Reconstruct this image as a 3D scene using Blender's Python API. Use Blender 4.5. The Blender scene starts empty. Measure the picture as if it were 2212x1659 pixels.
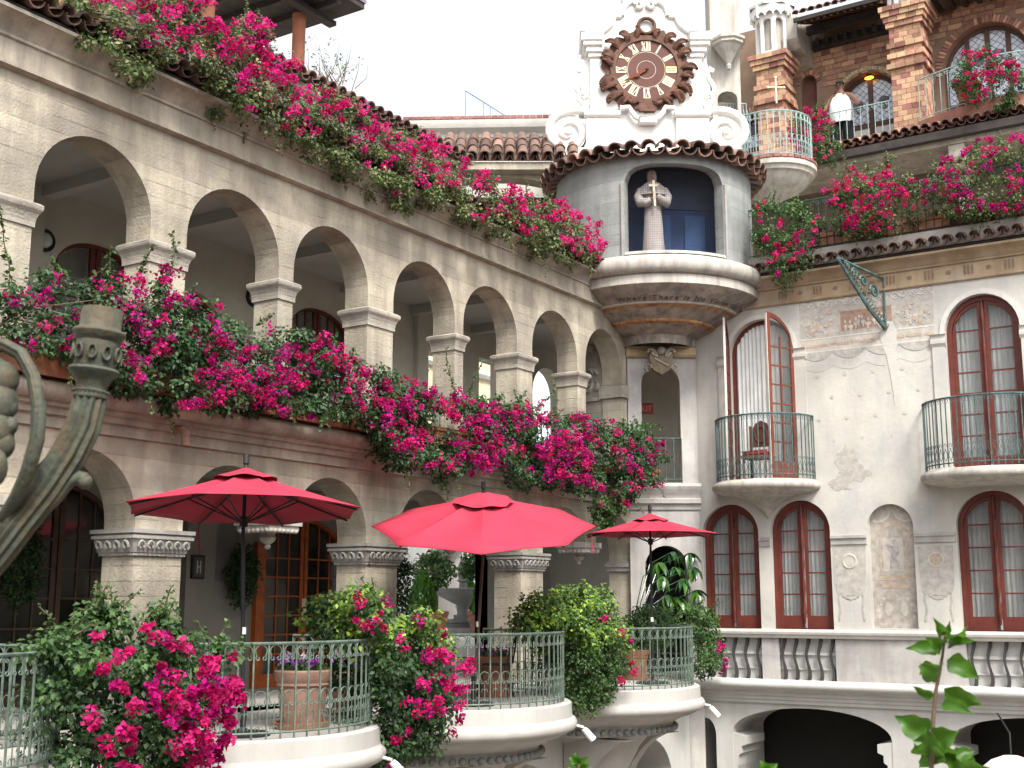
import bpy, math, random
import numpy as np
from mathutils import Vector, Matrix

S = bpy.context.scene
COL = S.collection
R_ = math.radians
PI = math.pi
random.seed(7)
RNG = np.random.default_rng(11)

# ------------------------------------------------------------ camera
CAM = np.array([11.0, -22.0, 1.45])
HEAD, PITCH, FPX = R_(122.9), R_(9.97), 2675.0 / 2212.0
cam = bpy.data.cameras.new('camera')
cam.sensor_width = 36.0
cam.lens = 36.0 * FPX
cam.clip_start, cam.clip_end = 0.05, 2000.0
cam.dof.use_dof = True
cam.dof.focus_distance = 19.0
cam.dof.aperture_fstop = 9.0
camo = bpy.data.objects.new('camera', cam)
COL.objects.link(camo)
camo.location = CAM
camo.rotation_euler = (PI / 2 + PITCH, 0, HEAD - PI / 2)
S.camera = camo

# ------------------------------------------------------------ sky, sun, exposure
SUN_EL, SUN_DIR = R_(50), (0.80, -0.60)          # the sun stands high, behind the camera's right shoulder, in thin cloud
world = bpy.data.worlds.new('World')
S.world = world
world.use_nodes = True
nt = world.node_tree
for n in list(nt.nodes):
    nt.nodes.remove(n)
sky = nt.nodes.new('ShaderNodeTexSky')
sky.sky_type = 'NISHITA'
sky.sun_disc = False
sky.sun_elevation = SUN_EL
sky.sun_rotation = math.atan2(SUN_DIR[0], SUN_DIR[1])
sky.air_density, sky.dust_density, sky.ozone_density = 1.0, 4.0, 1.0
hs = nt.nodes.new('ShaderNodeHueSaturation')
hs.inputs['Saturation'].default_value = 0.18
bg = nt.nodes.new('ShaderNodeBackground')
bg.inputs['Strength'].default_value = 0.15
wo = nt.nodes.new('ShaderNodeOutputWorld')
nt.links.new(sky.outputs[0], hs.inputs['Color'])
nt.links.new(hs.outputs[0], bg.inputs['Color'])
nt.links.new(bg.outputs[0], wo.inputs[0])
sl = bpy.data.lights.new('sun', 'SUN')
sl.energy = 1.6
sl.angle = R_(12)
sl.color = (1.0, 0.96, 0.88)
so = bpy.data.objects.new('sun', sl)
COL.objects.link(so)
d_ = Vector((SUN_DIR[0] * math.cos(SUN_EL), SUN_DIR[1] * math.cos(SUN_EL), math.sin(SUN_EL)))
so.rotation_euler = d_.to_track_quat('Z', 'Y').to_euler()
so.location = (20, -20, 40)
S.view_settings.view_transform = 'Standard'
S.view_settings.look = 'None'
S.view_settings.exposure = 1.35
S.view_settings.gamma = 1.0
S.view_settings.use_curve_mapping = False
S.render.engine = 'CYCLES'

# ------------------------------------------------------------ helpers
_fh = np.array([math.cos(HEAD), math.sin(HEAD), 0.0])
_rt = np.array([math.sin(HEAD), -math.cos(HEAD), 0.0])
_fw = _fh * math.cos(PITCH) + np.array([0, 0, math.sin(PITCH)])
_up = np.cross(_rt, _fw)


def _ray(x, y):
    return _fw + _rt * (x - 1106.0) / 2675.0 - _up * (y - 829.5) / 2675.0


def at(x, y, axis, p):
    """a measured photo point carried onto the world plane x=p / y=p / z=p, or to a depth 'd'"""
    d = _ray(x, y)
    if axis == 'd':
        t = p / (d @ _fh)
    else:
        i = 'xyz'.index(axis)
        t = (p - CAM[i]) / d[i]
    return CAM + d * t


def frame(ox, oy, ang):
    """wall frame: (s along, d outward, z up) -> world"""
    c, s = math.cos(R_(ang)), math.sin(R_(ang))
    return lambda a, d, z: (ox + a * c + d * s, oy + a * s - d * c, z)


LW = frame(0, 0, 90)      # left arcade wall, faces +x
RW = frame(0, 0, 0)       # right painted wall, faces -y
FLAT = lambda a, d, z: (a, d, z)


class MB:
    def __init__(self):
        self.v, self.f = [], []

    def poly(self, pts):
        n = len(self.v)
        self.v += [tuple(map(float, p)) for p in pts]
        self.f.append(tuple(range(n, n + len(pts))))
        return self

    def box(self, F, s0, s1, d0, d1, z0, z1):
        n = len(self.v)
        self.v += [F(s, d, z) for z in (z0, z1) for d in (d0, d1) for s in (s0, s1)]
        for q in ((0, 1, 3, 2), (4, 5, 7, 6), (0, 1, 5, 4), (2, 3, 7, 6), (0, 2, 6, 4), (1, 3, 7, 5)):
            self.f.append(tuple(n + i for i in q))
        return self

    def prism(self, F, pts, d0, d1):
        """polygon (s,z) extruded from d0 to d1"""
        n, m = len(self.v), len(pts)
        self.v += [F(s, d0, z) for s, z in pts] + [F(s, d1, z) for s, z in pts]
        self.f.append(tuple(range(n, n + m)))
        self.f.append(tuple(range(n + 2 * m - 1, n + m - 1, -1)))
        for i in range(m):
            j = (i + 1) % m
            self.f.append((n + i, n + j, n + m + j, n + m + i))
        return self

    def mould(self, F, s0, s1, prof):
        """profile (d,z) run along s"""
        n, m = len(self.v), len(prof)
        self.v += [F(s0, d, z) for d, z in prof] + [F(s1, d, z) for d, z in prof]
        self.f.append(tuple(range(n, n + m)))
        self.f.append(tuple(range(n + 2 * m - 1, n + m - 1, -1)))
        for i in range(m):
            j = (i + 1) % m
            self.f.append((n + i, n + j, n + m + j, n + m + i))
        return self

    def tube(self, pts, r, n=6, closed=False, cap=True, flat=None):
        P = [Vector(p) for p in pts]
        m = len(P)
        rs = r if hasattr(r, '__len__') else [r] * m
        base = len(self.v)
        up = None
        for i in range(m):
            a = P[(i - 1) % m] if (closed or i > 0) else P[i]
            b = P[(i + 1) % m] if (closed or i < m - 1) else P[i]
            t = (b - a)
            t = t.normalized() if t.length > 1e-9 else Vector((0, 0, 1))
            if up is None:
                up = t.orthogonal().normalized()
            u = (up - t * up.dot(t))
            u = u.normalized() if u.length > 1e-6 else t.orthogonal().normalized()
            up = u
            w = t.cross(u)
            for k in range(n):
                a_ = 2 * PI * k / n
                self.v.append(tuple(P[i] + (u * math.cos(a_) + w * math.sin(a_)) * rs[i]))
        last = m if closed else m - 1
        for i in range(last):
            j = (i + 1) % m
            for k in range(n):
                l = (k + 1) % n
                self.f.append((base + i * n + k, base + i * n + l, base + j * n + l, base + j * n + k))
        if cap and not closed:
            self.f.append(tuple(base + k for k in range(n)))
            self.f.append(tuple(base + (m - 1) * n + k for k in range(n - 1, -1, -1)))
        return self

    def lathe(self, cx, cy, prof, n=24, a0=0.0, a1=2 * PI, tr=None):
        base, m = len(self.v), len(prof)
        full = abs(a1 - a0 - 2 * PI) < 1e-6
        k = n if full else n + 1
        for i in range(k):
            a = a0 + (a1 - a0) * i / n
            for r, z in prof:
                p = (cx + r * math.cos(a), cy + r * math.sin(a), z)
                self.v.append(tr(p) if tr else p)
        for i in range(n):
            j = (i + 1) % k
            for q in range(m - 1):
                self.f.append((base + i * m + q, base + j * m + q, base + j * m + q + 1, base + i * m + q + 1))
        return self

    def ball(self, c, r, nu=10, nv=7, sc=(1, 1, 1)):
        b = len(self.v)
        for i in range(nv + 1):
            th = PI * i / nv
            for k in range(nu):
                ph = 2 * PI * k / nu
                self.v.append((c[0] + r * sc[0] * math.sin(th) * math.cos(ph),
                               c[1] + r * sc[1] * math.sin(th) * math.sin(ph), c[2] + r * sc[2] * math.cos(th)))
        for i in range(nv):
            for k in range(nu):
                l = (k + 1) % nu
                self.f.append((b + i * nu + k, b + i * nu + l, b + (i + 1) * nu + l, b + (i + 1) * nu + k))
        return self

    def archwall(self, F, s0, s1, z0, z1, ops, t, n=18):
        """wall with round-headed (or flat) openings: op = (centre, halfwidth, sill, spring, rise)"""
        def two(pts):
            self.poly([F(s, 0, z) for s, z in pts])
            self.poly([F(s, -t, z) for s, z in reversed(pts)])
        cur = s0
        for c, w, sill, spr, rise in sorted(ops):
            l, r = c - w, c + w
            if l > cur + 1e-5:
                two([(cur, z0), (l, z0), (l, z1), (cur, z1)])
                self.poly([F(cur, 0, z0), F(l, 0, z0), F(l, -t, z0), F(cur, -t, z0)])
            if sill > z0 + 1e-5:
                two([(l, z0), (r, z0), (r, sill), (l, sill)])
                self.poly([F(l, 0, sill), F(r, 0, sill), F(r, -t, sill), F(l, -t, sill)])
            A = [(c - w * math.cos(PI * i / n), spr + rise * math.sin(PI * i / n)) for i in range(n + 1)] if rise > 0 else [(l, spr), (r, spr)]
            for (a, za), (b, zb) in zip(A, A[1:]):
                two([(a, za), (b, zb), (b, z1), (a, z1)])
                self.poly([F(a, 0, za), F(b, 0, zb), F(b, -t, zb), F(a, -t, za)])
            for e in (l, r):
                if not any(abs(e - (c2 + q * w2)) < 1e-4 for c2, w2 in [(o[0], o[1]) for o in ops if o[0] != c] for q in (-1, 1)):
                    self.poly([F(e, 0, sill), F(e, 0, spr), F(e, -t, spr), F(e, -t, sill)])
            cur = r
        if s1 > cur + 1e-5:
            two([(cur, z0), (s1, z0), (s1, z1), (cur, z1)])
        for e in (s0, s1):
            self.poly([F(e, 0, z0), F(e, 0, z1), F(e, -t, z1), F(e, -t, z0)])
        self.poly([F(s0, 0, z1), F(s1, 0, z1), F(s1, -t, z1), F(s0, -t, z1)])
        return self

    def mesh(self, name, mat, smooth=0):
        me = bpy.data.meshes.new(name)
        me.from_pydata(self.v, [], self.f)
        if mat is not None:
            me.materials.append(mat)
        if smooth:
            me.polygons.foreach_set('use_smooth', [True] * len(me.polygons))
            me.set_sharp_from_angle(angle=R_(smooth))
        me.update()
        return me

    def build(self, name, mat, parent=None, smooth=0, bevel=0, **kw):
        return put(name, self.mesh(name, mat, smooth), parent, bevel=bevel, **kw)


def tags(o, label=None, cat=None, group=None, kind=None):
    if label: o['label'] = label
    if cat: o['category'] = cat
    if group: o['group'] = group
    if kind: o['kind'] = kind
    return o


def put(name, me, parent=None, mtx=None, bevel=0, **kw):
    """link a mesh; its coordinates are world coordinates unless mtx places it"""
    o = bpy.data.objects.new(name, me)
    COL.objects.link(o)
    if parent is not None:
        o.parent = parent
        o.matrix_parent_inverse = WM[parent.name].inverted()
    if mtx is not None:
        o.matrix_basis = mtx
    WM[o.name] = mtx.copy() if mtx is not None else Matrix.Identity(4)
    if bevel:
        b = o.modifiers.new('bevel', 'BEVEL')
        b.width, b.segments, b.limit_method, b.angle_limit = bevel, 2, 'ANGLE', R_(40)
    return tags(o, **kw)


WM = {}


def thing(name, loc, label, cat, group=None, rz=0.0):
    o = bpy.data.objects.new(name, None)
    COL.objects.link(o)
    m = Matrix.Translation(loc) @ Matrix.Rotation(rz, 4, 'Z')
    o.matrix_basis = m
    o.empty_display_size = 0.2
    WM[o.name] = m
    return tags(o, label, cat, group)


def TR(x, y, z, rz=0.0, sc=1.0):
    return Matrix.Translation((x, y, z)) @ Matrix.Rotation(rz, 4, 'Z') @ Matrix.Scale(sc, 4)


def copy_tree(o, mtx, label=None, group=None):
    """copy a thing (built at the origin, children in its own space) to a new place"""
    c = o.copy()
    COL.objects.link(c)
    c.matrix_basis = mtx
    if label: c['label'] = label
    if group: c['group'] = group
    for ch in o.children:
        d = ch.copy()
        COL.objects.link(d)
        d.parent = c
        for g in ch.children:
            e = g.copy()
            COL.objects.link(e)
            e.parent = d
    return c


# ------------------------------------------------------------ materials
def _n(t, typ, **kw):
    n = t.nodes.new(typ)
    for k, v in kw.items():
        setattr(n, k, v)
    return n


def mat(name, col, rough=0.85, var=0.18, scale=2.5, bump=0.25, bscale=30.0, stain=0.0, stain_col=(0.12, 0.11, 0.1),
        boards=0.0, board_h=0.17, hue=None, metal=0.0, rand=0.0, spec=0.3, streak=(3.0, 3.0, 0.4), blotch=0.0, blotch_col=(0.3, 0.3, 0.32)):
    m = bpy.data.materials.new(name)
    m.use_nodes = True
    t = m.node_tree
    b = t.nodes['Principled BSDF']
    b.inputs['Roughness'].default_value = rough
    b.inputs['Metallic'].default_value = metal
    b.inputs['Specular IOR Level'].default_value = spec
    L = t.links.new
    geo = _n(t, 'ShaderNodeNewGeometry')
    pos = geo.outputs['Position']
    nz = _n(t, 'ShaderNodeTexNoise')
    nz.inputs['Scale'].default_value = scale
    nz.inputs['Detail'].default_value = 4
    nz.inputs['Roughness'].default_value = 0.62
    L(pos, nz.inputs['Vector'])
    rp = _n(t, 'ShaderNodeValToRGB')
    kk = 1.0 if min(col) > .70 else .77
    c2 = tuple(c * kk for c in (hue if hue else col))
    col = tuple(c * kk for c in col)
    stain_col = tuple(c * kk for c in stain_col)
    blotch_col = tuple(c * kk for c in blotch_col)
    lo = [max(0, c * (1 - var)) for c in col]
    hi = [min(1, c * (1 + var)) for c in c2]
    rp.color_ramp.elements[0].position, rp.color_ramp.elements[0].color = 0.3, (*lo, 1)
    rp.color_ramp.elements[1].position, rp.color_ramp.elements[1].color = 0.7, (*hi, 1)
    L(nz.outputs['Fac'], rp.inputs['Fac'])
    out = rp.outputs['Color']
    if blotch:
        nb = _n(t, 'ShaderNodeTexNoise')
        nb.inputs['Scale'].default_value = 0.9
        nb.inputs['Detail'].default_value = 5
        nb.inputs['Roughness'].default_value = 0.7
        L(pos, nb.inputs['Vector'])
        r3 = _n(t, 'ShaderNodeValToRGB')
        r3.color_ramp.elements[0].position, r3.color_ramp.elements[0].color = 0.47, (0, 0, 0, 1)
        r3.color_ramp.elements[1].position, r3.color_ramp.elements[1].color = 0.66, (blotch,) * 3 + (1,)
        L(nb.outputs['Fac'], r3.inputs['Fac'])
        mb = _n(t, 'ShaderNodeMix', data_type='RGBA')
        L(r3.outputs['Color'], mb.inputs['Factor'])
        L(out, mb.inputs['A'])
        mb.inputs['B'].default_value = (*blotch_col, 1)
        out = mb.outputs['Result']
    if stain:
        mp = _n(t, 'ShaderNodeMapping')
        mp.inputs['Scale'].default_value = streak
        L(pos, mp.inputs['Vector'])
        n2 = _n(t, 'ShaderNodeTexNoise')
        n2.inputs['Scale'].default_value = 1.0
        n2.inputs['Detail'].default_value = 4
        n2.inputs['Roughness'].default_value = 0.65
        L(mp.outputs[0], n2.inputs['Vector'])
        r2 = _n(t, 'ShaderNodeValToRGB')
        r2.color_ramp.elements[0].position, r2.color_ramp.elements[0].color = 0.42, (0, 0, 0, 1)
        r2.color_ramp.elements[1].position, r2.color_ramp.elements[1].color = 0.68, (stain,) * 3 + (1,)
        L(n2.outputs['Fac'], r2.inputs['Fac'])
        mx = _n(t, 'ShaderNodeMix', data_type='RGBA')
        L(r2.outputs['Color'], mx.inputs['Factor'])
        L(out, mx.inputs['A'])
        mx.inputs['B'].default_value = (*stain_col, 1)
        out = mx.outputs['Result']
    if rand:
        oi = _n(t, 'ShaderNodeObjectInfo')
        h = _n(t, 'ShaderNodeHueSaturation')
        mr = _n(t, 'ShaderNodeMapRange')
        mr.inputs['To Min'].default_value, mr.inputs['To Max'].default_value = 1 - rand, 1 + rand
        L(oi.outputs['Random'], mr.inputs['Value'])
        L(mr.outputs[0], h.inputs['Value'])
        L(out, h.inputs['Color'])
        out = h.outputs[0]
    bn = _n(t, 'ShaderNodeTexNoise')
    bn.inputs['Scale'].default_value = bscale
    bn.inputs['Detail'].default_value = 3
    L(pos, bn.inputs['Vector'])
    hgt = bn.outputs['Fac']
    if boards:
        sp = _n(t, 'ShaderNodeSeparateXYZ')
        L(pos, sp.inputs[0])
        wob = _n(t, 'ShaderNodeTexNoise')
        wob.inputs['Scale'].default_value = 0.8
        L(pos, wob.inputs['Vector'])
        ma = _n(t, 'ShaderNodeMath', operation='MULTIPLY_ADD')
        ma.inputs[1].default_value = 0.06
        L(wob.outputs['Fac'], ma.inputs[0])
        L(sp.outputs['Z'], ma.inputs[2])
        dv = _n(t, 'ShaderNodeMath', operation='DIVIDE')
        dv.inputs[1].default_value = board_h
        L(ma.outputs[0], dv.inputs[0])
        fr = _n(t, 'ShaderNodeMath', operation='FRACT')
        L(dv.outputs[0], fr.inputs[0])
        r4 = _n(t, 'ShaderNodeValToRGB')
        e = r4.color_ramp.elements
        e[0].position, e[0].color = 0.0, (0, 0, 0, 1)
        e[1].position, e[1].color = 0.10, (1, 1, 1, 1)
        L(fr.outputs[0], r4.inputs['Fac'])
        fl = _n(t, 'ShaderNodeMath', operation='FLOOR')
        L(dv.outputs[0], fl.inputs[0])
        wn = _n(t, 'ShaderNodeTexWhiteNoise', noise_dimensions='1D')
        L(fl.outputs[0], wn.inputs['W'])
        md = _n(t, 'ShaderNodeMath', operation='MULTIPLY_ADD')
        md.inputs[1].default_value = 0.22
        md.inputs[2].default_value = 0.80
        L(wn.outputs['Value'], md.inputs[0])
        n5 = _n(t, 'ShaderNodeTexNoise')
        n5.inputs['Scale'].default_value = 2.2
        L(pos, n5.inputs['Vector'])
        r6 = _n(t, 'ShaderNodeMapRange')
        r6.inputs['From Min'].default_value, r6.inputs['From Max'].default_value = 0.42, 0.62
        r6.inputs['To Min'].default_value, r6.inputs['To Max'].default_value = 0.0, 1.0
        L(n5.outputs['Fac'], r6.inputs['Value'])
        lm = _n(t, 'ShaderNodeMix', data_type='FLOAT')
        L(r6.outputs[0], lm.inputs['Factor'])
        lm.inputs['A'].default_value = 1.0
        L(r4.outputs['Color'], lm.inputs['B'])
        mr2 = _n(t, 'ShaderNodeMapRange')
        mr2.inputs['To Min'].default_value = 1 - boards
        L(lm.outputs['Result'], mr2.inputs['Value'])
        mm = _n(t, 'ShaderNodeMath', operation='MULTIPLY')
        L(mr2.outputs[0], mm.inputs[0])
        L(md.outputs[0], mm.inputs[1])
        mx2 = _n(t, 'ShaderNodeMix', data_type='RGBA', blend_type='MULTIPLY')
        mx2.inputs['Factor'].default_value = 1.0
        L(out, mx2.inputs['A'])
        cb = _n(t, 'ShaderNodeCombineColor')
        for i in range(3):
            L(mm.outputs[0], cb.inputs[i])
        L(cb.outputs[0], mx2.inputs['B'])
        out = mx2.outputs['Result']
        ad = _n(t, 'ShaderNodeMath', operation='MULTIPLY_ADD')
        ad.inputs[1].default_value = 0.5
        L(lm.outputs['Result'], ad.inputs[0])
        L(hgt, ad.inputs[2])
        hgt = ad.outputs[0]
    L(out, b.inputs['Base Color'])
    if bump:
        bp = _n(t, 'ShaderNodeBump')
        bp.inputs['Strength'].default_value = bump
        bp.inputs['Distance'].default_value = 0.02
        L(hgt, bp.inputs['Height'])
        L(bp.outputs[0], b.inputs['Normal'])
    return m


def leafmat(name, rough=0.5, trans=0.35, spec=0.4):
    m = bpy.data.materials.new(name)
    m.use_nodes = True
    t = m.node_tree
    b = t.nodes['Principled BSDF']
    b.inputs['Roughness'].default_value = rough
    b.inputs['Specular IOR Level'].default_value = spec
    a = _n(t, 'ShaderNodeAttribute', attribute_name='col')
    tr = _n(t, 'ShaderNodeBsdfTranslucent')
    mx = _n(t, 'ShaderNodeMixShader')
    mx.inputs[0].default_value = trans
    t.links.new(a.outputs['Color'], b.inputs['Base Color'])
    t.links.new(a.outputs['Color'], tr.inputs['Color'])
    t.links.new(b.outputs[0], mx.inputs[1])
    t.links.new(tr.outputs[0], mx.inputs[2])
    t.links.new(mx.outputs[0], t.nodes['Material Output'].inputs[0])
    return m


def glassmat(name, col, rough=0.08, alpha=0.35):
    m = bpy.data.materials.new(name)
    m.use_nodes = True
    t = m.node_tree
    b = t.nodes['Principled BSDF']
    b.inputs['Base Color'].default_value = (*col, 1)
    b.inputs['Roughness'].default_value = rough
    b.inputs['Specular IOR Level'].default_value = 0.8
    b.inputs['Alpha'].default_value = alpha
    return m


M = {}
M['conc'] = mat('board_concrete', (0.57, 0.51, 0.40), var=0.30, scale=1.3, bump=0.5, bscale=34, stain=0.65, stain_col=(0.28, 0.235, 0.185), boards=0.24, blotch=0.6, blotch_col=(0.33, 0.30, 0.275))
M['pier'] = mat('pier_concrete', (0.50, 0.45, 0.38), var=0.25, scale=2.0, bump=0.45, bscale=34, stain=0.65, stain_col=(0.27, 0.235, 0.20), boards=0.28, board_h=0.15, blotch=0.5, blotch_col=(0.34, 0.32, 0.31))
M['carved'] = mat('carved_concrete', (0.40, 0.38, 0.35), var=0.2, bump=0.35, stain=0.5, stain_col=(0.2, 0.18, 0.17))
M['cornice'] = mat('cornice_concrete', (0.47, 0.415, 0.335), var=0.28, scale=1.6, bump=0.35, stain=0.7, stain_col=(0.25, 0.215, 0.185), streak=(5, 5, 0.6))
M['plaster'] = mat('cream_plaster', (0.69, 0.66, 0.595), var=0.10, scale=1.1, bump=0.2, bscale=14, stain=0.38, stain_col=(0.46, 0.44, 0.43), blotch=0.6, blotch_col=(0.47, 0.465, 0.475))
M['corner'] = mat('corner_plaster', (0.56, 0.535, 0.50), var=0.2, scale=1.3, bump=0.2, bscale=14, stain=0.55, stain_col=(0.30, 0.27, 0.26), blotch=0.7, blotch_col=(0.34, 0.32, 0.34))
M['white'] = mat('white_stucco', (0.66, 0.65, 0.62), var=0.08, scale=1.5, bump=0.15, bscale=18, stain=0.3, stain_col=(0.42, 0.39, 0.35))
M['slab'] = mat('balcony_stucco', (0.56, 0.54, 0.505), var=0.10, scale=1.5, bump=0.15, bscale=18, stain=0.4, stain_col=(0.36, 0.33, 0.30))
M['passage'] = mat('shade_toned_passage_plaster', (0.33, 0.31, 0.275), var=0.10, bump=0.1)  # darker copy of the gallery plaster, passage shade put into the colour
M['stone'] = mat('pale_stone', (0.56, 0.525, 0.47), var=0.14, scale=2, bump=0.2, stain=0.6, stain_col=(0.25, 0.22, 0.2), streak=(7, 7, 0.5))
M['gable'] = mat('white_gable_stone', (0.78, 0.77, 0.74), var=0.06, bump=0.15, stain=0.3, stain_col=(0.5, 0.48, 0.45))
M['drum'] = mat('grey_cement', (0.36, 0.37, 0.36), var=0.2, scale=2.2, bump=0.35, stain=0.5, stain_col=(0.2, 0.21, 0.21), boards=0.3, board_h=0.21)
M['soffit'] = mat('painted_soffit', (0.43, 0.37, 0.31), var=0.25, scale=3, bump=0.15, stain=0.85, stain_col=(0.16, 0.15, 0.15), streak=(5, 5, 2.5))
M['rust'] = mat('ochre_red_band', (0.38, 0.15, 0.07), var=0.4, scale=7, bump=0.1, hue=(0.5, 0.30, 0.15))
M['inner'] = mat('gallery_plaster', (0.66, 0.62, 0.53), var=0.10, bump=0.1)
M['innerc'] = mat('gallery_ceiling', (0.52, 0.50, 0.475), var=0.06, bump=0.05)
M['floor'] = mat('terrace_floor', (0.42, 0.39, 0.36), var=0.12, bump=0.1)
M['ground'] = mat('courtyard_paving', (0.30, 0.27, 0.24), var=0.2, scale=1.0, bump=0.2)
M['dark'] = mat('dark_interior', (0.02, 0.018, 0.016), var=0.1, bump=0)  # near-black colour holds the shade of rooms, undercrofts and recesses
M['redwood'] = mat('dark_red_paint', (0.155, 0.038, 0.027), rough=0.45, var=0.2, scale=5, bump=0.08)
M['orange'] = mat('orange_varnished_wood', (0.48, 0.115, 0.025), rough=0.4, var=0.3, scale=6, bump=0.08)  # orange wood brightened, warm light on the doors put into the colour
M['brownwood'] = mat('brown_wood', (0.13, 0.075, 0.055), rough=0.6, var=0.3, scale=6, bump=0.15)
M['darkwood'] = mat('dark_timber', (0.055, 0.045, 0.042), rough=0.8, var=0.3, scale=5, bump=0.2)
M['glass'] = glassmat('window_glass', (0.10, 0.11, 0.11), alpha=0.22)
M['darkglass'] = glassmat('dark_glass', (0.015, 0.016, 0.014), alpha=0.85)
M['skyglass'] = glassmat('leaded_glass', (0.55, 0.62, 0.72), rough=0.05, alpha=1.0)
M['curtain'] = mat('sheer_curtain', (0.72, 0.73, 0.71), var=0.10, scale=3, bump=0.0)
M['green'] = mat('green_iron', (0.11, 0.15, 0.118), rough=0.5, var=0.2, scale=9, bump=0.1, hue=(0.16, 0.21, 0.17))
M['verdigris'] = mat('verdigris_iron', (0.055, 0.10, 0.092), rough=0.6, var=0.35, scale=9, bump=0.2, hue=(0.10, 0.165, 0.16))
M['darkgreen'] = mat('dark_green_iron', (0.035, 0.07, 0.06), rough=0.6, var=0.3, scale=9, bump=0.1)
M['paleiron'] = mat('pale_blue_iron', (0.36, 0.47, 0.46), rough=0.55, var=0.2, scale=9, bump=0.1)
M['iron'] = mat('black_iron', (0.025, 0.026, 0.028), rough=0.5, var=0.3, bump=0.1)
M['terra'] = mat('terracotta', (0.40, 0.17, 0.09), var=0.25, scale=5, bump=0.2, stain=0.4, stain_col=(0.30, 0.2, 0.16))
M['terra2'] = mat('weathered_terracotta', (0.36, 0.20, 0.14), var=0.25, scale=5, bump=0.2, stain=0.5, stain_col=(0.22, 0.15, 0.13))
M['tile'] = mat('brown_roof_tile', (0.19, 0.115, 0.09), var=0.25, scale=6, bump=0.25, rand=0.35, stain=0.4, stain_col=(0.10, 0.085, 0.08))
M['tilepink'] = mat('pink_roof_tile', (0.34, 0.20, 0.155), var=0.2, scale=6, bump=0.2, rand=0.3)
M['red'] = mat('red_canvas', (0.48, 0.035, 0.07), rough=0.8, var=0.08, scale=3, bump=0.06, bscale=120)
M['gold'] = mat('gilt', (0.82, 0.75, 0.52), rough=0.4, var=0.12, scale=9, bump=0.05)
M['clockwood'] = mat('carved_brown_wood', (0.135, 0.06, 0.038), rough=0.65, var=0.45, scale=6, bump=0.3, bscale=18)
M['clockdial'] = mat('red_brown_dial', (0.125, 0.045, 0.034), rough=0.6, var=0.12, bump=0.1)
M['soil'] = mat('soil', (0.06, 0.04, 0.03), var=0.3, bump=0.5)
M['stemwood'] = mat('plant_stem', (0.16, 0.11, 0.07), var=0.3, scale=12, bump=0.3)
M['leaf'] = leafmat('leaf')
M['petal'] = leafmat('petal', rough=0.7, trans=0.45, spec=0.15)
# ============================================================ the setting: ground
MB().box(FLAT, -160, 160, -160, 160, -4.3, -4.0).build('ground', M['ground'], kind='structure')
FZ = 0.15       # terrace floor
UF = 3.70       # gallery floor

# ============================================================ left arcade building
LB = thing('arcade_building', (-1.5, -9, FZ), 'weathered board-marked concrete building with two storeys of round arches', 'building')
PIERS = [(-16.65, -16.0), (-12.69, -12.0), (-8.69, -8.0), (-4.73, -4.04), (-0.75, -0.30)]
low = []
gaps = []
for (a, b), (c, d) in zip(PIERS, PIERS[1:]):
    w = (c - b - 0.32) / 4
    low += [(b + w, w, FZ, 2.33, 0.75), (c - w, w, FZ, 2.33, 0.75)]
    gaps.append(b + 2 * w + 0.16)
    low.append((b + 2 * w + 0.16, 0.16, FZ, 2.33, 0.0))
MB().archwall(LW, -19.0, -0.32, -0.3, 3.25, low, 0.52, 22).build('lower_wall', M['conc'], LB)
UPC = [(-15.45, .78), (-13.47, .78), (-11.355, .785), (-9.525, .765), (-7.41, .77), (-5.625, .785), (-3.59, .77), (-1.815, .70)]
MB().archwall(LW, -19.0, -0.9, 3.25, 6.93, [(c, w, UF + .05, 5.77, .76) for c, w in UPC], 0.42, 22).build('upper_wall', M['conc'], LB)


def lower_capital(y0, y1):
    """square moulded capital with a row of carved wave scrolls round a pier"""
    m = MB()
    c = ((y0 + y1) / 2, -0.26)
    hx, hy = 0.26, (y1 - y0) / 2

    def ring(e, z0, z1, e1=None):
        e1 = e if e1 is None else e1
        p = []
        for z, k in ((z0, e), (z1, e1)):
            p.append([(c[1] + sx * (hx + k), c[0] + sy * (hy + k), z) for sx, sy in ((1, -1), (1, 1), (-1, 1), (-1, -1))])
        for i in range(4):
            j = (i + 1) % 4
            m.poly([p[0][i], p[0][j], p[1][j], p[1][i]])
        m.poly(p[1])
        m.poly(p[0][::-1])
    ring(.03, 1.955, 1.99)
    ring(.04, 1.99, 2.14, .075)
    ring(.095, 2.14, 2.175)
    ring(.075, 2.175, 2.20)
    ring(.105, 2.20, 2.245)
    o = m.build('capital', M['carved'], LB)
    # carved running scrolls on the two faces that show
    k = MB()
    for face in (0, 1):
        n = int((y1 - y0 if face == 0 else .52) / .105)
        for i in range(n):
            t = (i + .5) / n
            pts = []
            for q in range(9):
                a = -0.4 + q * 0.62
                rr = .052 - q * .0035
                du, dz = rr * math.cos(a), rr * 1.15 * math.sin(a)
                z = 2.065 + dz
                e = .06 + (z - 1.99) * .23 + .012
                if face == 0:
                    pts.append((e, y0 - .04 + t * (y1 - y0 + .08) + du, z))
                else:
                    pts.append((-.56 + t * .6 + du, y0 - e, z))
            k.tube(pts, .016, 5)
    k.build('carved_scrolls', M['carved'], o, kind='stuff')


for a, b in PIERS[:-1]:
    lower_capital(a, b)
# the plainer last capital
m = MB()
for e, z0, z1 in ((.04, 2.02, 2.10), (.06, 2.10, 2.18), (.03, 2.18, 2.22)):
    m.box(LW, PIERS[-1][0] - e, PIERS[-1][1], -.52 - e, e, z0, z1)
m.build('capital', M['carved'], LB)

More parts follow.
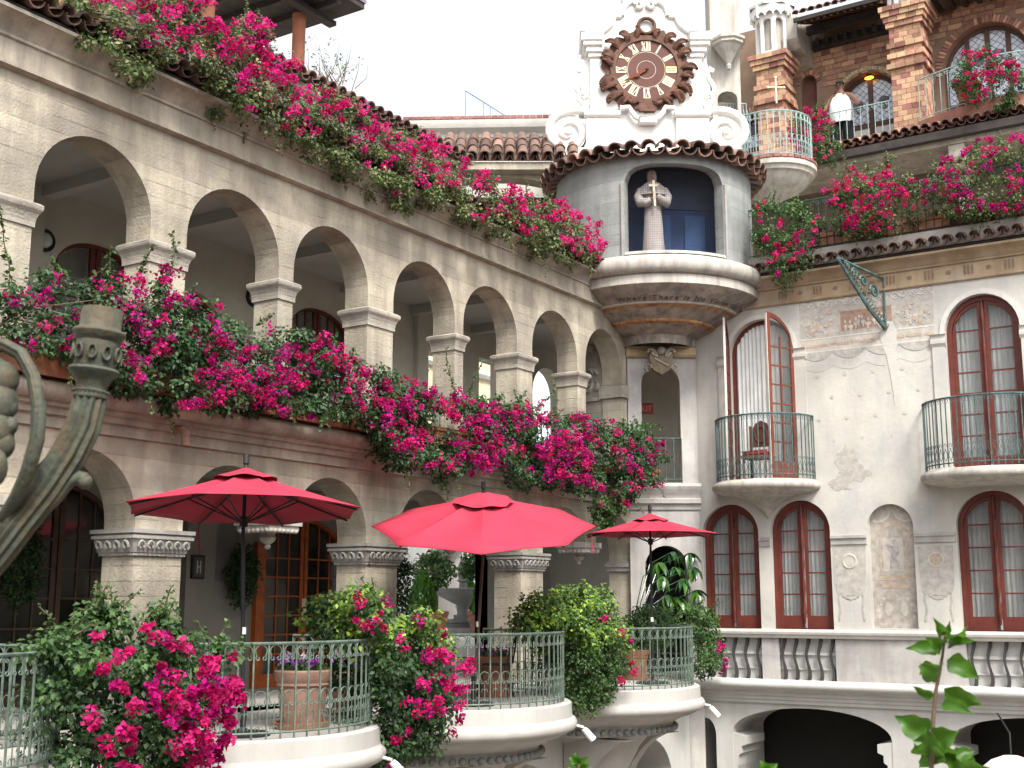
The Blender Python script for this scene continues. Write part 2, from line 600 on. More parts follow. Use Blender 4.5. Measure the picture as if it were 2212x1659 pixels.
# hanging pendants where the twin arches meet
for g in gaps:
    m = MB()
    m.box(LW, g - .30, g + .30, -.56, .06, 2.40, 2.50)
    m.box(LW, g - .27, g + .27, -.53, .03, 2.345, 2.40)
    o = m.build('pendant', M['stone'], LB)
    k = MB()
    for i in range(7):
        for sx, sy, L in ((1, 0, 0), (0, -1, 1)):
            t = (i + .5) / 7
            p = (g - .27 + t * .54, .0) if L == 0 else (g - .25, -.52 + t * .54)
            k.ball((p[1], p[0], 2.335), .045, 8, 5, (1, 1, .75))
    k.lathe(-.25, g, [(.0, 2.10), (.03, 2.11), (.045, 2.14), (.03, 2.165), (.09, 2.21), (.11, 2.25), (.09, 2.29), (.13, 2.35)], 12)
    k.build('pendant_drop', M['stone'], o, smooth=50)

# capitals of the upper arcade
ed = [(c - w, c + w) for c, w in UPC]
for (a0, a1), (b0, b1) in zip(ed, ed[1:]):
    m = MB()
    pr = [(-.02, 5.30), (.022, 5.31), (.022, 5.35), (.028, 5.40), (.045, 5.45), (.072, 5.49), (.078, 5.51), (.078, 5.545), (.05, 5.565), (-.02, 5.575)]
    for (e0, z0), (e1, z1) in zip(pr, pr[1:]):
        q0 = [LW(s, d, z0) for s, d in ((a1 - e0, e0), (b0 + e0, e0), (b0 + e0, -.42 - e0), (a1 - e0, -.42 - e0))]
        q1 = [LW(s, d, z1) for s, d in ((a1 - e1, e1), (b0 + e1, e1), (b0 + e1, -.42 - e1), (a1 - e1, -.42 - e1))]
        for i in range(4):
            j = (i + 1) % 4
            m.poly([q0[i], q0[j], q1[j], q1[i]])
    m.build('capital', M['pier'], LB)
m = MB()
m.box(LW, ed[-1][1] - .05, -.92, -.46, .05, 5.32, 5.56)
m.build('capital', M['pier'], LB, bevel=.012)

# ledge over the lower storey
def arc(cx, cz, r, a0, a1, n=8):
    return [(cx + r * math.cos(R_(a0 + (a1 - a0) * i / n)), cz + r * math.sin(R_(a0 + (a1 - a0) * i / n))) for i in range(n + 1)]
MB().mould(LW, -19, -1.0, [(-.05, 3.24), (.05, 3.24), (.05, 3.36), (.10, 3.37), (.11, 3.44), (.16, 3.45), (.17, 3.50)] + arc(.20, 3.60, .10, -80, 85, 8) + [(.18, 3.72), (-.05, 3.72)]).build('ledge', M['cornice'], LB, smooth=35)
# top cornice
MB().mould(LW, -19, -1.15, [(-.3, 6.91), (.02, 6.91), (.09, 6.93), (.09, 6.97), (.06, 6.98), (.06, 7.22), (.09, 7.23), (.09, 7.26), (.07, 7.27), (.10, 7.33), (.16, 7.39), (.24, 7.43), (.28, 7.44), (.28, 7.48), (-.3, 7.52)]).build('cornice', M['cornice'], LB, smooth=35)
# eave tiles along the cornice
def tile_mesh(name, mt, r=.095, L=.42, taper=.8, up=True, th=.016, n=8):
    m = MB()
    def sec(x, rr):
        s = 1 if up else -1
        o = [(x, rr * math.cos(PI * i / n), s * rr * math.sin(PI * i / n)) for i in range(n + 1)]
        q = [(x, (rr - th) * math.cos(PI * i / n), s * (rr - th) * math.sin(PI * i / n)) for i in range(n, -1, -1)]
        return o + q
    a, b = sec(0, r), sec(-L, r * taper)
    k = len(a)
    m.v = a + b
    for i in range(k):
        j = (i + 1) % k
        m.f.append((i, j, k + j, k + i))
    h = n + 1
    for i in range(n):
        m.f.append((i, i + 1, k - 2 - i, k - 1 - i))
        m.f.append((k + i, k + i + 1, 2 * k - 2 - i, 2 * k - 1 - i))
    return m.mesh(name, mt, 50)
TC = tile_mesh('cover_tile', M['tile'])
TP = tile_mesh('pan_tile', M['tile'], r=.10, taper=1.1, up=False)
TCP = tile_mesh('cover_tile', M['tilepink'])
TPP = tile_mesh('pan_tile', M['tilepink'], r=.10, taper=1.1, up=False)


def tile_at(parent, p, ang, slope, cover=True, sc=1.0, pink=False, jit=.02):
    """a tile whose lower end sits at p, pointing downhill along ang"""
    me = (TCP if pink else TC) if cover else (TPP if pink else TP)
    mt_ = Matrix.Translation((p[0], p[1], p[2])) @ Matrix.Rotation(ang + random.uniform(-jit, jit) * 2, 4, 'Z') @ Matrix.Rotation(slope + random.uniform(-jit, jit), 4, 'Y') @ Matrix.Scale(sc, 4)
    return put('roof_tile', me, parent, mtx=mt_)


eave = MB().box(LW, -19, -1.5, -.4, .25, 7.50, 7.53).build('eave_board', M['darkwood'], LB)
y = -15.2
while y < -1.6:
    tile_at(eave, (.40, y, 7.60), 0, R_(16), True)
    tile_at(eave, (.36, y + .115, 7.62), 0, R_(16), False)
    y += .23
# parapet that carries the planters
MB().box(LW, -19, -1.6, -.55, -.05, 7.53, 7.74).build('parapet', M['cornice'], LB)

# gallery floors, ceilings, back walls
MB().box(FLAT, -2.4, -.40, -19, -.9, UF - .15, UF).build('gallery_floor', M['floor'], LB)
MB().box(FLAT, -2.8, -.50, -19, 9, 3.26, 3.40).build('lower_ceiling', M['innerc'], LB)
MB().box(FLAT, -2.6, -.40, -19, 3, 6.72, 6.90).build('gallery_ceiling', M['innerc'], LB)
for yb in (-14.5, -12.42, -10.43, -8.47, -6.5, -4.6, -2.67):
    MB().box(FLAT, -2.4, -.41, yb - .09, yb + .09, 6.56, 6.722).build('ceiling_beam', M['innerc'], LB)
BW = frame(-2.4, 0, 90)
MB().archwall(BW, -19, 4.0, UF - .2, 6.75, [(-11.45, .74, UF, 5.72, .48), (-7.0, .80, UF, 5.72, .48), (-9.75, .46, UF, 5.45, .45), (-3.62, .52, 4.6, 6.0, 0), (-2.05, .42, 4.4, 6.15, 0), (.10, .60, 4.4, 5.75, .58)], .30).build('gallery_wall', M['inner'], LB)
# pilaster strips and a deep pier with carved leaves at the end of the gallery
for yp in (-8.35, -12.6, -4.4):
    MB().box(BW, yp - .16, yp + .16, -.02, .10, UF, 6.72).build('pilaster', M['inner'], LB)
o = MB().box(FLAT, -1.35, -.43, -1.08, -.85, UF, 6.72).build('end_pier', M['pier'], LB)
MB().box(FLAT, -1.38, -.40, -1.13, -1.08, 5.30, 5.38).build('string_course', M['pier'], o)
k = MB()
rr = random.Random(3)
for i in range(17):
    x0 = -1.30 + .8 * rr.random()
    z0 = 5.42 + .9 * rr.random()
    a = rr.uniform(.2, 2.6)
    L = rr.uniform(.18, .36)
    pts = [(x0 + L * q / 6 * math.cos(a + q * .16), -1.09, z0 + L * q / 6 * math.sin(a + q * .16)) for q in range(7)]
    k.tube([p for p in pts if p[0] < -.45 and p[2] < 6.6] or pts[:2], [.03, .045, .05, .045, .035, .02, .01][:max(2, len([p for p in pts if p[0] < -.45 and p[2] < 6.6]))], 5)
k.build('carved_leaves', M['pier'], o, smooth=60)


def french_door(parent, F, c, w, z0, spr, rise, fm, cols, rows, gm, louvre=False, name='door', depth=-.12):
    """arched double door: frame, two leaves with glazing bars, panes"""
    n = 14
    def head(ww, add):
        return [(c - ww * math.cos(PI * i / n), spr + add + (rise * ww / w) * math.sin(PI * i / n)) for i in range(n + 1)]
    m = MB()
    O, I = head(w, 0), head(w - .07, 0)
    ring = [(c - w, z0)] + O + [(c + w, z0), (c + w - .07, z0)] + I[::-1] + [(c - w + .07, z0)]
    m.prism(F, ring, depth - .04, depth + .05)
    d = m.build(name, fm, parent)
    top = lambda s: spr + rise * (w - .07) / w * math.sqrt(max(0, 1 - ((s - c) / (w - .07)) ** 2))
    b = MB()
    for sg in (-1, 1):
        x0, x1 = (c - w + .07, c - .012) if sg < 0 else (c + .012, c + w - .07)
        for e in ((x0, x0 + .075), (x1 - .075, x1)):
            b.prism(F, [(e[0], z0), (e[1], z0), (e[1], top(e[1])), (e[0], top(e[0]))], depth - .02, depth + .02)
        b.box(F, x0 + .075, x1 - .075, depth - .02, depth + .02, z0, z0 + .20)
        xi = x0 + .075
        xe = x1 - .075
        for i in range(1, cols):
            xx = xi + (xe - xi) * i / cols
            b.box(F, xx - .012, xx + .012, depth - .012, depth + .015, z0 + .2, top(xx))
        zt = spr + rise * .35
        for i in range(1, rows):
            zz = z0 + .2 + (zt - z0 - .2) * i / (rows - .4)
            xl, xr = xi, xe
            while top(xl) < zz + .012 and xl < xr: xl += .02
            while top(xr) < zz + .012 and xl < xr: xr -= .02
            if xr > xl:
                b.box(F, xl, xr, depth - .010, depth + .017, zz - .012, zz + .012)
    b.build('leaf', fm, d)
    for sg in (-1, 1):
        x0, x1 = (c - w + .14, c - .085) if sg < 0 else (c + .085, c + w - .14)
        N = 8
        pts = [(x0, z0 + .2), (x1, z0 + .2)] + [(x1 + (x0 - x1) * i / N, top(x1 + (x0 - x1) * i / N) - .04) for i in range(N + 1)]
        MB().prism(F, pts, depth - .006, depth - .002).build('pane', gm, d)
        if louvre:
            q = MB()
            zz = z0 + .3
            while zz < spr:
                q.box(F, x0, x1, depth - .05, depth - .03, zz, zz + .035)
                zz += .06
            q.build('louvre', M['plaster'], d)
    return d


D1 = frame(-2.4, 0, 90)
french_door(LB, D1, -11.45, .74, UF, 5.72, .48, M['redwood'], 1, 3, M['glass'], True, depth=-.15)
french_door(LB, D1, -7.0, .80, UF, 5.72, .48, M['redwood'], 3, 4, M['glass'], True, depth=-.15)
french_door(LB, D1, -9.75, .46, UF, 5.45, .45, M['redwood'], 1, 3, M['darkglass'], depth=-.15)
MB().box(FLAT, -3.4, -2.72, -13, -5.5, UF, 6.6).build('room_behind', M['inner'], LB)

# lower passage: back wall, doors, niche
B2 = frame(-2.8, 0, 90)
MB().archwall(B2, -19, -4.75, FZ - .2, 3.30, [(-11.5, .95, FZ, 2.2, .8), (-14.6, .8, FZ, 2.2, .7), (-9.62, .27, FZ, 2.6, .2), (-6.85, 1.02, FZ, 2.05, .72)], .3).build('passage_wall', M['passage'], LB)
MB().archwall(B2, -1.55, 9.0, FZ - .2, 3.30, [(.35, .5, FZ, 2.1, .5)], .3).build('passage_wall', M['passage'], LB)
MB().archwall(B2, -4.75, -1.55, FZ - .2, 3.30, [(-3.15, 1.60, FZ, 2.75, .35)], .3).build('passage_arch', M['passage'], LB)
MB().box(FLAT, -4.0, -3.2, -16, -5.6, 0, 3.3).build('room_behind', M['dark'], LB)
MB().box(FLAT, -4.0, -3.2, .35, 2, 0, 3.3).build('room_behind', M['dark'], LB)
french_door(LB, B2, -6.85, 1.02, FZ, 2.05, .72, M['orange'], 3, 7, M['darkglass'], depth=-.02)
MB().box(B2, -6.90, -6.80, .01, .025, 1.15, 1.50).build('door_plate', M['gold'], LB)
french_door(LB, B2, -11.5, .95, FZ, 2.2, .8, M['brownwood'], 3, 6, M['darkglass'], depth=-.1)
french_door(LB, B2, -14.6, .8, FZ, 2.2, .7, M['brownwood'], 3, 6, M['darkglass'], depth=-.1)
# painted shade of the niche where the green ball hangs
n_ = 12
pts = [(-8.78, 1.75)] + [(-8.50 - .28 * math.cos(PI * i / n_), 2.45 + .28 * math.sin(PI * i / n_)) for i in range(n_ + 1)] + [(-8.22, 1.75)]
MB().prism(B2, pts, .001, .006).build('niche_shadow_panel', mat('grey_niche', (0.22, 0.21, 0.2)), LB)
MB().box(B2, -8.0, -7.88, 0, .09, FZ, 2.35).build('door_post', M['orange'], LB)

# small things on this wall
def sconce(y, z, label):
    t = thing('wall_lamp', (-2.4, y, z), label, 'lamp', 'round lamps in the upper gallery')
    rot = lambda p: (-2.4 + p[2], y + p[0], z + p[1])
    MB().lathe(0, 0, [(0, .03), (.13, .03), (.15, .05), (.15, .0)], 20, tr=rot).build('ring', M['iron'], t, smooth=40)
    MB().lathe(0, 0, [(.10, .03), (.09, .07), (.05, .095), (0, .10)], 18, tr=rot).build('glass', M['white'], t, smooth=60)
sconce(-12.38, 6.02, 'round bulkhead lamp in the gallery behind the leftmost whole arch')
sconce(-8.62, 6.05, 'round bulkhead lamp in the gallery left of the louvred double door')
t = thing('wall_plaque', (-2.78, -9.15, 1.95), 'small dark framed plaque beside the niche under the first umbrella', 'sign')
MB().box(B2, -9.27, -9.03, .0, .04, 1.78, 2.12).build('frame', M['iron'], t)
MB().box(B2, -9.24, -9.06, .041, .045, 1.81, 2.09).build('face', mat('dull_plaque', (0.12, 0.11, 0.1)), t)
MB().box(B2, -9.19, -9.17, .046, .049, 1.86, 2.04).box(B2, -9.13, -9.11, .046, .049, 1.86, 2.04).box(B2, -9.17, -9.13, .046, .049, 1.94, 1.96).build('lettering', M['inner'], t)
# clay rain spout
t = thing('rain_spout', (.18, -12.2, 3.34), 'short clay rain spout poking from the ledge', 'spout')
pp = at(388, 945, 'x', .16)
MB().tube([(.0, pp[1] - .02, 3.40), (.16, pp[1], 3.40), (.24, pp[1] + .01, 3.36), (.25, pp[1] + .01, 3.20)], [.045, .045, .05, .05], 10, cap=False).build('pipe', M['terra2'], t, smooth=60)

# terrace edge, retaining wall with arches below
TXE = .9
TB = thing('terrace', (0, -8, -4), 'white plastered terrace with rounded balconies in front of the arcade', 'terrace')
MB().box(FLAT, -2.8, TXE, -19, -.2, -.25, FZ).build('floor', M['floor'], TB)
LT = frame(TXE - .02, 0, 90)
BY = [-16.3, -12.22, -8.14, -4.05]
MB().archwall(LT, -19, -.3, -4.05, -.25, [(c, .95, -4.0, -1.75, .85) for c in (-14.25, -10.2, -6.1, -2.0)], .8).build('retaining_wall', M['white'], TB)
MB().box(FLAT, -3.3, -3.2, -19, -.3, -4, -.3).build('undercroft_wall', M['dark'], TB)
# the balconies
BR = 1.65
for k, yc in enumerate(BY):
    b = MB().lathe(TXE, yc, [(0, FZ), (BR + .07, FZ), (BR + .10, FZ - .02), (BR + .11, FZ - .19), (BR + .12, FZ - .20)] +
                   [(BR + .10 + .075 * math.cos(R_(a)), FZ - .285 - .085 * math.sin(R_(a))) for a in range(-75, 91, 15)] +
                   [(BR + .06, FZ - .38), (BR + .05, FZ - .405), (BR + .01, FZ - .41), (BR - .02, FZ - .44), (BR - .15, FZ - .47), (BR - .33, FZ - .57), (BR - .36, FZ - .71), (BR - .45, FZ - .73),
                    (.95, FZ - .75), (.78, FZ - .95), (.60, FZ - 1.3), (.45, FZ - 1.9), (.34, FZ - 2.8), (.30, FZ - 4.1)], 44, -PI / 2 - .05, PI / 2 + .05)
    bo = b.build('balcony', M['slab'], TB, smooth=30)
    bd = MB().ball((0, 0, 0), .052, 8, 6).mesh('bead', M['drum'], 60)
    nb = 34
    for i in range(nb + 1):
        a = -PI / 2 + PI * i / nb
        put('bead', bd, bo, mtx=TR(TXE + (BR - .30) * math.cos(a), yc + (BR - .30) * math.sin(a), FZ - .645))
    # arched bracket ribs under the balcony
    for sg in (-1, 1):
        r_ = MB()
        yb = yc + sg * .75
        pts = [(TXE, FZ - 2.9)] + [(TXE + 1.15 * (1 - math.cos(R_(a))), FZ - 2.9 + 2.14 * math.sin(R_(a))) for a in range(10, 91, 10)] + [(TXE, FZ - .76)]
        FB = lambda s, d, z, yb=yb: (s, yb + d, z)
        r_.prism(FB, pts, -.12, .12)
        r_.build('bracket', M['slab'], bo)
# ============================================================ right painted building
RB = thing('frescoed_building', (4, 0, -4), 'cream plaster building with faded wall paintings, arched red windows and iron balconies', 'building')
MB().archwall(RW, .85, 10.5, -4.05, -.32, [(1.08, .20, -4.0, -1.0, .32), (3.07, 1.46, -4.0, -.90, .47), (6.95, 1.46, -4.0, -.86, .45)], 1.5, 24).build('basement_wall', M['white'], RB)
for c, w in ((3.07, 1.46), (6.95, 1.46)):
    for sg in (-1, 1):
        e = c + sg * w
        prof = [(0, -.93), (.26, -.98), (.26, -1.12), (.16, -1.16), (.16, -1.28), (.10, -1.32), (.08, -1.5), (.0, -1.75)]
        m = MB()
        pts = [(e - sg * a, z) for a, z in prof] + [(e, -.93)]
        m.prism(RW, pts[:-1], -.88, -.012)
        m.build('corbel', M['white'], RB)
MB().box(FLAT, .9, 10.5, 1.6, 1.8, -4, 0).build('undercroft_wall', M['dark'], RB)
MB().box(FLAT, .9, 10.5, .0, 1.7, -.30, -.02).build('vault', M['inner'], RB)
# ledge
MB().mould(RW, .95, 10.5, [(-.2, -.36), (.06, -.36), (.06, -.30), (.09, -.29), (.09, -.23), (.13, -.22), (.13, -.15), (.18, -.14), (.20, -.10)] + arc(.27, -.02, .075, -90, 88, 8) + [(-.2, .065)]).build('ledge', M['white'], RB, smooth=35)
# blind balustrade under the windows
MB().box(RW, 1.0, 10.5, -.55, -.11, .05, .80).build('balustrade_back', M['white'], RB)
for a, b in ((.95, 1.14), (2.24, 2.56), (3.62, 5.86), (7.1, 10.5)):
    MB().box(RW, a, b, -.16, .02, .055, .80).build('panel', M['corner'], RB)
MB().mould(RW, .95, 10.5, [(-.2, .80), (.06, .80), (.08, .83), (.08, .86), (.11, .87), (.12, .91), (.10, .95), (.03, .96), (-.2, .96)]).build('sill_rail', M['plaster'], RB, smooth=35)
MB().box(RW, 1.14, 7.1, -.12, -.07, .50, .55).box(RW, 1.14, 7.1, -.12, -.08, .24, .27).build('panel_moulding', M['white'], RB)
bm = MB()
zs = [i / 16 for i in range(17)]
L_, R2_ = [], []
for t_ in zs:
    off = .028 * math.sin(2 * PI * t_ * 1.15 + .4)
    wd = .021 + .006 * math.cos(2 * PI * t_)
    L_.append((off - wd, .06 + .735 * t_))
    R2_.append((off + wd, .06 + .735 * t_))
bm.prism(lambda s, d, z: (s, -d, z), L_ + R2_[::-1], -.06, .0)
BAL = bm.mesh('baluster', mat('side_shadow_stone', (0.06, 0.056, 0.056), var=.2, bump=.2))  # near-black: the shadowed side faces of the balusters put into the colour
for a, b, n in ((1.16, 2.22, 5), (2.58, 3.60, 5), (5.90, 7.06, 5)):
    for i in range(n):
        put('baluster', BAL, RB, mtx=TR(a + .06 + (b - a - .12) * i / (n - 1), 0, 0))

WIN = [(1.675, .565, .96, 2.70, .57), (3.04, .565, .96, 2.72, .57), (6.42, .60, .96, 2.72, .59)]
MB().archwall(RW, .85, 10.5, .955, 3.5, WIN + [(4.69, .40, .99, 2.75, .40)], .35, 22).build('lower_wall', M['plaster'], RB)
UPW = [(2.41, .64, 3.64, 6.12, .65), (6.45, .62, 3.64, 6.08, .64)]
MB().archwall(RW, .85, 10.5, 3.5, 7.0, UPW, .35, 22).build('upper_wall', M['plaster'], RB)
# niche back and its painting
NF = lambda s, d, z: (s, -d, z)
pts = [(4.25, .99)] + [(4.69 - .44 * math.cos(PI * i / 16), 2.75 + .44 * math.sin(PI * i / 16)) for i in range(17)] + [(5.13, .99)]
M['fresco'] = mat('niche_fresco', (0.47, 0.42, 0.37), var=.22, scale=9, bump=.1, hue=(0.52, 0.47, 0.42))
M['frpale'] = mat('fresco_pale', (0.62, 0.57, 0.50), var=.15, scale=9, bump=.08)
M['frtan'] = mat('fresco_tan', (0.56, 0.45, 0.35), var=.2, scale=12, bump=.08)
M['frgrey'] = mat('fresco_grey', (0.50, 0.47, 0.43), var=.16, scale=9, bump=.08, hue=(0.56, 0.52, 0.47))
M['frdark'] = mat('fresco_brown', (0.30, 0.20, 0.14), var=.25, scale=12, bump=.08)
M['frred'] = mat('fresco_red', (0.42, 0.28, 0.22), var=.25, scale=12, bump=.08)
M['frwhite'] = mat('fresco_white', (0.74, 0.71, 0.66), var=.1, scale=9, bump=.08)
nb = MB().prism(NF, pts, -.20, -.14).build('niche', M['fresco'], RB)
k = MB().box(NF, 4.50, 4.86, -.14, -.137, 1.98, 2.56)
k.build('painted_panel', M['frpale'], nb)
k = MB()
pd = -.137
FPC = [0]
def flatpoly(m, pts, d, th=.002):
    FPC[0] += 1
    d += (FPC[0] % 60) * .00008
    m.prism(NF, pts, d, d + th)
def blob(m, c, rx, rz, d, n=12):
    flatpoly(m, [(c[0] + rx * math.cos(2 * PI * i / n), c[1] + rz * math.sin(2 * PI * i / n)) for i in range(n)], d)
# faint standing putto with a bow, painted
blob(k, (4.72, 2.48), .045, .055, pd)
flatpoly(k, [(4.60, 2.46), (4.68, 2.42), (4.78, 2.42), (4.80, 2.30), (4.74, 2.22), (4.76, 2.12), (4.81, 2.0), (4.77, 2.0), (4.69, 2.14), (4.67, 2.0), (4.62, 2.0), (4.62, 2.18), (4.64, 2.28), (4.58, 2.36), (4.54, 2.44)], pd)
k.build('painted_figure', mat('fresco_dark_grey', (0.47, 0.44, 0.42), var=.3, scale=14), nb)
k = MB()
flatpoly(k, [(4.40, 2.62), (4.69, 2.82), (4.98, 2.62), (4.98, 2.68), (4.69, 2.90), (4.40, 2.68)], -.139)
flatpoly(k, [(4.44, 1.90), (4.94, 1.90), (4.98, 1.82), (4.40, 1.82)], -.139)
flatpoly(k, [(4.46, 1.78), (4.92, 1.78), (4.92, 1.68), (4.46, 1.68)], -.139)
for s_ in (4.44, 4.91):
    flatpoly(k, [(s_, 1.92), (s_ + .03, 1.92), (s_ + .03, 2.6), (s_, 2.6)], -.139)
k.build('painted_temple', M['frtan'], nb)
k = MB()
for sg in (-1, 1):
    flatpoly(k, [(4.69 + sg * a, z) for a, z in ((.02, 3.06), (.10, 2.93), (.22, 2.87), (.34, 2.88), (.34, 2.84), (.20, 2.83), (.06, 2.91))], -.139)
    for i in range(5):
        blob(k, (4.69 + sg * (.10 + .055 * i), 1.50 - .10 * abs(i - 2)), .032, .03, -.139, 9)
    blob(k, (4.69 + sg * .14, 1.32), .06, .12, -.139)
    blob(k, (4.69 + sg * .30, 1.20), .03, .045, -.139)
k.build('painted_drapery', M['frpale'], nb)
# mouldings at the arch springing
for a, b in ((3.62, 4.27), (5.11, 5.80), (2.255, 2.46)):
    MB().mould(RW, a, b, [(-.02, 2.46), (.03, 2.46), (.03, 2.55), (.06, 2.57), (.06, 2.62), (-.02, 2.63)]).build('impost', M['corner'], RB)
# side panels beside the niche
def medallion(c):
    p = MB()
    flatpoly(p, [(c - .28, 1.75), (c - .24, 1.60), (c, 1.55), (c + .24, 1.60), (c + .28, 1.75), (c + .30, 2.40), (c - .30, 2.40)], .002)
    o = p.build('painted_panel', M['frgrey'], RB)
    q = MB().lathe(0, 0, [(.10, .0), (.105, .012), (.13, .012), (.135, .0)], 20, tr=lambda v: (c + v[0], -.004 - v[2], 2.16 + v[1]))
    q.build('medallion_ring', M['frpale'], o, smooth=40)
    q = MB()
    blob(q, (c, 2.16), .10, .10, .0045, 16)
    q.build('medallion_head', M['frtan'] if c > 5 else M['frpale'], o)
    q = MB()
    for sg in (-1, 1):
        for i in range(9):
            blob(q, (c + sg * (.21 + .015 * math.sin(i)), 1.58 - i * .055), .022, .03, .0026 + i * .0001, 7)
    for i in range(5):
        blob(q, (c - .12 + .06 * i, 1.56 - .05 * math.sin(PI * i / 4)), .04, .03, .0050 + i * .0001, 8)
    q.build('painted_garland', M['frgrey'], o)
medallion(3.94)
medallion(5.45)

# windows
def window(c, w, z0, spr, rise, name='window', rows=5):
    F = RW
    n = 16
    dep = -.16
    O = [(c - w * math.cos(PI * i / n), spr + rise * math.sin(PI * i / n)) for i in range(n + 1)]
    wi = w - .085
    I = [(c - wi * math.cos(PI * i / n), spr + rise * wi / w * math.sin(PI * i / n)) for i in range(n + 1)]
    d = MB().prism(F, [(c - w, z0)] + O + [(c + w, z0), (c + wi, z0 + .0)] + I[::-1] + [(c - wi, z0)], dep - .05, dep + .05).build(name, M['redwood'], RB)
    top = lambda s, k=wi: spr + rise * k / w * math.sqrt(max(0, 1 - ((s - c) / k) ** 2))
    b = MB()
    for sg in (-1, 1):
        x0, x1 = (c - wi, c - .03) if sg < 0 else (c + .03, c + wi)
        for e0, e1 in ((x0, x0 + .06), (x1 - .06, x1)):
            b.prism(F, [(e0, z0), (e1, z0), (e1, top(e1) - .0), (e0, top(e0))], dep - .02, dep + .025)
        b.box(F, x0 + .06, x1 - .06, dep - .02, dep + .025, z0, z0 + .24)
        # curved head rail
        N = 8
        hp = [(x0 + (x1 - x0) * i / N) for i in range(N + 1)]
        b.prism(F, [(s, top(s) - .07) for s in hp] + [(s, top(s)) for s in hp[::-1]], dep - .015, dep + .022)
        for i in range(1, rows):
            zz = z0 + .24 + (spr + rise * .30 - z0 - .24) * i / (rows - .6)
            a0, a1 = x0, x1
            while top(a0) < zz + .03 and a0 < a1: a0 += .02
            while top(a1) < zz + .03 and a0 < a1: a1 -= .02
            b.box(F, a0, a1, dep - .012, dep + .018, zz - .013, zz + .013)
    b.build('sash', M['redwood'], d)
    # turned mullion
    H = spr + rise * .9 - z0
    prof = []
    for i in range(41):
        t_ = i / 40
        r = .022 + .012 * (abs(math.sin(t_ * PI * 5)) ** 6) + (.008 if (i % 10) in (4, 6) else 0) - .008 * (abs(math.sin(t_ * PI * 5)) < .3)
        prof.append((r, z0 + .1 + t_ * (H - .12)))
    MB().lathe(c, -(dep + .055), prof, 10).build('turned_mullion', M['redwood'], d, smooth=50)
    N = 12
    gp = [(c - wi + .02, z0 + .2), (c + wi - .02, z0 + .2)] + [(c + (wi - .02) * math.cos(PI * i / N), spr - .02 + rise * wi / w * math.sin(PI * i / N)) for i in range(N + 1)]
    MB().prism(F, gp, dep - .006, dep - .002).build('pane', M['glass'], d)
    curtain(c, wi, z0 + .02, lambda s: top(s) - .01, dep - .16, d)
    return d


def curtain(c, w, z0, top, dep, parent, fold=.075, name='curtain', F=RW):
    m = MB()
    N = int(2 * w / fold * 6)
    sh = random.random() * 6
    ps = []
    for i in range(N + 1):
        s = c - w + 2 * w * i / N
        ps.append((s, dep + .022 * math.sin(2 * PI * s / fold + sh + .9 * math.sin(s * 9)) ))
    for (a, da), (b, db) in zip(ps, ps[1:]):
        m.poly([F(a, da, z0), F(b, db, z0), F(b, db, max(z0 + .05, top(b))), F(a, da, max(z0 + .05, top(a)))])
    return m.build(name, M['curtain'], parent)


for c, w, z0, spr, rise in WIN:
    window(c, w - .003, z0, spr, rise)
window(6.45, .617, 3.66, 6.08, .64, rows=7)
for c in (1.675, 3.04, 6.42):
    MB().box(FLAT, c - .7, c + .7, .55, .60, .9, 3.5).build('room_wall', M['inner'], RB)
MB().box(FLAT, 1.6, 7.3, .75, .80, 3.5, 7.0).build('room_wall', M['inner'], RB)
# raised surrounds and pilasters of the upper openings
for c, w in ((2.41, .64), (6.45, .62)):
    spr, rise = (6.12, .65) if c < 4 else (6.08, .64)
    n = 16
    O = [(c - (w + .09) * math.cos(PI * i / n), spr + (rise + .09) * math.sin(PI * i / n)) for i in range(n + 1)]
    I = [(c - (w + .004) * math.cos(PI * i / n), spr + (rise + .004) * math.sin(PI * i / n)) for i in range(n + 1)]
    MB().prism(RW, O + I[::-1], -.01, .025).build('arch_moulding', M['frwhite'], RB)
    for sg in (-1, 1):
        x0 = c + sg * (w + .12)
        MB().box(RW, x0 - .11, x0 + .11, -.01, .03, 3.66, spr - .22).build('pilaster', M['plaster'], RB)
        MB().mould(RW, x0 - .13, x0 + .13, [(-.01, spr - .22), (.03, spr - .22), (.06, spr - .16), (.06, spr - .10), (.035, spr - .09), (.035, spr - .03), (.07, spr), (-.01, spr)]).build('pilaster_capital', M['plaster'], RB)
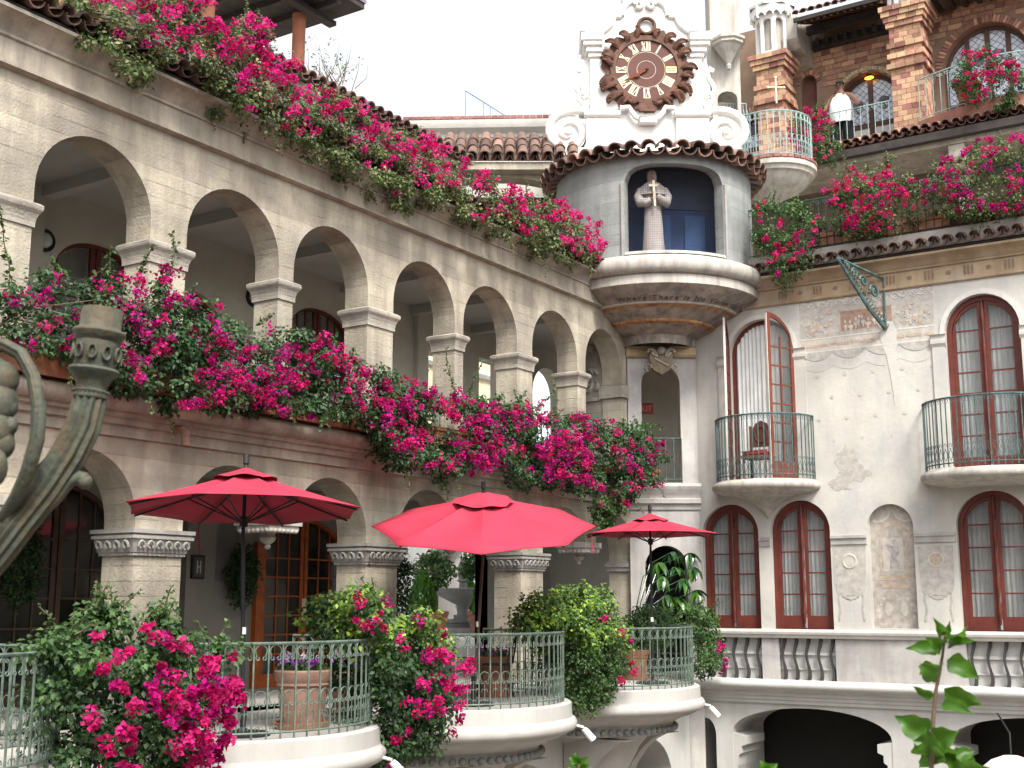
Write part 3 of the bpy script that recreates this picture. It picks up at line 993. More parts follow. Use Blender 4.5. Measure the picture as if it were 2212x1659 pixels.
# open double door of the first balcony: frame, two leaves swung outwards, curtain
c, w, z0, spr, rise = 2.41, .64, 3.66, 6.12, .65
n = 16
O = [(c - w * math.cos(PI * i / n), spr + rise * math.sin(PI * i / n)) for i in range(n + 1)]
wi = w - .06
I = [(c - wi * math.cos(PI * i / n), spr + rise * wi / w * math.sin(PI * i / n)) for i in range(n + 1)]
DR = MB().prism(RW, [(c - w, z0)] + O + [(c + w, z0), (c + wi, z0)] + I[::-1] + [(c - wi, z0)], -.26, -.14).build('balcony_door', M['redwood'], RB)
curtain(c, wi, z0, lambda s: spr + rise * wi / w * math.sqrt(max(0, 1 - ((s - c) / wi) ** 2)), -.19, DR, .085)
for sg, ang in ((-1, -74), (1, -118)):
    hx = c + sg * w
    # leaf profile: quarter-arch headed
    W_ = w - .02
    LF = (lambda hx, a: (lambda s, d, z: (hx + s * math.cos(a) + d * math.sin(a), -.02 + s * math.sin(a) - d * math.cos(a), z)))(hx, R_(ang))
    top = lambda s: spr + rise * math.sin(math.acos(max(-1, min(1, 1 - s / w))))
    N = 10
    oz = [(W_ * i / N) for i in range(N + 1)]
    outer = [(0, z0), (W_, z0)] + [(s, top(s) if s > 0 else spr) for s in oz[::-1]]
    f = MB()
    f.prism(LF, [(0, z0), (.07, z0), (.07, top(.07)), (0, spr)], -.022, .022)
    f.prism(LF, [(W_ - .07, z0), (W_, z0), (W_, top(W_)), (W_ - .07, top(W_ - .07))], -.022, .022)
    f.box(LF, .07, W_ - .07, -.022, .022, z0, z0 + .32)
    hp = [.07 + (W_ - .14) * i / 8 for i in range(9)]
    f.prism(LF, [(s, top(s) - .08) for s in hp] + [(s, top(s)) for s in hp[::-1]], -.02, .02)
    f.box(LF, W_ / 2 - .014, W_ / 2 + .014, -.014, .014, z0 + .32, spr + .2)
    for i in range(1, 7):
        zz = z0 + .32 + (spr - z0 - .32) * i / 6
        f.box(LF, .07, W_ - .07, -.012, .012, zz - .014, zz + .014)
    f.build('leaf', mat('red_brown_leaf', (.21, .06, .035), rough=.45) if sg > 0 else M['redwood'], DR)
    MB().prism(LF, [(.06, z0 + .3), (W_ - .06, z0 + .3)] + [(s, top(s) - .05) for s in hp[::-1]], -.004, .0).build('pane', M['glass'], DR)
    MB().box(LF, W_, W_ + .012, -.02, .02, z0, top(W_) - .02).build('edge_strip', M['frwhite'], DR)

# cornice with painted frieze, eave and tiles
MB().mould(RW, 1.5, 10.5, [(-.3, 6.99), (.03, 6.99), (.05, 7.01), (.05, 7.04), (.03, 7.05), (.03, 7.30), (.07, 7.31), (.08, 7.34), (.10, 7.35), (.13, 7.40), (.19, 7.45), (.27, 7.48), (.30, 7.49), (.30, 7.53), (-.3, 7.56)]).build('cornice', mat('ochre_cornice', (0.50, 0.38, 0.25), var=.2, scale=2.5, bump=.2, stain=.5, stain_col=(.28, .18, .1), blotch=.8, blotch_col=(.55, .47, .38)), RB, smooth=35)
x = 2.9
i = 0
while x < 8:
    if i % 2 == 0:
        k = MB()
        for j in (-1, 0, 1):
            z0_, z1_ = 7.09, 7.26
            pts = [(x + j * .062 + .021 * math.cos(PI + PI * q / 6), z0_ + .02 + .02 * math.sin(PI + PI * q / 6)) for q in range(7)] + [(x + j * .062 + .021 * math.cos(PI * q / 6), z1_ - .02 + .02 * math.sin(PI * q / 6)) for q in range(7)]
            flatpoly(k, pts, .0305)
        k.build('painted_triglyph', M['frdark'], RB)
    else:
        k = MB()
        blob(k, (x, 7.17), .05, .042, .0305, 12)
        k.build('painted_disc', M['frdark'], RB)
    x += .34
    i += 1
eave2 = MB().box(RW, 1.9, 10.5, -.4, .28, 7.55, 7.58).build('eave_board', M['darkwood'], RB)
x = 2.15
while x < 7.9:
    tile_at(eave2, (x, -.46, 7.66), -PI / 2, R_(17), True)
    tile_at(eave2, (x + .115, -.42, 7.68), -PI / 2, R_(17), False)
    tile_at(eave2, (x, -.10, 7.775), -PI / 2, R_(17), True)
    x += .23
MB().box(RW, 1.6, 10.5, -.45, -.02, 7.56, 7.88).build('parapet', M['cornice'], RB)

# wall paintings: bands, scrolls, scallops, picture panels
rr = random.Random(5)
def band(z0, z1, a, b, mt_, name, d=.002):
    return MB().box(RW, a, b, -.005, d, z0, z1).build(name, mt_, RB)
pa, pb = 3.20, 5.66
fb = band(6.28, 6.99, pa, pb, M['frgrey'], 'painted_frieze')
band(6.02, 6.28, pa, pb, M['frpale'], 'painted_frieze')
band(6.985 - .02, 6.988, pb, 10, M['frpale'], 'painted_band', .0015)
band(6.24, 6.985, 7.24, 10, M['frgrey'], 'painted_frieze')
# rinceau scrolls along the top
k = MB()
x = pa + .08
sg = 1
while x < pb - .05:
    pts = []
    for q in range(16):
        a = q * .42
        r = .075 * (1 - q / 19)
        pts.append((x + r * math.cos(a) * sg, -.005, 6.90 + r * math.sin(a) * sg * .8))
    k.tube(pts, [.011 * (1 - q / 24) for q in range(16)], 4)
    k.tube([(x, -.004, 6.9 - .07 * sg), (x + .09, -.004, 6.9 - .02 * sg), (x + .17, -.004, 6.9 + .07 * sg)], .008, 4)
    for q in range(3):
        blob(k, (x + .1 + .03 * q, 6.9 + rr.uniform(-.06, .06)), .016, .013, .003 + q * .0003, 7)
    sg = -sg
    x += .17
k.build('painted_scrolls', M['frwhite'], fb)
# picture of riders
k = MB().box(RW, 3.98, 4.92, .002, .0045, 6.36, 6.72)
pic = k.build('painted_picture', M['frred'], RB)
k = MB()
for i in range(9):
    s_ = 4.08 + .085 * i + rr.uniform(-.02, .02)
    zz = 6.44 + rr.uniform(-.02, .06)
    blob(k, (s_, zz), rr.uniform(.03, .06), rr.uniform(.03, .05), .005 + i * .0002, 9)
    blob(k, (s_ + rr.uniform(-.02, .02), zz + .09), .02, .04, .0055 + i * .0002, 8)
    blob(k, (s_, zz - .05), .015, .05, .0058 + i * .0002, 7)
k.build('painted_riders', M['frpale'], pic)
k = MB()
for a, b, c, d in ((3.965, 4.935, 6.345, 6.36), (3.965, 4.935, 6.72, 6.735), (3.965, 3.98, 6.345, 6.735), (4.92, 4.935, 6.345, 6.735)):
    k.box(RW, a, b, .002, .005, c, d)
k.build('painted_frame', M['frtan'], pic)
# winged figures and foliage left and right of the picture
for c0, tone in ((3.52, 'frpale'), (5.30, 'frpale')):
    k = MB()
    for i in range(26):
        a = rr.uniform(0, 6.28)
        r = rr.uniform(.03, .30)
        blob(k, (c0 + r * math.cos(a) * .95, 6.52 + r * math.sin(a) * .75), rr.uniform(.012, .05), rr.uniform(.012, .05), .003 + i * .0001, 8)
    for i in range(7):
        a0 = rr.uniform(0, 6.28)
        cc = (c0 + rr.uniform(-.22, .22), 6.5 + rr.uniform(-.15, .15))
        pts = [(cc[0] + .09 * (1 - q / 12) * math.cos(a0 + q * .5), -.004, cc[1] + .09 * (1 - q / 12) * math.sin(a0 + q * .5)) for q in range(10)]
        k.tube(pts, .008, 4)
    k.build('painted_figures', M[tone], fb)
    k = MB()
    for i in range(9):
        blob(k, (c0 + rr.uniform(-.28, .28), 6.52 + rr.uniform(-.2, .22)), rr.uniform(.02, .07), rr.uniform(.02, .05), .006 + i * .0001, 9)
    k.build('painted_shading', M['frtan'], fb, kind='stuff')
# lower ornament band between two white lines
k = MB()
x = pa + .05
i = 0
while x < pb - .03:
    blob(k, (x, 6.13 + rr.uniform(-.015, .015)), rr.uniform(.02, .05), rr.uniform(.02, .045), .0024 + (i % 7) * .0002, 8)
    x += rr.uniform(.05, .085)
    i += 1
k.build('painted_ornament', M['frtan'], RB)
MB().box(RW, pa, pb, -.005, .006, 6.01, 6.03).box(RW, pa, pb, -.005, .006, 6.25, 6.275).build('painted_lines', M['frwhite'], RB)
# grey scalloped valance
k = MB()
x = pa
while x < pb - .1:
    w_ = min(.61, pb - x)
    pts = [(x, 6.01), (x + w_, 6.01)] + [(x + w_ - w_ * q / 10, 5.97 - .13 * math.sin(PI * q / 10) + (.02 if q in (0, 10) else 0)) for q in range(11)]
    flatpoly(k, pts, .001)
    x += w_
k.build('painted_valance', M['frgrey'], RB)
k = MB()
x = pa
while x < pb - .1:
    w_ = min(.61, pb - x)
    pts = [(x + w_ * q / 10, -.001, 5.74 - .10 * math.sin(PI * q / 10)) for q in range(11)]
    k.tube(pts, .004, 4)
    x += w_
k.build('painted_fringe', M['frpale'], RB)
k = MB()
for j, z in enumerate((5.55, 5.15, 4.75, 4.35)):
    for i in range(5):
        s_ = 3.5 + .52 * i + (.26 if j % 2 else 0)
        if s_ < pb:
            blob(k, (s_, z), .035, .035, .001, 10)
k.build('painted_rosettes', M['frpale'], RB)
# the white repair streak below the iron bracket, and damp patches
k = MB()
flatpoly(k, [(4.70, 6.35), (4.80, 6.45), (4.93, 6.42), (4.99, 6.25), (4.98, 5.7), (4.93, 5.3), (4.92, 5.0), (4.89, 4.9), (4.88, 5.1), (4.85, 5.4), (4.79, 5.8), (4.70, 6.1)], .0065)
k.build('plaster_repair', mat('repair_plaster', (.69, .66, .60), var=.1, scale=3), RB)
k = MB()
rp = random.Random(9)
def patch(k, c, rx, rz, d=.0012, n=22):
    ph = rp.random() * 6
    flatpoly(k, [(c[0] + rx * math.cos(2 * PI * i / n) * (1 + .22 * math.sin(3 * i * .7 + ph) + .12 * rp.uniform(-1, 1)), c[1] + rz * math.sin(2 * PI * i / n) * (1 + .2 * math.sin(2 * i * .9 + ph) + .12 * rp.uniform(-1, 1))) for i in range(n)], d)
patch(k, (3.98, 3.95), .20, .26)
patch(k, (4.10, 3.72), .28, .14, .0014)
patch(k, (3.85, 3.55), .22, .12, .0016)
k.build('damp_patch', M['frgrey'], RB)

# balcony slabs
def slab(c, w, proj, z, cone=True):
    cx = c
    prof = [(0, z), (w - .03, z), (w, z - .02)] + [(w - .01 + .07 * math.cos(R_(a)), z - .10 - .075 * math.sin(R_(a))) for a in range(-80, 91, 17)] + [(w - .06, z - .19), (w - .08, z - .21), (w - .22, z - .225), (w * .55, z - .28), (w * .34, z - .36), (w * .20, z - .46), (.10, z - .56), (.03, z - .66), (0, z - .67)]
    if not cone:
        prof = prof[:-5] + [(w * .4, z - .27), (0, z - .275)]
    sc = proj / w
    return MB().lathe(0, 0, prof, 30, PI, 2 * PI, tr=lambda p: (cx + p[0], p[1] * sc, p[2])).build('balcony', M['stone'], RB, smooth=35)
SB = [(2.45, .97, .95, 3.64), (6.45, 1.10, .95, 3.64)]
for q in SB:
    slab(*q, cone=q[0] < 4)
# ============================================================ corner clock tower
TW = thing('clock_tower', (.4, -.4, -4), 'corner tower with grey rounded bay, stepped soffit and white scrolled clock gable', 'tower')
DCX, DCY = .4, -.4
# diagonal wall with its doorways
dang = math.degrees(math.atan2(.72, 1.10))
dlen = math.hypot(1.10, .72)
DG = frame(0, -.86, dang)
MB().archwall(DG, .0, dlen + .02, -4.0, 2.9, [(.68, .40, FZ, 2.1, .40)], .35).build('lower_wall', M['corner'], TW)
MB().archwall(DG, .0, dlen + .02, 2.9, 6.62, [(.64, .375, UF, 5.62, .375)], .35).build('upper_wall', M['corner'], TW)
MB().mould(DG, -.05, dlen + .05, [(-.05, 3.18), (.03, 3.18), (.05, 3.26), (.10, 3.30), (.10, 3.38), (.06, 3.40), (.08, 3.48), (.14, 3.55), (.16, 3.62), (.12, 3.68), (-.05, 3.69)]).build('ledge', M['corner'], TW, smooth=35)
MB().mould(DG, -.02, dlen + .02, [(-.05, 6.14), (.06, 6.14), (.10, 6.18), (.10, 6.32), (.14, 6.34), (-.05, 6.34)]).build('string_course', mat('ochre_stone', (.45, .35, .21), var=.2), TW)
MB().box(DG, -.1, dlen + .3, -2.2, -2.0, 0, 6.6).build('inner_wall', M['inner'], TW)
MB().box(DG, -.12, .15, -2.0, -.36, 3.6, 6.6).build('inner_wall', M['inner'], TW)
MB().box(DG, -.1, dlen + .3, -2.0, -.36, 3.45, UF).build('inner_floor', M['floor'], TW)
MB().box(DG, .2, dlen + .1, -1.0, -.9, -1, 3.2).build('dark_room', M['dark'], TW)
# carved crest over the doorway
cr = MB()
cs = .64
cr.prism(DG, [(cs - .17, 6.24), (cs - .20, 6.08), (cs - .13, 5.88), (cs, 5.80), (cs + .13, 5.88), (cs + .20, 6.08), (cs + .17, 6.24)], .08, .22)
crest = cr.build('crest', mat('carved_stone', (.25, .20, .13), var=.3, scale=7, bump=.5), TW, bevel=.03)
k = MB()
for sg in (-1, 1):
    pts = [DG(cs + sg * (.17 + .09 * math.cos(a * .7)), .22, 6.20 + .08 * math.sin(a * .9)) for a in range(8)]
    k.tube(pts, .035, 6)
    pts = [DG(cs + sg * (.25 - .06 * math.cos(a * .8)), .20, 5.90 + .07 * math.sin(a * .8)) for a in range(7)]
    k.tube(pts, .028, 6)
k.ball(DG(cs, .24, 6.24), .09, 10, 6)
k.tube([DG(cs - .13, .23, 6.08), DG(cs + .13, .23, 5.94)], .025, 5)
k.build('crest_scrolls', M['cornice'], crest, smooth=60)

# stepped soffit under the bay
def ring(prof, mt_, name, n=48, parent=TW, **kw):
    return MB().lathe(DCX, DCY, prof, n).build(name, mt_, parent, smooth=30, **kw)
ring([(2.02, 7.16), (1.98, 7.13), (1.62, 6.93)], M['soffit'], 'soffit')
ring([(1.62, 6.93), (1.60, 6.90), (1.55, 6.895)], M['stone'], 'soffit_band')
ring([(1.55, 6.895), (1.50, 6.87), (1.16, 6.70)], M['soffit'], 'soffit')
ring([(1.98, 7.131), (1.93, 7.103)], M['rust'], 'painted_band')
ring([(1.553, 6.893), (1.48, 6.855)], M['rust'], 'painted_band')
ring([(1.17, 6.705), (1.16, 6.66), (1.05, 6.63)], M['rust'], 'painted_band')
ring([(1.05, 6.63), (.72, 6.50), (.70, 6.33)], M['soffit'], 'soffit')
# lettering round the soffit
txt = 'Where There is No Vision the People Perish'
cu = bpy.data.curves.new('lettering', 'FONT')
cu.size = .165
cu.extrude = .004
wid = []
tmpo = bpy.data.objects.new('tmp', cu)
COL.objects.link(tmpo)
lt = MB()
pos_ = 0.0
a_start = R_(-88)
rad = 1.74
for ch in txt:
    if ch == ' ':
        pos_ += .075
        continue
    cu.body = ch
    bpy.context.view_layer.update()
    me_ = tmpo.to_mesh()
    vs = [v.co.copy() for v in me_.vertices]
    if vs:
        w_ = max(v.x for v in vs)
        base = len(lt.v)
        a = a_start + (pos_ + w_ / 2) / rad
        # letters lie on the sloping soffit, feet towards the axis
        for v in vs:
            rr_ = rad - .08 + v.y * .9
            aa = a + (v.x - w_ / 2) / rad
            z_ = 6.93 + (rr_ - 1.62) * (7.13 - 6.93) / (1.98 - 1.62) - .006 - v.z
            lt.v.append((DCX + rr_ * math.cos(aa), DCY + rr_ * math.sin(aa), z_))
        lt.f += [tuple(base + i for i in p.vertices) for p in me_.polygons]
        pos_ += w_ + .03
    tmpo.to_mesh_clear()
bpy.data.objects.remove(tmpo)
lt.build('lettering', mat('faded_black_paint', (.12, .105, .095)), TW)
# ledge and torus
ring([(2.02, 7.16), (2.05, 7.17), (2.05, 7.33), (2.02, 7.34), (2.03, 7.36)] + [(2.06 + .13 * math.cos(R_(a)), 7.52 + .16 * math.sin(R_(a))) for a in range(-80, 91, 14)] + [(1.95, 7.74), (1.90, 7.77)], M['stone'], 'torus_ledge')
# the grey drum with its arched opening
RD = 1.94
A0, A1 = R_(-79.5), R_(-21.5)
def dpt(a, z, r=RD): return (DCX + r * math.cos(a), DCY + r * math.sin(a), z)
m = MB()
ZB, ZT = 7.72, 9.70
N = 26
am, ah = (A0 + A1) / 2, (A1 - A0) / 2
def head(a):
    t_ = (a - am) / ah
    return 9.18 + .30 * (max(0, 1 - abs(t_) ** 4.5)) ** .5
for i in range(60):
    a, b = A1 + (2 * PI - (A1 - A0)) * i / 60, A1 + (2 * PI - (A1 - A0)) * (i + 1) / 60
    m.poly([dpt(a, ZB), dpt(b, ZB), dpt(b, ZT), dpt(a, ZT)])
for i in range(N):
    a, b = A0 + (A1 - A0) * i / N, A0 + (A1 - A0) * (i + 1) / N
    m.poly([dpt(a, head(a)), dpt(b, head(b)), dpt(b, ZT), dpt(a, ZT)])
    m.poly([dpt(a, head(a)), dpt(b, head(b)), dpt(b, head(b), RD - .22), dpt(a, head(a), RD - .22)])
for a in (A0, A1):
    m.poly([dpt(a, ZB), dpt(a, 9.18), dpt(a, 9.18, RD - .22), dpt(a, ZB, RD - .22)])
m.build('drum', M['drum'], TW, smooth=25)
# window sill and posts
MB().lathe(DCX, DCY, [(1.60, 7.70), (1.60, 7.80), (1.97, 7.80), (1.99, 7.74)], 30, A0, A1).build('sill', M['stone'], TW, smooth=30)
for a in (A0 - .018, A1 + .018):
    p = dpt(a, 7.62, RD + .015)
    FRM = frame(p[0], p[1], math.degrees(a) + 90)
    MB().box(FRM, -.024, .024, -.03, .03, 7.62, 9.18).build('screen_post', M['carved'], TW)
# fine wire screen in the opening
k = MB()
nv = 46
RS = RD - .16
for i in range(nv + 1):
    a = A0 + (A1 - A0) * i / nv
    k.tube([dpt(a, 7.80, RS), dpt(a, head(a), RS)], .0017, 3, cap=False)
zz = 7.85
while zz < 9.5:
    run = [dpt(a, zz, RS) for a in [A0 + (A1 - A0) * i / N for i in range(N + 1)] if head(a) > zz]
    if len(run) > 1:
        k.tube(run, .0017, 3, cap=False)
    zz += .045
k.build('wire_screen', mat('wire', (.07, .07, .075), rough=.5), TW, kind='stuff')
# room behind the screen
blue = mat('blue_painted_room', (.032, .06, .15), var=.15, bump=.05)
amc = (A0 + A1) / 2
RMF = frame(DCX + .95 * math.cos(amc), DCY + .95 * math.sin(amc), math.degrees(amc) + 90)
MB().box(RMF, -1.65, 1.65, -.06, 0, 7.74, 8.90).build('room_back', blue, TW)
MB().box(RMF, -1.65, 1.65, -.05, .03, 8.90, 9.7).build('room_back', mat('dark_navy_room', (.045, .06, .11)), TW)
MB().lathe(DCX, DCY, [(0, 7.74), (1.7, 7.745)], 30).build('room_floor', M['dark'], TW)
MB().lathe(DCX, DCY, [(0, 9.68), (1.9, 9.66)], 30).build('room_ceiling', M['dark'], TW)
M['mid_blue'] = mat('mid_blue', (.05, .10, .23))
for s0, s1 in ((-1.2, -.85), (-.1, .1), (.38, .78), (1.0, 1.3)):
    MB().box(RMF, s0, s1, 0, .035, 7.75, 8.78).build('room_panel', M['mid_blue'], TW)
# roof of the drum: eave board and tiles
MB().lathe(DCX, DCY, [(RD - .02, 9.66), (RD + .13, 9.62), (RD + .14, 9.65), (RD - .02, 9.73)], 48).build('eave_board', M['darkwood'], TW, smooth=30)
MB().lathe(DCX, DCY, [(RD + .10, 9.68), (1.2, 9.93), (.3, 10.15)], 40).build('roof_deck', M['tile'], TW)
nt_ = 44
for i in range(nt_):
    a = 2 * PI * i / nt_
    da = (a - R_(-63) + PI) % (2 * PI) - PI
    if abs(da) < R_(125):
        pk = random.random() < .12
        tile_at(TW, dpt(a, 9.70, RD + .29), a, R_(17), True, 1.55, pk)
        tile_at(TW, dpt(a + PI / nt_, 9.72, RD + .24), a + PI / nt_, R_(17), False, 1.5, random.random() < .3)

# ------------------------------------------------------------ white clock gable
GO = np.array([.4, -.4]) + _fh[:2] * .75
GF = frame(GO[0], GO[1], 32.9)
def mirror(pts): return pts + [(-s, z) for s, z in pts[::-1]]
half = [(-1.24, 9.8), (-1.24, 11.50), (-1.18, 11.55), (-1.18, 12.95), (-1.30, 13.02), (-1.30, 13.30), (-.98, 13.32), (-.90, 13.36), (-.82, 13.42), (-.75, 13.50), (-.69, 13.60), (-.66, 13.68), (-.50, 13.68), (-.48, 13.80), (-.43, 13.90), (-.34, 13.98), (-.20, 14.05), (-.08, 14.08)]
MB().prism(GF, mirror(half), -.55, 0).build('gable', M['gable'], TW)
MB().box(GF, -.45, .45, -.6, -.05, 14.0, 15.6).build('upper_gable', M['gable'], TW)
# lower pedestal with panels
for s0, s1 in ((-1.28, -.60), (.60, 1.28)):
    o = MB().box(GF, s0, s1, -.1, .10, 9.8, 11.45).build('pedestal', M['gable'], TW, bevel=.01)
    k = MB()
    c_ = (s0 + s1) / 2
    for e, d in ((.22, .115), (.17, .125)):
        k.prism(GF, [(c_ - e, 10.5), (c_ + e, 10.5), (c_ + e, 11.30), (c_ - e, 11.30)], .09, d)
    k.build('panel', M['gable'], o, bevel=.01)
for s0, s1 in ((-1.32, -.57), (.57, 1.32)):
    MB().mould(GF, s0, s1, [(0, 11.43), (.13, 11.43), (.17, 11.47), (.17, 11.53), (.12, 11.56), (0, 11.57)]).build('pedestal_cap', M['gable'], TW, smooth=35)
# sweeping rolls of moulding
def roll(pts, r, name='moulding', d=.02):
    return MB().tube([GF(s, d, z) for s, z in pts], r, 10).build(name, M['gable'], TW, smooth=60)
roll([(-.57, 11.62), (-.38, 11.64), (-.34, 11.55), (-.26, 11.43), (-.14, 11.36), (.14, 11.36), (.26, 11.43), (.34, 11.55), (.38, 11.64), (.57, 11.62)], .055, d=.12)
MB().box(GF, -.17, .17, 0, .2, 11.28, 11.40).build('keystone', M['gable'], TW, bevel=.02)
for sg in (-1, 1):
    def mir(p): return [(s * -sg, z) for s, z in p]
    # stepped entablature block at each shoulder
    m = MB()
    for e, z0, z1, d in ((.0, 12.80, 12.90, .05), (.05, 12.90, 13.02, .10), (.11, 13.02, 13.12, .16), (.16, 13.12, 13.30, .20)):
        a, b = sorted((sg * .92, sg * (1.22 + e)))
        m.box(GF, a, b, -.5, d, z0, z1)
    m.build('shoulder_cornice', M['gable'], TW, bevel=.02)
    roll(mir([(.97, 13.36), (.90, 13.40), (.81, 13.46), (.74, 13.54), (.69, 13.66), (.66, 13.76)]), .07)
    roll(mir([(.68, 13.72), (.50, 13.73)]), .06)
    roll(mir([(.50, 13.74), (.49, 13.84), (.44, 13.95), (.35, 14.04), (.22, 14.10), (.10, 14.10)]), .07)
    # curl at the top
    roll(mir([(.13 + .075 * math.cos(a * .7), 13.98 + .075 * math.sin(a * .7)) for a in range(9)]), .05, 'scroll', .06)
    # big volute at the foot
    vol = []
    for q in range(27):
        a = R_(95 + 22 * q)
        r = .46 - .0145 * q
        vol.append((1.66 + r * math.cos(a) * 1.0, 11.14 + r * math.sin(a)))
    pts = [(1.22, 11.62), (1.36, 11.62), (1.50, 11.62)] + [(2 * 1.66 - s, z) for s, z in vol]
    MB().tube([GF(-sg * -s, .0, z) for s, z in pts], [.085] * 3 + [.088 - .002 * q for q in range(27)], 10).build('volute', M['gable'], TW, smooth=60)
    MB().prism(GF, [(sg * (1.66 + .40 * math.cos(2 * PI * i / 20)), 11.14 + .42 * math.sin(2 * PI * i / 20)) for i in range(20)], -.35, -.03).build('volute_back', M['gable'], TW)
    MB().ball(GF(sg * 1.66, 0, 11.14), .10, 12, 8).build('volute_eye', M['gable'], TW, smooth=60)
    a, b = sorted((sg * 1.2, sg * 1.95))
    MB().box(GF, a, b, -.5, .06, 9.8, 10.78).build('volute_base', M['gable'], TW)
    # slim S-scroll going up the side
    pts = [(1.22, 11.75), (1.34, 11.80), (1.42, 11.90), (1.40, 12.02), (1.30, 12.05), (1.27, 11.97), (1.33, 11.93)]
    roll(mir([(s, z) for s, z in pts]), .05, 'side_scroll', -.1)
    pts = [(1.40, 12.02), (1.46, 12.12), (1.42, 12.25), (1.34, 12.38), (1.32, 12.52), (1.38, 12.62), (1.43, 12.58), (1.40, 12.52)]
    roll(mir([(s, z) for s, z in pts]), .045, 'side_scroll', -.1)
    a, b = sorted((sg * 1.15, sg * 1.36))
    MB().prism(GF, [(sg * 1.15, 11.6), (sg * 1.42, 11.6), (sg * 1.36, 12.0), (sg * 1.38, 12.4), (sg * 1.30, 12.8), (sg * 1.15, 12.9)], -.4, -.12).build('side_wing', M['gable'], TW)
# weathered white side wall and tile behind the gable top
o = MB().box(GF, .55, .70, -1.6, -.6, 13.2, 14.9).build('side_wall', M['gable'], TW)

# ------------------------------------------------------------ the clock
CK = thing('tower_clock', (*GF(0, .05, 12.5)[:2], 11.4), 'round carved brown wooden clock with gilt Roman numerals on the white gable', 'clock')
CZ = 12.50
CF = lambda s, d, z: GF(s, d + .02, CZ + z)
def disc(r0, r1, d0, d1, name, mt_, n=48, parent=CK):
    return MB().lathe(0, 0, [(r0, d0), (r0, d1), (r1, d1), (r1, d0)], n, tr=lambda p: CF(p[0], p[2], p[1])).build(name, mt_, parent, smooth=30)
disc(0, .66, 0, .05, 'dial', M['clockdial'])
disc(.655, .76, .0, .09, 'bezel', M['clockwood'])
disc(.395, .403, .05, .053, 'ring_line', M['gold'])
disc(.195, .202, .05, .053, 'ring_line', M['gold'])
nums = ['XII', 'I', 'II', 'III', 'IIII', 'V', 'VI', 'VII', 'VIII', 'IX', 'X', 'XI']
for i, s_ in enumerate(nums):
    a = PI / 2 - 2 * PI * i / 12
    ca, sa = math.cos(a), math.sin(a)
    k = MB()
    H = .205
    ws = {'I': .05, 'V': .10, 'X': .105}
    tot = sum(ws[c] for c in s_)
    x0 = -tot / 2
    r0 = .53
    def PT(x, y): return CF((r0 + y) * ca + x * sa, 0, (r0 + y) * sa - x * ca)
    def bar(xa, ya, xb, yb, w):
        dx, dy = xb - xa, yb - ya
        l = math.hypot(dx, dy)
        nx = w / 2
        q = [(xa - nx, ya), (xa + nx, ya), (xb + nx, yb), (xb - nx, yb)]
        lo = [CF((r0 + y) * ca + x * sa, .0505, (r0 + y) * sa - x * ca) for x, y in q]
        hi = [CF((r0 + y) * ca + x * sa, .058, (r0 + y) * sa - x * ca) for x, y in q]
        k.poly(hi)
        for u in range(4):
            v_ = (u + 1) % 4
            k.poly([lo[u], lo[v_], hi[v_], hi[u]])
    for c_ in s_:
        w_ = ws[c_]
        xm = x0 + w_ / 2
        if c_ == 'I':
            bar(xm, -H / 2, xm, H / 2, .036)
        elif c_ == 'V':
            bar(xm, -H / 2, xm - .038, H / 2, .036)
            bar(xm, -H / 2, xm + .038, H / 2, .016)
        else:
            bar(xm + .036, -H / 2, xm - .036, H / 2, .036)
            bar(xm - .036, -H / 2, xm + .036, H / 2, .016)
        x0 += w_
    for e in (-H / 2, H / 2):      # serif bars
        q = [(-tot / 2 + .004, e - .007), (tot / 2 - .004, e - .007), (tot / 2 - .004, e + .007), (-tot / 2 + .004, e + .007)]
        k.poly([CF((r0 + y) * ca + x * sa, .0585, (r0 + y) * sa - x * ca) for x, y in q])
    k.build('numeral', M['gold'], CK)
def hand(ang, L, w, d, name):
    a = R_(ang)
    ca, sa = math.cos(a), math.sin(a)
    pts = [(-.06, -.012), (-.06, .012), (0, w), (L * .62, w * .75), (L * .66, w * 1.9), (L * .80, w * 1.1), (L, 0), (L * .80, -w * 1.1), (L * .66, -w * 1.9), (L * .62, -w * .75), (0, -w)]
    m = MB()
    m.prism(lambda s, dd, z: CF(s * ca - z * sa, dd, s * sa + z * ca), pts, d, d + .015)
    m.build(name, mat('hand_' + name, (.20, .055, .03), bump=.05), CK)
hand(209, .52, .02, .062, 'minute_hand')
hand(215, .33, .028, .080, 'hour_hand')
MB().ball(CF(0, .09, 0), .03, 10, 6).build('hub', M['clockwood'], CK, smooth=60)
# ring on top
pts = [CF(.02 + .175 * math.cos(2 * PI * i / 24), .05, .985 + .175 * math.sin(2 * PI * i / 24)) for i in range(24)]
MB().tube(pts, .042, 8, closed=True).build('top_ring', M['clockwood'], CK, smooth=60)
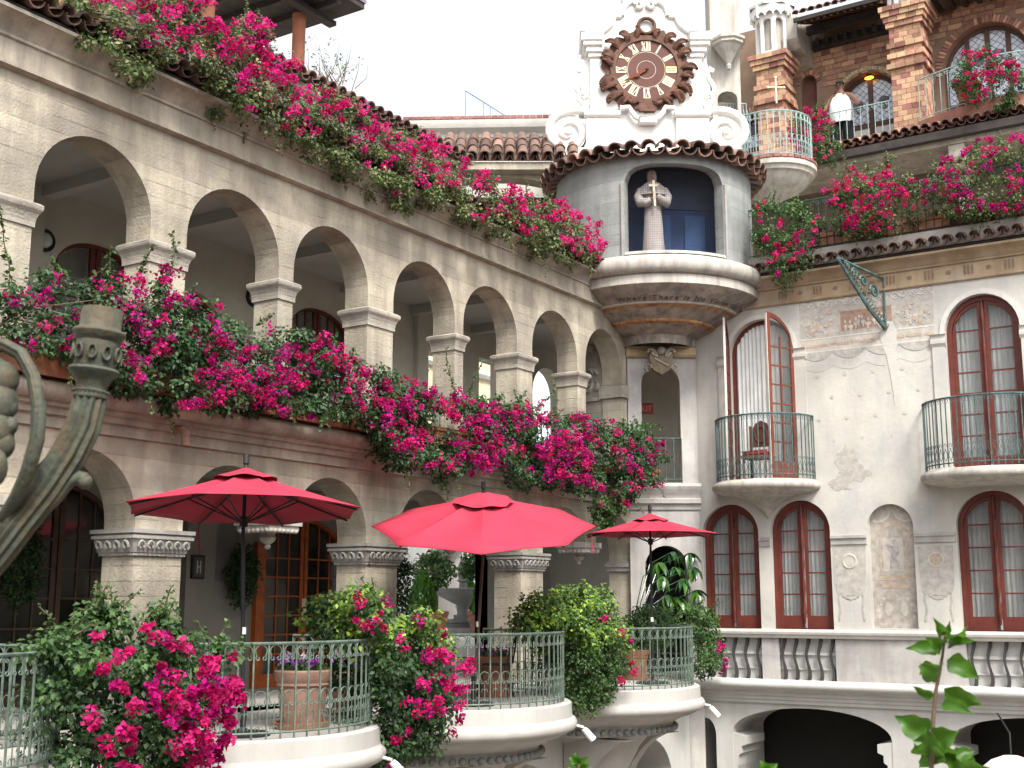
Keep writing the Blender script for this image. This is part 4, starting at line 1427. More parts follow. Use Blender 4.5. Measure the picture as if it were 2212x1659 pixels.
# carved acanthus leaves around the bezel, on a ragged backing
n = 120
bk_ = [((.93 + .05 * math.sin(11 * t + 1) + .03 * math.sin(23 * t)) * math.cos(t), (.90 + .05 * math.sin(11 * t + 1) + .03 * math.sin(23 * t)) * math.sin(t)) for t in [2 * PI * i / n for i in range(n)]]
MB().prism(CF, bk_, -.01, .035).build('carved_backing', M['clockwood'], CK)
rc = random.Random(12)
def acanthus(th, L, lean, curl, w):
    """one carved leaf: broad curling blade with deep side lobes and a raised midrib"""
    m = MB()
    x, y, a = .72 * math.cos(th), .72 * math.sin(th), th + lean
    n = 10
    mid = []
    for i in range(n):
        t_ = i / (n - 1)
        mid.append((x, y, a))
        x += L / n * math.cos(a)
        y += L / n * math.sin(a)
        a += curl / n
    h = lambda t_: .075 + .055 * math.sin(PI * min(1, t_ * 1.1))
    m.tube([CF(p[0], h(i / (n - 1)), p[1]) for i, p in enumerate(mid)], [w * .30 * (1 - .75 * i / n) for i in range(n)], 6)
    for i in range(1, n):
        t_ = i / (n - 1)
        l2 = w * 1.55 * math.sin(PI * (.18 + .74 * t_))
        for sg in (-1, 1):
            b = mid[i][2] + sg * .80
            p0 = mid[i]
            p1 = (p0[0] + l2 * .55 * math.cos(b), p0[1] + l2 * .55 * math.sin(b))
            p2 = (p1[0] + l2 * .55 * math.cos(b - sg * .75), p1[1] + l2 * .55 * math.sin(b - sg * .75))
            m.tube([CF(p0[0], h(t_) - .01, p0[1]), CF(p1[0], h(t_) + .005, p1[1]), CF(p2[0], h(t_) - .035, p2[1])], [w * .34, w * .32, w * .07], 5)
    # curled tip
    xe, ye, ae = mid[-1]
    m.ball(CF(xe, .10, ye), w * .33, 8, 6)
    m.build('acanthus_leaf', M['clockwood'], CK, smooth=50)
for sg in (-1, 1):
    for th, L, lean, curl, w in ((72, .30, -.9, 1.9, .075), (55, .36, -.75, 1.7, .085), (38, .36, -.8, 1.5, .085), (20, .38, -.7, 1.8, .09), (3, .36, -.9, 1.6, .085), (-14, .40, -.8, 1.7, .09), (-31, .38, -.95, 1.6, .09), (-48, .38, -1.0, 1.4, .09), (-64, .36, -1.1, 1.5, .085), (-77, .26, -.6, -1.6, .07)):
        t0 = R_(th) if sg > 0 else PI - R_(th)
        acanthus(t0 + rc.uniform(-.06, .06), L * rc.uniform(.75, 1.3), lean * -sg * rc.uniform(.6, 1.3), curl * -sg * rc.uniform(.6, 1.5), w * rc.uniform(.85, 1.2))
m = MB()
m.prism(CF, [(-.15, -.92), (-.19, -.85), (-.15, -.78), (.15, -.78), (.19, -.85), (.15, -.92)], .0, .10)
m.build('name_block', M['clockwood'], CK, bevel=.02)

# ------------------------------------------------------------ monk figure in the opening
ma = R_(-64)
mp_ = dpt(ma, 7.80, 1.52)
MK = thing('monk_statue', mp_, 'hooded monk statue in a pale robe holding a cross behind the wire screen', 'statue')
robe = mat('pale_mauve_robe', (.42, .375, .36), var=.12, scale=4, bump=.15, bscale=12)
skin = mat('painted_flesh', (.42, .21, .14), var=.1, bump=.05)
def mkt(u, v, z):      # local: u right, v towards the viewer
    c_, s__ = math.cos(R_(32.9)), math.sin(R_(32.9))
    return (mp_[0] + u * c_ + v * s__, mp_[1] + u * s__ - v * c_, mp_[2] + z)
def loft(secs, n=26, fold=0.0, k=9):
    m = MB()
    for (cu_, cv_, ru, rv, z) in secs:
        for i in range(n):
            a = 2 * PI * i / n
            f_ = 1 + fold * math.sin(k * a + 2 * z) * max(0, 1 - z / 1.0)
            m.v.append(mkt(cu_ + ru * f_ * math.cos(a), cv_ + rv * f_ * math.sin(a), z))
    for j in range(len(secs) - 1):
        for i in range(n):
            l = (i + 1) % n
            m.f.append((j * n + i, j * n + l, (j + 1) * n + l, (j + 1) * n + i))
    m.f.append(tuple(range(n)))
    m.f.append(tuple(range((len(secs) - 1) * n, len(secs) * n))[::-1])
    return m
loft([(0, 0, .21, .18, 0), (0, 0, .20, .17, .15), (0, 0, .18, .155, .55), (0, 0, .16, .135, .90), (0, 0, .165, .135, .98), (0, 0, .19, .145, 1.10), (0, 0, .22, .15, 1.26), (0, -.01, .20, .13, 1.36), (0, -.01, .09, .08, 1.43)], fold=.07).build('robe', robe, MK, smooth=60)
loft([(0, 0, .30, .21, 1.17), (0, 0, .29, .20, 1.20), (0, 0, .25, .17, 1.33), (0, -.01, .15, .13, 1.42), (0, -.01, .10, .10, 1.45)]).build('cape', robe, MK, smooth=60)
loft([(0, -.01, .085, .085, 1.41), (-.005, .0, .085, .09, 1.46), (-.01, .015, .095, .105, 1.55), (-.015, .015, .09, .10, 1.63), (-.015, .01, .055, .06, 1.69), (-.015, .0, .01, .01, 1.705)], 18).build('hood', robe, MK, smooth=60)
h = loft([(-.012, .06, .03, .03, 1.46), (-.012, .062, .052, .055, 1.50), (-.012, .062, .060, .064, 1.56), (-.012, .06, .055, .062, 1.61), (-.012, .05, .03, .04, 1.645)], 14)
h.ball(mkt(-.012, .128, 1.545), .013, 6, 5)
face = h.build('face', skin, MK, smooth=60)
MB().ball(mkt(-.035, .12, 1.57), .008, 6, 4).ball(mkt(.012, .12, 1.57), .008, 6, 4).tube([mkt(-.03, .122, 1.515), mkt(.005, .122, 1.515)], .005, 5).build('eyes_and_mouth', M['iron'], face)
for sg in (-1, 1):
    m = MB()
    m.tube([mkt(sg * .21, .0, 1.30), mkt(sg * .27, .03, 1.15), mkt(sg * .24, .10, 1.02), mkt(sg * .12, .17, 1.06 if sg > 0 else 1.0), mkt(sg * .05, .20, 1.12 if sg > 0 else 1.04)], [.08, .095, .10, .085, .065], 10)
    m.build('sleeve', robe, MK, smooth=60)
    hz = 1.16 if sg > 0 else 1.06
    m = MB().ball(mkt(sg * .015, .215, hz), .036, 8, 6)
    for q in range(4):
        m.tube([mkt(sg * .02, .235, hz + .025 - .016 * q), mkt(-sg * .008, .26, hz + .027 - .016 * q), mkt(-sg * .03, .245, hz + .024 - .016 * q)], [.010, .009, .007], 5)
    m.tube([mkt(sg * .01, .22, hz + .02), mkt(-sg * .01, .235, hz + .05)], [.011, .008], 5)
    m.build('hand', skin, MK, smooth=60)
FX = lambda s, d, z: mkt(s + .0 - .05 * (z - 1.2), d + .25, z)
MB().box(FX, -.022, .022, -.012, .012, .90, 1.40).box(FX, -.09, .09, -.0135, .0135, 1.285, 1.33).build('cross', mat('pale_wood_cross', (.62, .57, .42)), MK)
# ============================================================ upper brick building behind the right wing
BB = thing('brick_building', (4, 7, 7.8), 'upper storey of warm brown brick with arched leaded doors and dark timber eaves', 'building')
BY_ = 7.3
BF = frame(0, BY_, 0)
M['brick'] = mat('warm_brick', (0.46, 0.25, 0.17), var=.2, scale=9, bump=.3, bscale=40, rand=.42, hue=(0.52, 0.30, 0.20))
M['brick2'] = mat('red_brown_brick', (0.33, 0.15, 0.125), var=.2, scale=9, bump=.3, bscale=40, rand=.3)
M['brick3'] = mat('buff_brick', (0.56, 0.36, 0.22), var=.15, scale=9, bump=.3, bscale=40, rand=.2)
M['mortar'] = mat('mortar', (0.30, 0.20, 0.14), var=.2, bump=.3)
OPN = [(2.60, .74, 12.2, 13.75, .74), (1.12, .20, 12.6, 14.55, .22), (5.45, 1.02, 12.2, 13.95, 1.10), (-.35, .45, 12.2, 13.6, .5)]
MB().archwall(BF, -1.4, 9.5, 7.6, 16.4, OPN, .5, 22).build('wall', M['mortar'], BB)
unit = MB().box(FLAT, -.5, .5, -1, 0, -.5, .5)
BM = [unit.mesh('brick', M[k]) for k in ('brick', 'brick', 'brick2', 'brick3')]
rb = random.Random(21)
def inside(s, z, pad):
    for c, w, sl, sp, ri in OPN:
        if abs(s - c) < w + pad and z < sp and z > sl - .05:
            return True
        if z >= sp and ((s - c) / (w + pad)) ** 2 + ((z - sp) / (ri + pad)) ** 2 < 1:
            return True
    return False
cnt = 0
rest = MB()
cand = []
z = 12.22
row = 0
while z < 15.55:
    s = .45 - (.17 if row % 2 else 0)
    while s < 6.9:
        L = rb.choice((.33, .33, .33, .22))
        zz = z
        c_ = s + L / 2
        if not any(inside(c_ + e * L * .5, z + .07, .17 if c_ > 1.5 or c_ < .8 else .02) for e in (-1, 0, 1)) and not (3.2 < c_ < 4.3 and z < 13.0 and False):
            cand.append((c_, z + .07, L, rb.choice(range(4)), rb.uniform(.012, .022)))
        s += L
    z += .142
    row += 1
# keep those not hidden behind the pillars first
vis = [q for q in cand if not (.35 < q[0] < .75)]
keep, drop = vis[:285], vis[285:] + [q for q in cand if .35 < q[0] < .75]
for c_, zz, L, k, pr in keep:
    put('brick', BM[k], BB, mtx=Matrix.Translation((c_, BY_ , zz)) @ Matrix.Diagonal((L - .014, pr + .002, .128, 1)))
for c_, zz, L, k, pr in drop:
    rest.box(BF, c_ - L / 2 + .007, c_ + L / 2 - .007, -.002, pr, zz - .064, zz + .064)
if rest.v:
    rest.build('far_bricks', M['brick'], BB, kind='stuff')
# arch rings of upright bricks
ARCHM = [MB().box(FLAT, -.5, .5, -1, 0, 0, 1).mesh('arch_brick', M[k_]) for k_ in ('brick', 'brick2', 'brick')]
for c, w, sl, sp, ri in OPN:
    if w < .4: dep, nv_ = .12, 11
    else: dep, nv_ = .17, int(PI * (w + .1) / .085)
    for i in range(nv_):
        a = PI * (i + .5) / nv_
        p0 = (c - w * math.cos(a), sp + ri * math.sin(a))
        nx, nz = -math.cos(a) / w, math.sin(a) / ri
        l = math.hypot(nx, nz)
        nx, nz = nx / l, nz / l
        rot = math.atan2(nx, nz)
        bw = PI * (w + dep * .4) / nv_ - .012
        mt_ = Matrix.Translation((p0[0], BY_, p0[1])) @ Matrix.Rotation(rot, 4, 'Y') @ Matrix.Diagonal((bw, .03, dep, 1))
        put('arch_brick', ARCHM[i % 3], BB, mtx=mt_)
# leaded doors
def leaded(c, w, z0, spr, rise, nl, label=None):
    F = BF
    n = 16
    dep = -.30
    O = [(c - w * math.cos(PI * i / n), spr + rise * math.sin(PI * i / n)) for i in range(n + 1)]
    wi = w - .08
    I = [(c - wi * math.cos(PI * i / n), spr + rise * wi / w * math.sin(PI * i / n)) for i in range(n + 1)]
    d = MB().prism(F, [(c - w, z0)] + O + [(c + w, z0), (c + wi, z0)] + I[::-1] + [(c - wi, z0)], dep - .06, dep + .06).build('door', M['brownwood'], BB)
    top = lambda s: spr + rise * wi / w * math.sqrt(max(0, 1 - ((s - c) / wi) ** 2))
    b = MB()
    xs = [c - wi + 2 * wi * i / nl for i in range(nl + 1)]
    for i, xx in enumerate(xs[1:-1]):
        b.box(F, xx - .055, xx + .055, dep - .03, dep + .05, z0, top(xx))
    b.box(F, c - wi, c + wi, dep - .03, dep + .04, z0, z0 + .10)
    b.box(F, c - wi, c + wi, dep - .03, dep + .04, 13.14, 13.26)
    b.build('stiles', M['brownwood'], d)
    MB().prism(F, [(c - wi, z0)] + I + [(c + wi, z0)], dep - .012, dep - .004).build('leaded_pane', M['skyglass'], d)
    # lead lines: a diamond lattice
    k = MB()
    q = z0 - 2
    st = .17
    def clip(p):
        return abs(p[0] - c) < wi and 13.26 < p[1] < top(p[0])
    for sg in (-1, 1):
        o_ = -4.0
        while o_ < 4:
            pts = []
            for i in range(121):
                s_ = c - wi + 2 * wi * i / 120
                zz = 13.9 + o_ + sg * (s_ - c) * .9 + .015 * math.sin(s_ * 17 + o_ * 5)
                if clip((s_, zz)):
                    pts.append(F(s_, dep + .0, zz))
                elif len(pts) > 1:
                    k.tube(pts, .006, 3, cap=False)
                    pts = []
                else:
                    pts = []
            if len(pts) > 1:
                k.tube(pts, .006, 3, cap=False)
            o_ += st
    k.build('lead_lines', M['iron'], d)
    # painted shields in the glass
    for i in range(nl):
        if nl == 4 and i in (0, 3): continue
        cx = c - wi + 2 * wi * (i + .5) / nl
        zc = 13.75 if nl == 2 else 14.3
        MB().prism(F, [(cx - .13, zc + .12), (cx - .05, zc + .17), (cx + .13, zc + .12), (cx + .12, zc - .12), (cx, zc - .20), (cx - .12, zc - .12)], dep + .001, dep + .004).build('glass_shield', mat('grey_glass_shield', (.17, .19, .22), var=.4, scale=9, bump=.1), d)
    MB().prism(F, [(c - wi + .05, z0 + .1), (c + wi - .05, z0 + .1), (c + wi - .05, 13.14), (c - wi + .05, 13.14)], dep + .002, dep + .01).build('white_panel', M['gable'], d)
leaded(2.60, .74, 12.2, 13.75, .74, 2)
leaded(5.45, 1.02, 12.2, 13.95, 1.10, 4)
leaded(-.35, .45, 12.2, 13.6, .5, 2)
MB().box(BF, .9, 1.34, -.35, -.22, 12.5, 14.8).build('niche_back', M['brick2'], BB)
# warm lamp in the arch
lampo = thing('arch_lamp', (2.62, BY_ - .12, 14.40), 'small glowing orange lamp under the brick door arch', 'lamp')
em = bpy.data.materials.new('lamp_glow')
em.use_nodes = True
pb_ = em.node_tree.nodes['Principled BSDF']
pb_.inputs['Base Color'].default_value = (1, .45, .05, 1)
pb_.inputs['Emission Color'].default_value = (1, .42, .04, 1)
pb_.inputs['Emission Strength'].default_value = 1.6
MB().ball((2.62, BY_ + .16, 14.40), .07, 10, 6, (1.7, 1, .6)).build('bulb', em, lampo, smooth=60)
MB().lathe(2.62, BY_ + .16, [(.0, 14.47), (.06, 14.47), (.08, 14.43)], 12).build('mount', M['iron'], lampo)
# gilt name scroll over the arch: CARRIE JACOBS BOND
sc_ = thing('name_scroll', (2.60, BY_ - .04, 14.5), 'pale gilt scroll with raised lettering over the brick door arch', 'sign')
k = MB()
cz, cr_, aa0, aa1 = 13.75, .82, R_(137), R_(38)
n = 24
pts = [(2.60 + (cr_ - .045) * math.cos(aa0 + (aa1 - aa0) * i / n), cz + (cr_ - .045) * math.sin(aa0 + (aa1 - aa0) * i / n)) for i in range(n + 1)]
pts += [(2.60 + (cr_ + .055) * math.cos(aa1 + (aa0 - aa1) * i / n), cz + (cr_ + .055) * math.sin(aa1 + (aa0 - aa1) * i / n)) for i in range(n + 1)]
k.prism(BF, pts, .028, .05)
k.build('band', mat('aged_gilt', (.42, .34, .20), var=.3, scale=14), sc_)
def arc_text(text, size, rad, a0, a1, centre, F, d, mt_, parent):
    cu = bpy.data.curves.new('lettering', 'FONT')
    cu.size = size
    cu.extrude = .006
    ob = bpy.data.objects.new('tmp', cu)
    COL.objects.link(ob)
    cells = []
    for ch in text:
        if ch == ' ':
            cells.append((None, size * .35))
            continue
        cu.body = ch
        bpy.context.view_layer.update()
        me = ob.to_mesh()
        vs = [v.co.copy() for v in me.vertices]
        fs = [tuple(p.vertices) for p in me.polygons]
        cells.append(((vs, fs), max(v.x for v in vs) + size * .08))
        ob.to_mesh_clear()
    tot = sum(c[1] for c in cells)
    k = MB()
    p = 0
    for cell, w in cells:
        if cell:
            vs, fs = cell
            b = len(k.v)
            for v in vs:
                a = a0 + (a1 - a0) * (p + v.x) / tot
                r = rad + v.y
                k.v.append(F(centre[0] + r * math.cos(a), d + v.z, centre[1] + r * math.sin(a)))
            k.f += [tuple(b + i for i in f) for f in fs]
        p += w
    bpy.data.objects.remove(ob)
    return k.build('lettering', mt_, parent)
arc_text('CARRIE JACOBS BOND', .11, cr_ - .03, R_(133), R_(42), (2.60, cz), BF, .056, M['gold'], sc_)
# timber eave with rafters, brackets and edge tiles
ev = MB().poly([BF(1.35, 1.45, 15.62), BF(3.45, 1.45, 15.62), BF(3.45, -.2, 16.35), BF(1.35, -.2, 16.35)]).build('eave_soffit', M['darkwood'], BB)
for i in range(13):
    x = 1.40 + i * .165
    MB().prism(lambda s, d, z, x=x: BF(x + d, s, z), [(1.42, 15.52), (1.42, 15.60), (-.2, 16.32), (-.2, 16.18)], -.035, .035).build('rafter', M['brownwood'], ev)
MB().box(BF, 1.30, 3.5, .42, .56, 15.62, 15.84).build('purlin', M['darkwood'], BB)
MB().box(BF, 1.30, 3.5, .02, .14, 15.35, 15.60).build('wall_plate', M['darkwood'], BB)
for i in range(9):
    MB().box(BF, 1.45 + i * .24, 1.53 + i * .24, .02, .35, 15.42, 15.56).build('bracket', M['darkwood'], BB)
MB().box(BF, 1.30, 3.5, 1.44, 1.50, 15.56, 15.66).build('fascia', M['darkwood'], BB)
for i in range(11):
    tile_at(BB, BF(1.38 + i * .2, 1.55, 15.74), -PI / 2, R_(24), True, 1, i % 3 == 0)
ev2 = MB().poly([BF(4.35, 1.35, 15.62), BF(9, 1.35, 15.62), BF(9, -.2, 16.2), BF(4.35, -.2, 16.2)]).build('eave_soffit', M['darkwood'], BB)
for i in range(9):
    MB().box(BF, 4.45 + i * .3, 4.55 + i * .3, -.1, 1.3, 15.55, 15.66).build('rafter', M['darkwood'], ev2)
# stone block bracket between eave and pillar
MB().prism(lambda s, d, z: BF(.90 + d, s, z), [(0, 15.9), (1.1, 15.9), (1.1, 15.35), (.85, 15.15), (.5, 15.10), (.2, 14.95), (0, 14.90)], -.18, .35).build('stone_bracket', M['stone'], BB, bevel=.02)

# ---- brick pillars with stone lantern tops
def pillar(cx, cy, w, zb, zt, label, lantern):
    P = thing('brick_pillar', (cx, cy, zb), label, 'pillar', 'brick pillars before the leaded doors')
    h = w / 2
    core = MB().box(FLAT, cx - h + .02, cx + h - .02, cy - h + .02, cy + h - .02, zb, zt).build('core', M['mortar'], P)
    z = zb
    r = 0
    collars = [(.62, .70), (.70, .74), (.88, 1.0)]
    H = zt - zb
    while z < zt - .03:
        t_ = (z - zb) / H
        e = 0
        for i, tc in enumerate((.60, .655, .735)):
            if abs(t_ - tc) < .018: e = .06 + .02 * (i == 0)
        if t_ > .86: e = .04 + (t_ - .86) * 1.15
        hh = h + e
        off = .0 if r % 2 else .11
        for side in range(2):
            s = -hh
            k0 = 0
            while s < hh - .02:
                L = .22 if k0 else .22 - off
                L = min(L, hh - s)
                if L > .03:
                    if side == 0:
                        mt_ = Matrix.Translation((cx + s + L / 2, cy - hh + .10, z + .065)) @ Matrix.Diagonal((L - .010, .10, .122, 1))
                    else:
                        mt_ = Matrix.Translation((cx + hh - .10, cy + s + L / 2, z + .065)) @ Matrix.Rotation(PI / 2, 4, 'Z') @ Matrix.Diagonal((L - .010, .10, .122, 1))
                    put('brick', BM[rb.choice((0, 0, 1, 2, 3, 3))], P, mtx=mt_)
                s += L
                k0 = 1
        if e:
            MB().box(FLAT, cx - hh + .06, cx + hh - .06, cy - hh + .06, cy + hh - .06, z, z + .125).build('course_core', M['mortar'], P)
        z += .13
        r += 1
    if lantern:
        # octagonal niche lantern
        m = MB()
        rl = w * .62
        a8 = [PI / 8 + PI / 4 * i for i in range(8)]
        for i in range(8):
            a, b = a8[i], a8[(i + 1) % 8]
            pa, pb = (cx + rl * math.cos(a), cy + rl * math.sin(a)), (cx + rl * math.cos(b), cy + rl * math.sin(b))
            ang = math.degrees(math.atan2(pb[1] - pa[1], pb[0] - pa[0]))
            F = frame(pa[0], pa[1], ang)
            ln = math.hypot(pb[0] - pa[0], pb[1] - pa[1])
            m.archwall(F, 0, ln, zt, zt + 1.25, [(ln / 2, ln * .32, zt + .08, zt + .85, ln * .32)], .08, 10)
        m.build('lantern', M['gable'], P)
        MB().lathe(cx, cy, [(0, zt), (rl * .72, zt), (rl * .72, zt + 1.2), (0, zt + 1.2)], 8).build('lantern_core', M['stone'], P)
        # canopy with pierced scallops
        rc2 = rl + .13
        m = MB()
        for i in range(8):
            a, b = a8[i], a8[(i + 1) % 8]
            pa, pb = (cx + rc2 * math.cos(a), cy + rc2 * math.sin(a)), (cx + rc2 * math.cos(b), cy + rc2 * math.sin(b))
            ang = math.degrees(math.atan2(pb[1] - pa[1], pb[0] - pa[0]))
            F = frame(pa[0], pa[1], ang)
            ln = math.hypot(pb[0] - pa[0], pb[1] - pa[1])
            n = 12
            low_ = []
            for q in range(n + 1):
                t2 = q / n
                low_.append((ln * t2, zt + .98 + .12 * abs(math.sin(2 * PI * t2)) ** .8))
            m.prism(F, low_[::-1] + [(0, zt + 1.30), (ln, zt + 1.30)], -.06, 0)
        m.lathe(cx, cy, [(rc2 + .03, zt + 1.28), (rc2 + .05, zt + 1.34), (rc2 - .02, zt + 1.40), (rc2 - .12, zt + 1.62), (rc2 - .25, zt + 1.72), (rc2 * .4, zt + 1.95), (.1, zt + 2.6), (0, zt + 2.62)], 8)
        m.build('canopy', M['gable'], P)
    return P
pillar(.56, 6.35, .70, 11.6, 14.98, 'left brick pillar with an open white stone lantern on top', True)
pillar(3.93, 6.35, .74, 11.6, 15.30, 'right brick pillar between the two arched leaded doors', True)
# floor edge: ochre curved kerb, tiles and gutter
M['umber'] = mat('deep_shade_brown', (.19, .145, .105), var=.25, scale=2, bump=.2)  # brown darkened, deep shade under the overhang put into the colour
M['kerb'] = mat('rose_kerb', (.36, .16, .12), var=.2, scale=4, bump=.2)
MB().box(BF, 1.0, 9.5, -.2, 1.75, 11.85, 12.12).build('floor', M['kerb'], BB)
# curved kerb at the right door
n = 18
pts = [BF(4.15 + 3.4 * i / n, 1.5 + .45 * math.sin(PI * i / n), 0) for i in range(n + 1)]
m = MB()
for p, q in zip(pts, pts[1:]):
    m.poly([(p[0], p[1], 12.0), (q[0], q[1], 12.0), (q[0], q[1], 12.34), (p[0], p[1], 12.34)])
    m.poly([(p[0], p[1], 12.34), (q[0], q[1], 12.34), (q[0], q[1] + .25, 12.34), (p[0], p[1] + .25, 12.34)])
m.build('kerb', M['kerb'], BB)
for i in range(24):
    x = 1.95 + i * .225
    tile_at(BB, BF(x, 2.02, 11.97), -PI / 2, R_(20), True, 1.1, i % 2 == 0)
    tile_at(BB, BF(x + .112, 1.98, 11.98), -PI / 2, R_(20), False, 1.05)
    tile_at(BB, BF(x, 1.72, 12.06), -PI / 2, R_(20), True, 1.1, i % 3 == 0)
MB().box(BF, 1.6, 9.5, 1.88, 2.08, 11.62, 11.80).build('gutter', M['darkwood'], BB)
MB().box(BF, -1.4, 9.5, -.3, 1.9, 11.50, 11.62).build('underside', M['cornice'], BB)
# third-floor arcade behind the planters, in deep shade
AF = frame(0, 7.0, 0)
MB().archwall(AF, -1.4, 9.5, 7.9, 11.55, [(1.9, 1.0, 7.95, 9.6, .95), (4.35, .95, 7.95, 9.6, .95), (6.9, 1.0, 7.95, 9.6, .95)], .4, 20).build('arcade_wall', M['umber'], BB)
MB().box(FLAT, -1.5, 9.5, -.3, 7.4, 7.6, 7.9).build('terrace_floor', M['floor'], BB)
MB().prism(lambda s, d, z: AF(5.05 + d, s, z), [(.9, 8), (1.15, 8), (1.15, 10.4), (1.6, 11.2), (1.6, 11.48), (.9, 11.48)], -.17, .17).build('bracket_pier', M['pier'], BB)
MB().box(FLAT, -1.4, 9.5, 7.2, 7.3, 7.9, 11.5).build('arcade_back', M['brownwood'], BB)

# flying stone pier with octagonal corbel at the left end
FP = thing('stone_pier', (.0, 3.0, 9.8), 'slim grey stone pier with octagonal corbel right of the clock gable', 'pier')
q = at(1568, 100, 'd', 26.0)
PF = frame(q[0], q[1], 32.9)
MB().archwall(PF, -.34, .30, 10.2, 16.2, [(-.0, .22, 10.25, 12.45, .18)], .6).build('shaft', M['stone'], FP)
MB().lathe(*PF(0, .25, 0)[:2], [(0, 13.02), (.04, 13.04), (.06, 13.12), (.05, 13.16), (.18, 13.38), (.30, 13.55), (.36, 13.58), (.36, 13.64), (.40, 13.66), (.40, 13.72), (0, 13.74)], 8).build('corbel', M['stone'], FP)
# ============================================================ background roofs
# corner loggia between the arcade and the tower
CLF = frame(*at(1080, 345, 'd', 24.6)[:2], 32.9)
CL = thing('corner_loggia', (*CLF(0, 0, 0)[:2], 7.6), 'small tiled loggia with a dark arch between arcade roof and clock tower', 'building')
MB().archwall(CLF, -1.6, 1.5, 7.6, 10.25, [(-.05, 1.38, 7.7, 9.72, .42)], .4).build('wall', M['conc'], CL)
MB().box(CLF, -1.6, 1.5, -1.6, -1.5, 7.6, 10.2).build('back', M['dark'], CL)
MB().box(CLF, -1.7, 1.6, -.3, .30, 10.20, 10.36).build('eave_beam', M['conc'], CL)
MB().poly([CLF(-1.8, .35, 10.36), CLF(1.6, .35, 10.36), CLF(1.6, -.95, 11.36), CLF(-1.8, -.95, 11.36)]).build('roof_deck', M['tile'], CL)
for i in range(12):
    for j in range(3):
        p = CLF(-1.35 + i * .26, .42 - j * .36, 10.44 + j * .28)
        tile_at(CL, p, R_(32.9 - 90), R_(37), True, 1.25, random.random() < .12)
    for j in range(3):
        tile_at(CL, CLF(-1.35 + i * .26 + .13, .40 - j * .36, 10.46 + j * .28), R_(32.9 - 90), R_(37), False, 1.2)
PF2 = frame(*at(1025, 250, 'd', 27.0)[:2], 30.5)
PW = thing('parapet_building', (*PF2(0, 0, 0)[:2], 8), 'cream parapet wall with red brick coping behind the tiled loggia', 'building')
MB().box(PF2, -1.55, 2.2, -2, 0, 8, 12.2).build('wall', M['plaster'], PW)
MB().mould(PF2, -1.6, 2.2, [(-.1, 11.92), (.05, 11.92), (.06, 12.0), (.12, 12.05), (.20, 12.10), (.24, 12.2), (.24, 12.28), (-.1, 12.3)]).build('cornice', M['plaster'], PW, smooth=30)
cb = MB().box(FLAT, -.5, .5, -.5, .5, 0, 1).mesh('coping_brick', M['brick2'])
for i in range(26):
    p = PF2(-1.55 + i * .145, .12, 12.29)
    put('coping_brick', cb, PW, mtx=Matrix.Translation(p) @ Matrix.Rotation(R_(30.5), 4, 'Z') @ Matrix.Diagonal((.135, .26, .075, 1)))
# blue stair rail seen against the sky
sr = thing('stair_rail', at(1010, 245, 'd', 30.0), 'thin blue sloping stair rail on the far roof', 'railing')
a, b = at(1006, 196, 'd', 30.0), at(1092, 250, 'd', 30.0)
m = MB().tube([a, b], .02, 5)
for t_ in (.0, .45, .62, .95):
    p = a + (b - a) * t_
    m.tube([p, (p[0], p[1], p[2] - .75 + t_ * .35)], .012, 4)
m.build('rail', mat('blue_steel', (.25, .33, .5)), sr)

# third-floor loggia roof along the arcade
TL = thing('roof_gallery', (-3, -8, 7.6), 'set-back roof gallery with a tiled edge above the flowering parapet', 'building')
MB().box(FLAT, -3.4, -3.0, -19, -2.6, 7.5, 10.02).build('wall', M['conc'], TL)
MB().box(FLAT, -5.5, -2.75, -19, -2.4, 10.02, 10.14).build('roof_slab', M['conc'], TL)
MB().box(FLAT, -3.0, -2.97, -18, -4.2, 7.9, 9.75).build('opening_shade_sheet', M['dark'], TL)  # flat dark sheet laid on the wall as the shade of openings
MB().box(FLAT, -2.7, -.5, -19, -1.8, 7.40, 7.54).build('terrace', M['floor'], TL)
y = -12.2
while y < -2.5:
    tile_at(TL, (-2.55, y, 10.20), 0, R_(14), True, 1.15)
    tile_at(TL, (-2.58, y + .13, 10.21), 0, R_(14), False, 1.1)
    y += .26

# pavilion roof at the top of the picture
A_ = at(787, 20, 'z', 14.1)
PG = thing('roof_pavilion', (A_[0] - 1.5, A_[1] - 1.5, 10.4), 'dark flat eaves of a roof pavilion carried on orange round columns', 'pavilion')
MB().box(FLAT, A_[0] - 6, A_[0], A_[1] - 6, A_[1], 14.1, 14.22).build('soffit', M['darkwood'], PG)
MB().box(FLAT, A_[0] - 6, A_[0] + .03, A_[1] - 6, A_[1] + .03, 14.23, 14.35).build('fascia', mat('grey_fascia', (.25, .24, .27)), PG)
for i in range(7):
    yy = A_[1] - .7 - i * .7
    MB().box(FLAT, A_[0] - 6, A_[0] - .1, yy - .06, yy + .06, 13.96, 14.101).build('joist', M['darkwood'], PG)
MB().box(FLAT, A_[0] - .9, A_[0] - .7, A_[1] - 6, A_[1] - .1, 13.86, 13.962).build('beam', M['darkwood'], PG)
cp = at(646, 60, 'd', 25.0)
for yy in (0, -2.6):
    MB().lathe(cp[0], cp[1] + yy, [(.0, 10.3), (.14, 10.3), (.14, 13.80), (.15, 13.82), (.15, 13.95), (0, 13.96)], 16).build('column', mat('salmon_column', (.50, .20, .13), var=.12), PG, smooth=40)
MB().box(FLAT, A_[0] - 6, A_[0] - .6, A_[1] - 6, A_[1] - .3, 10.42, 10.6).build('base', M['conc'], PG)

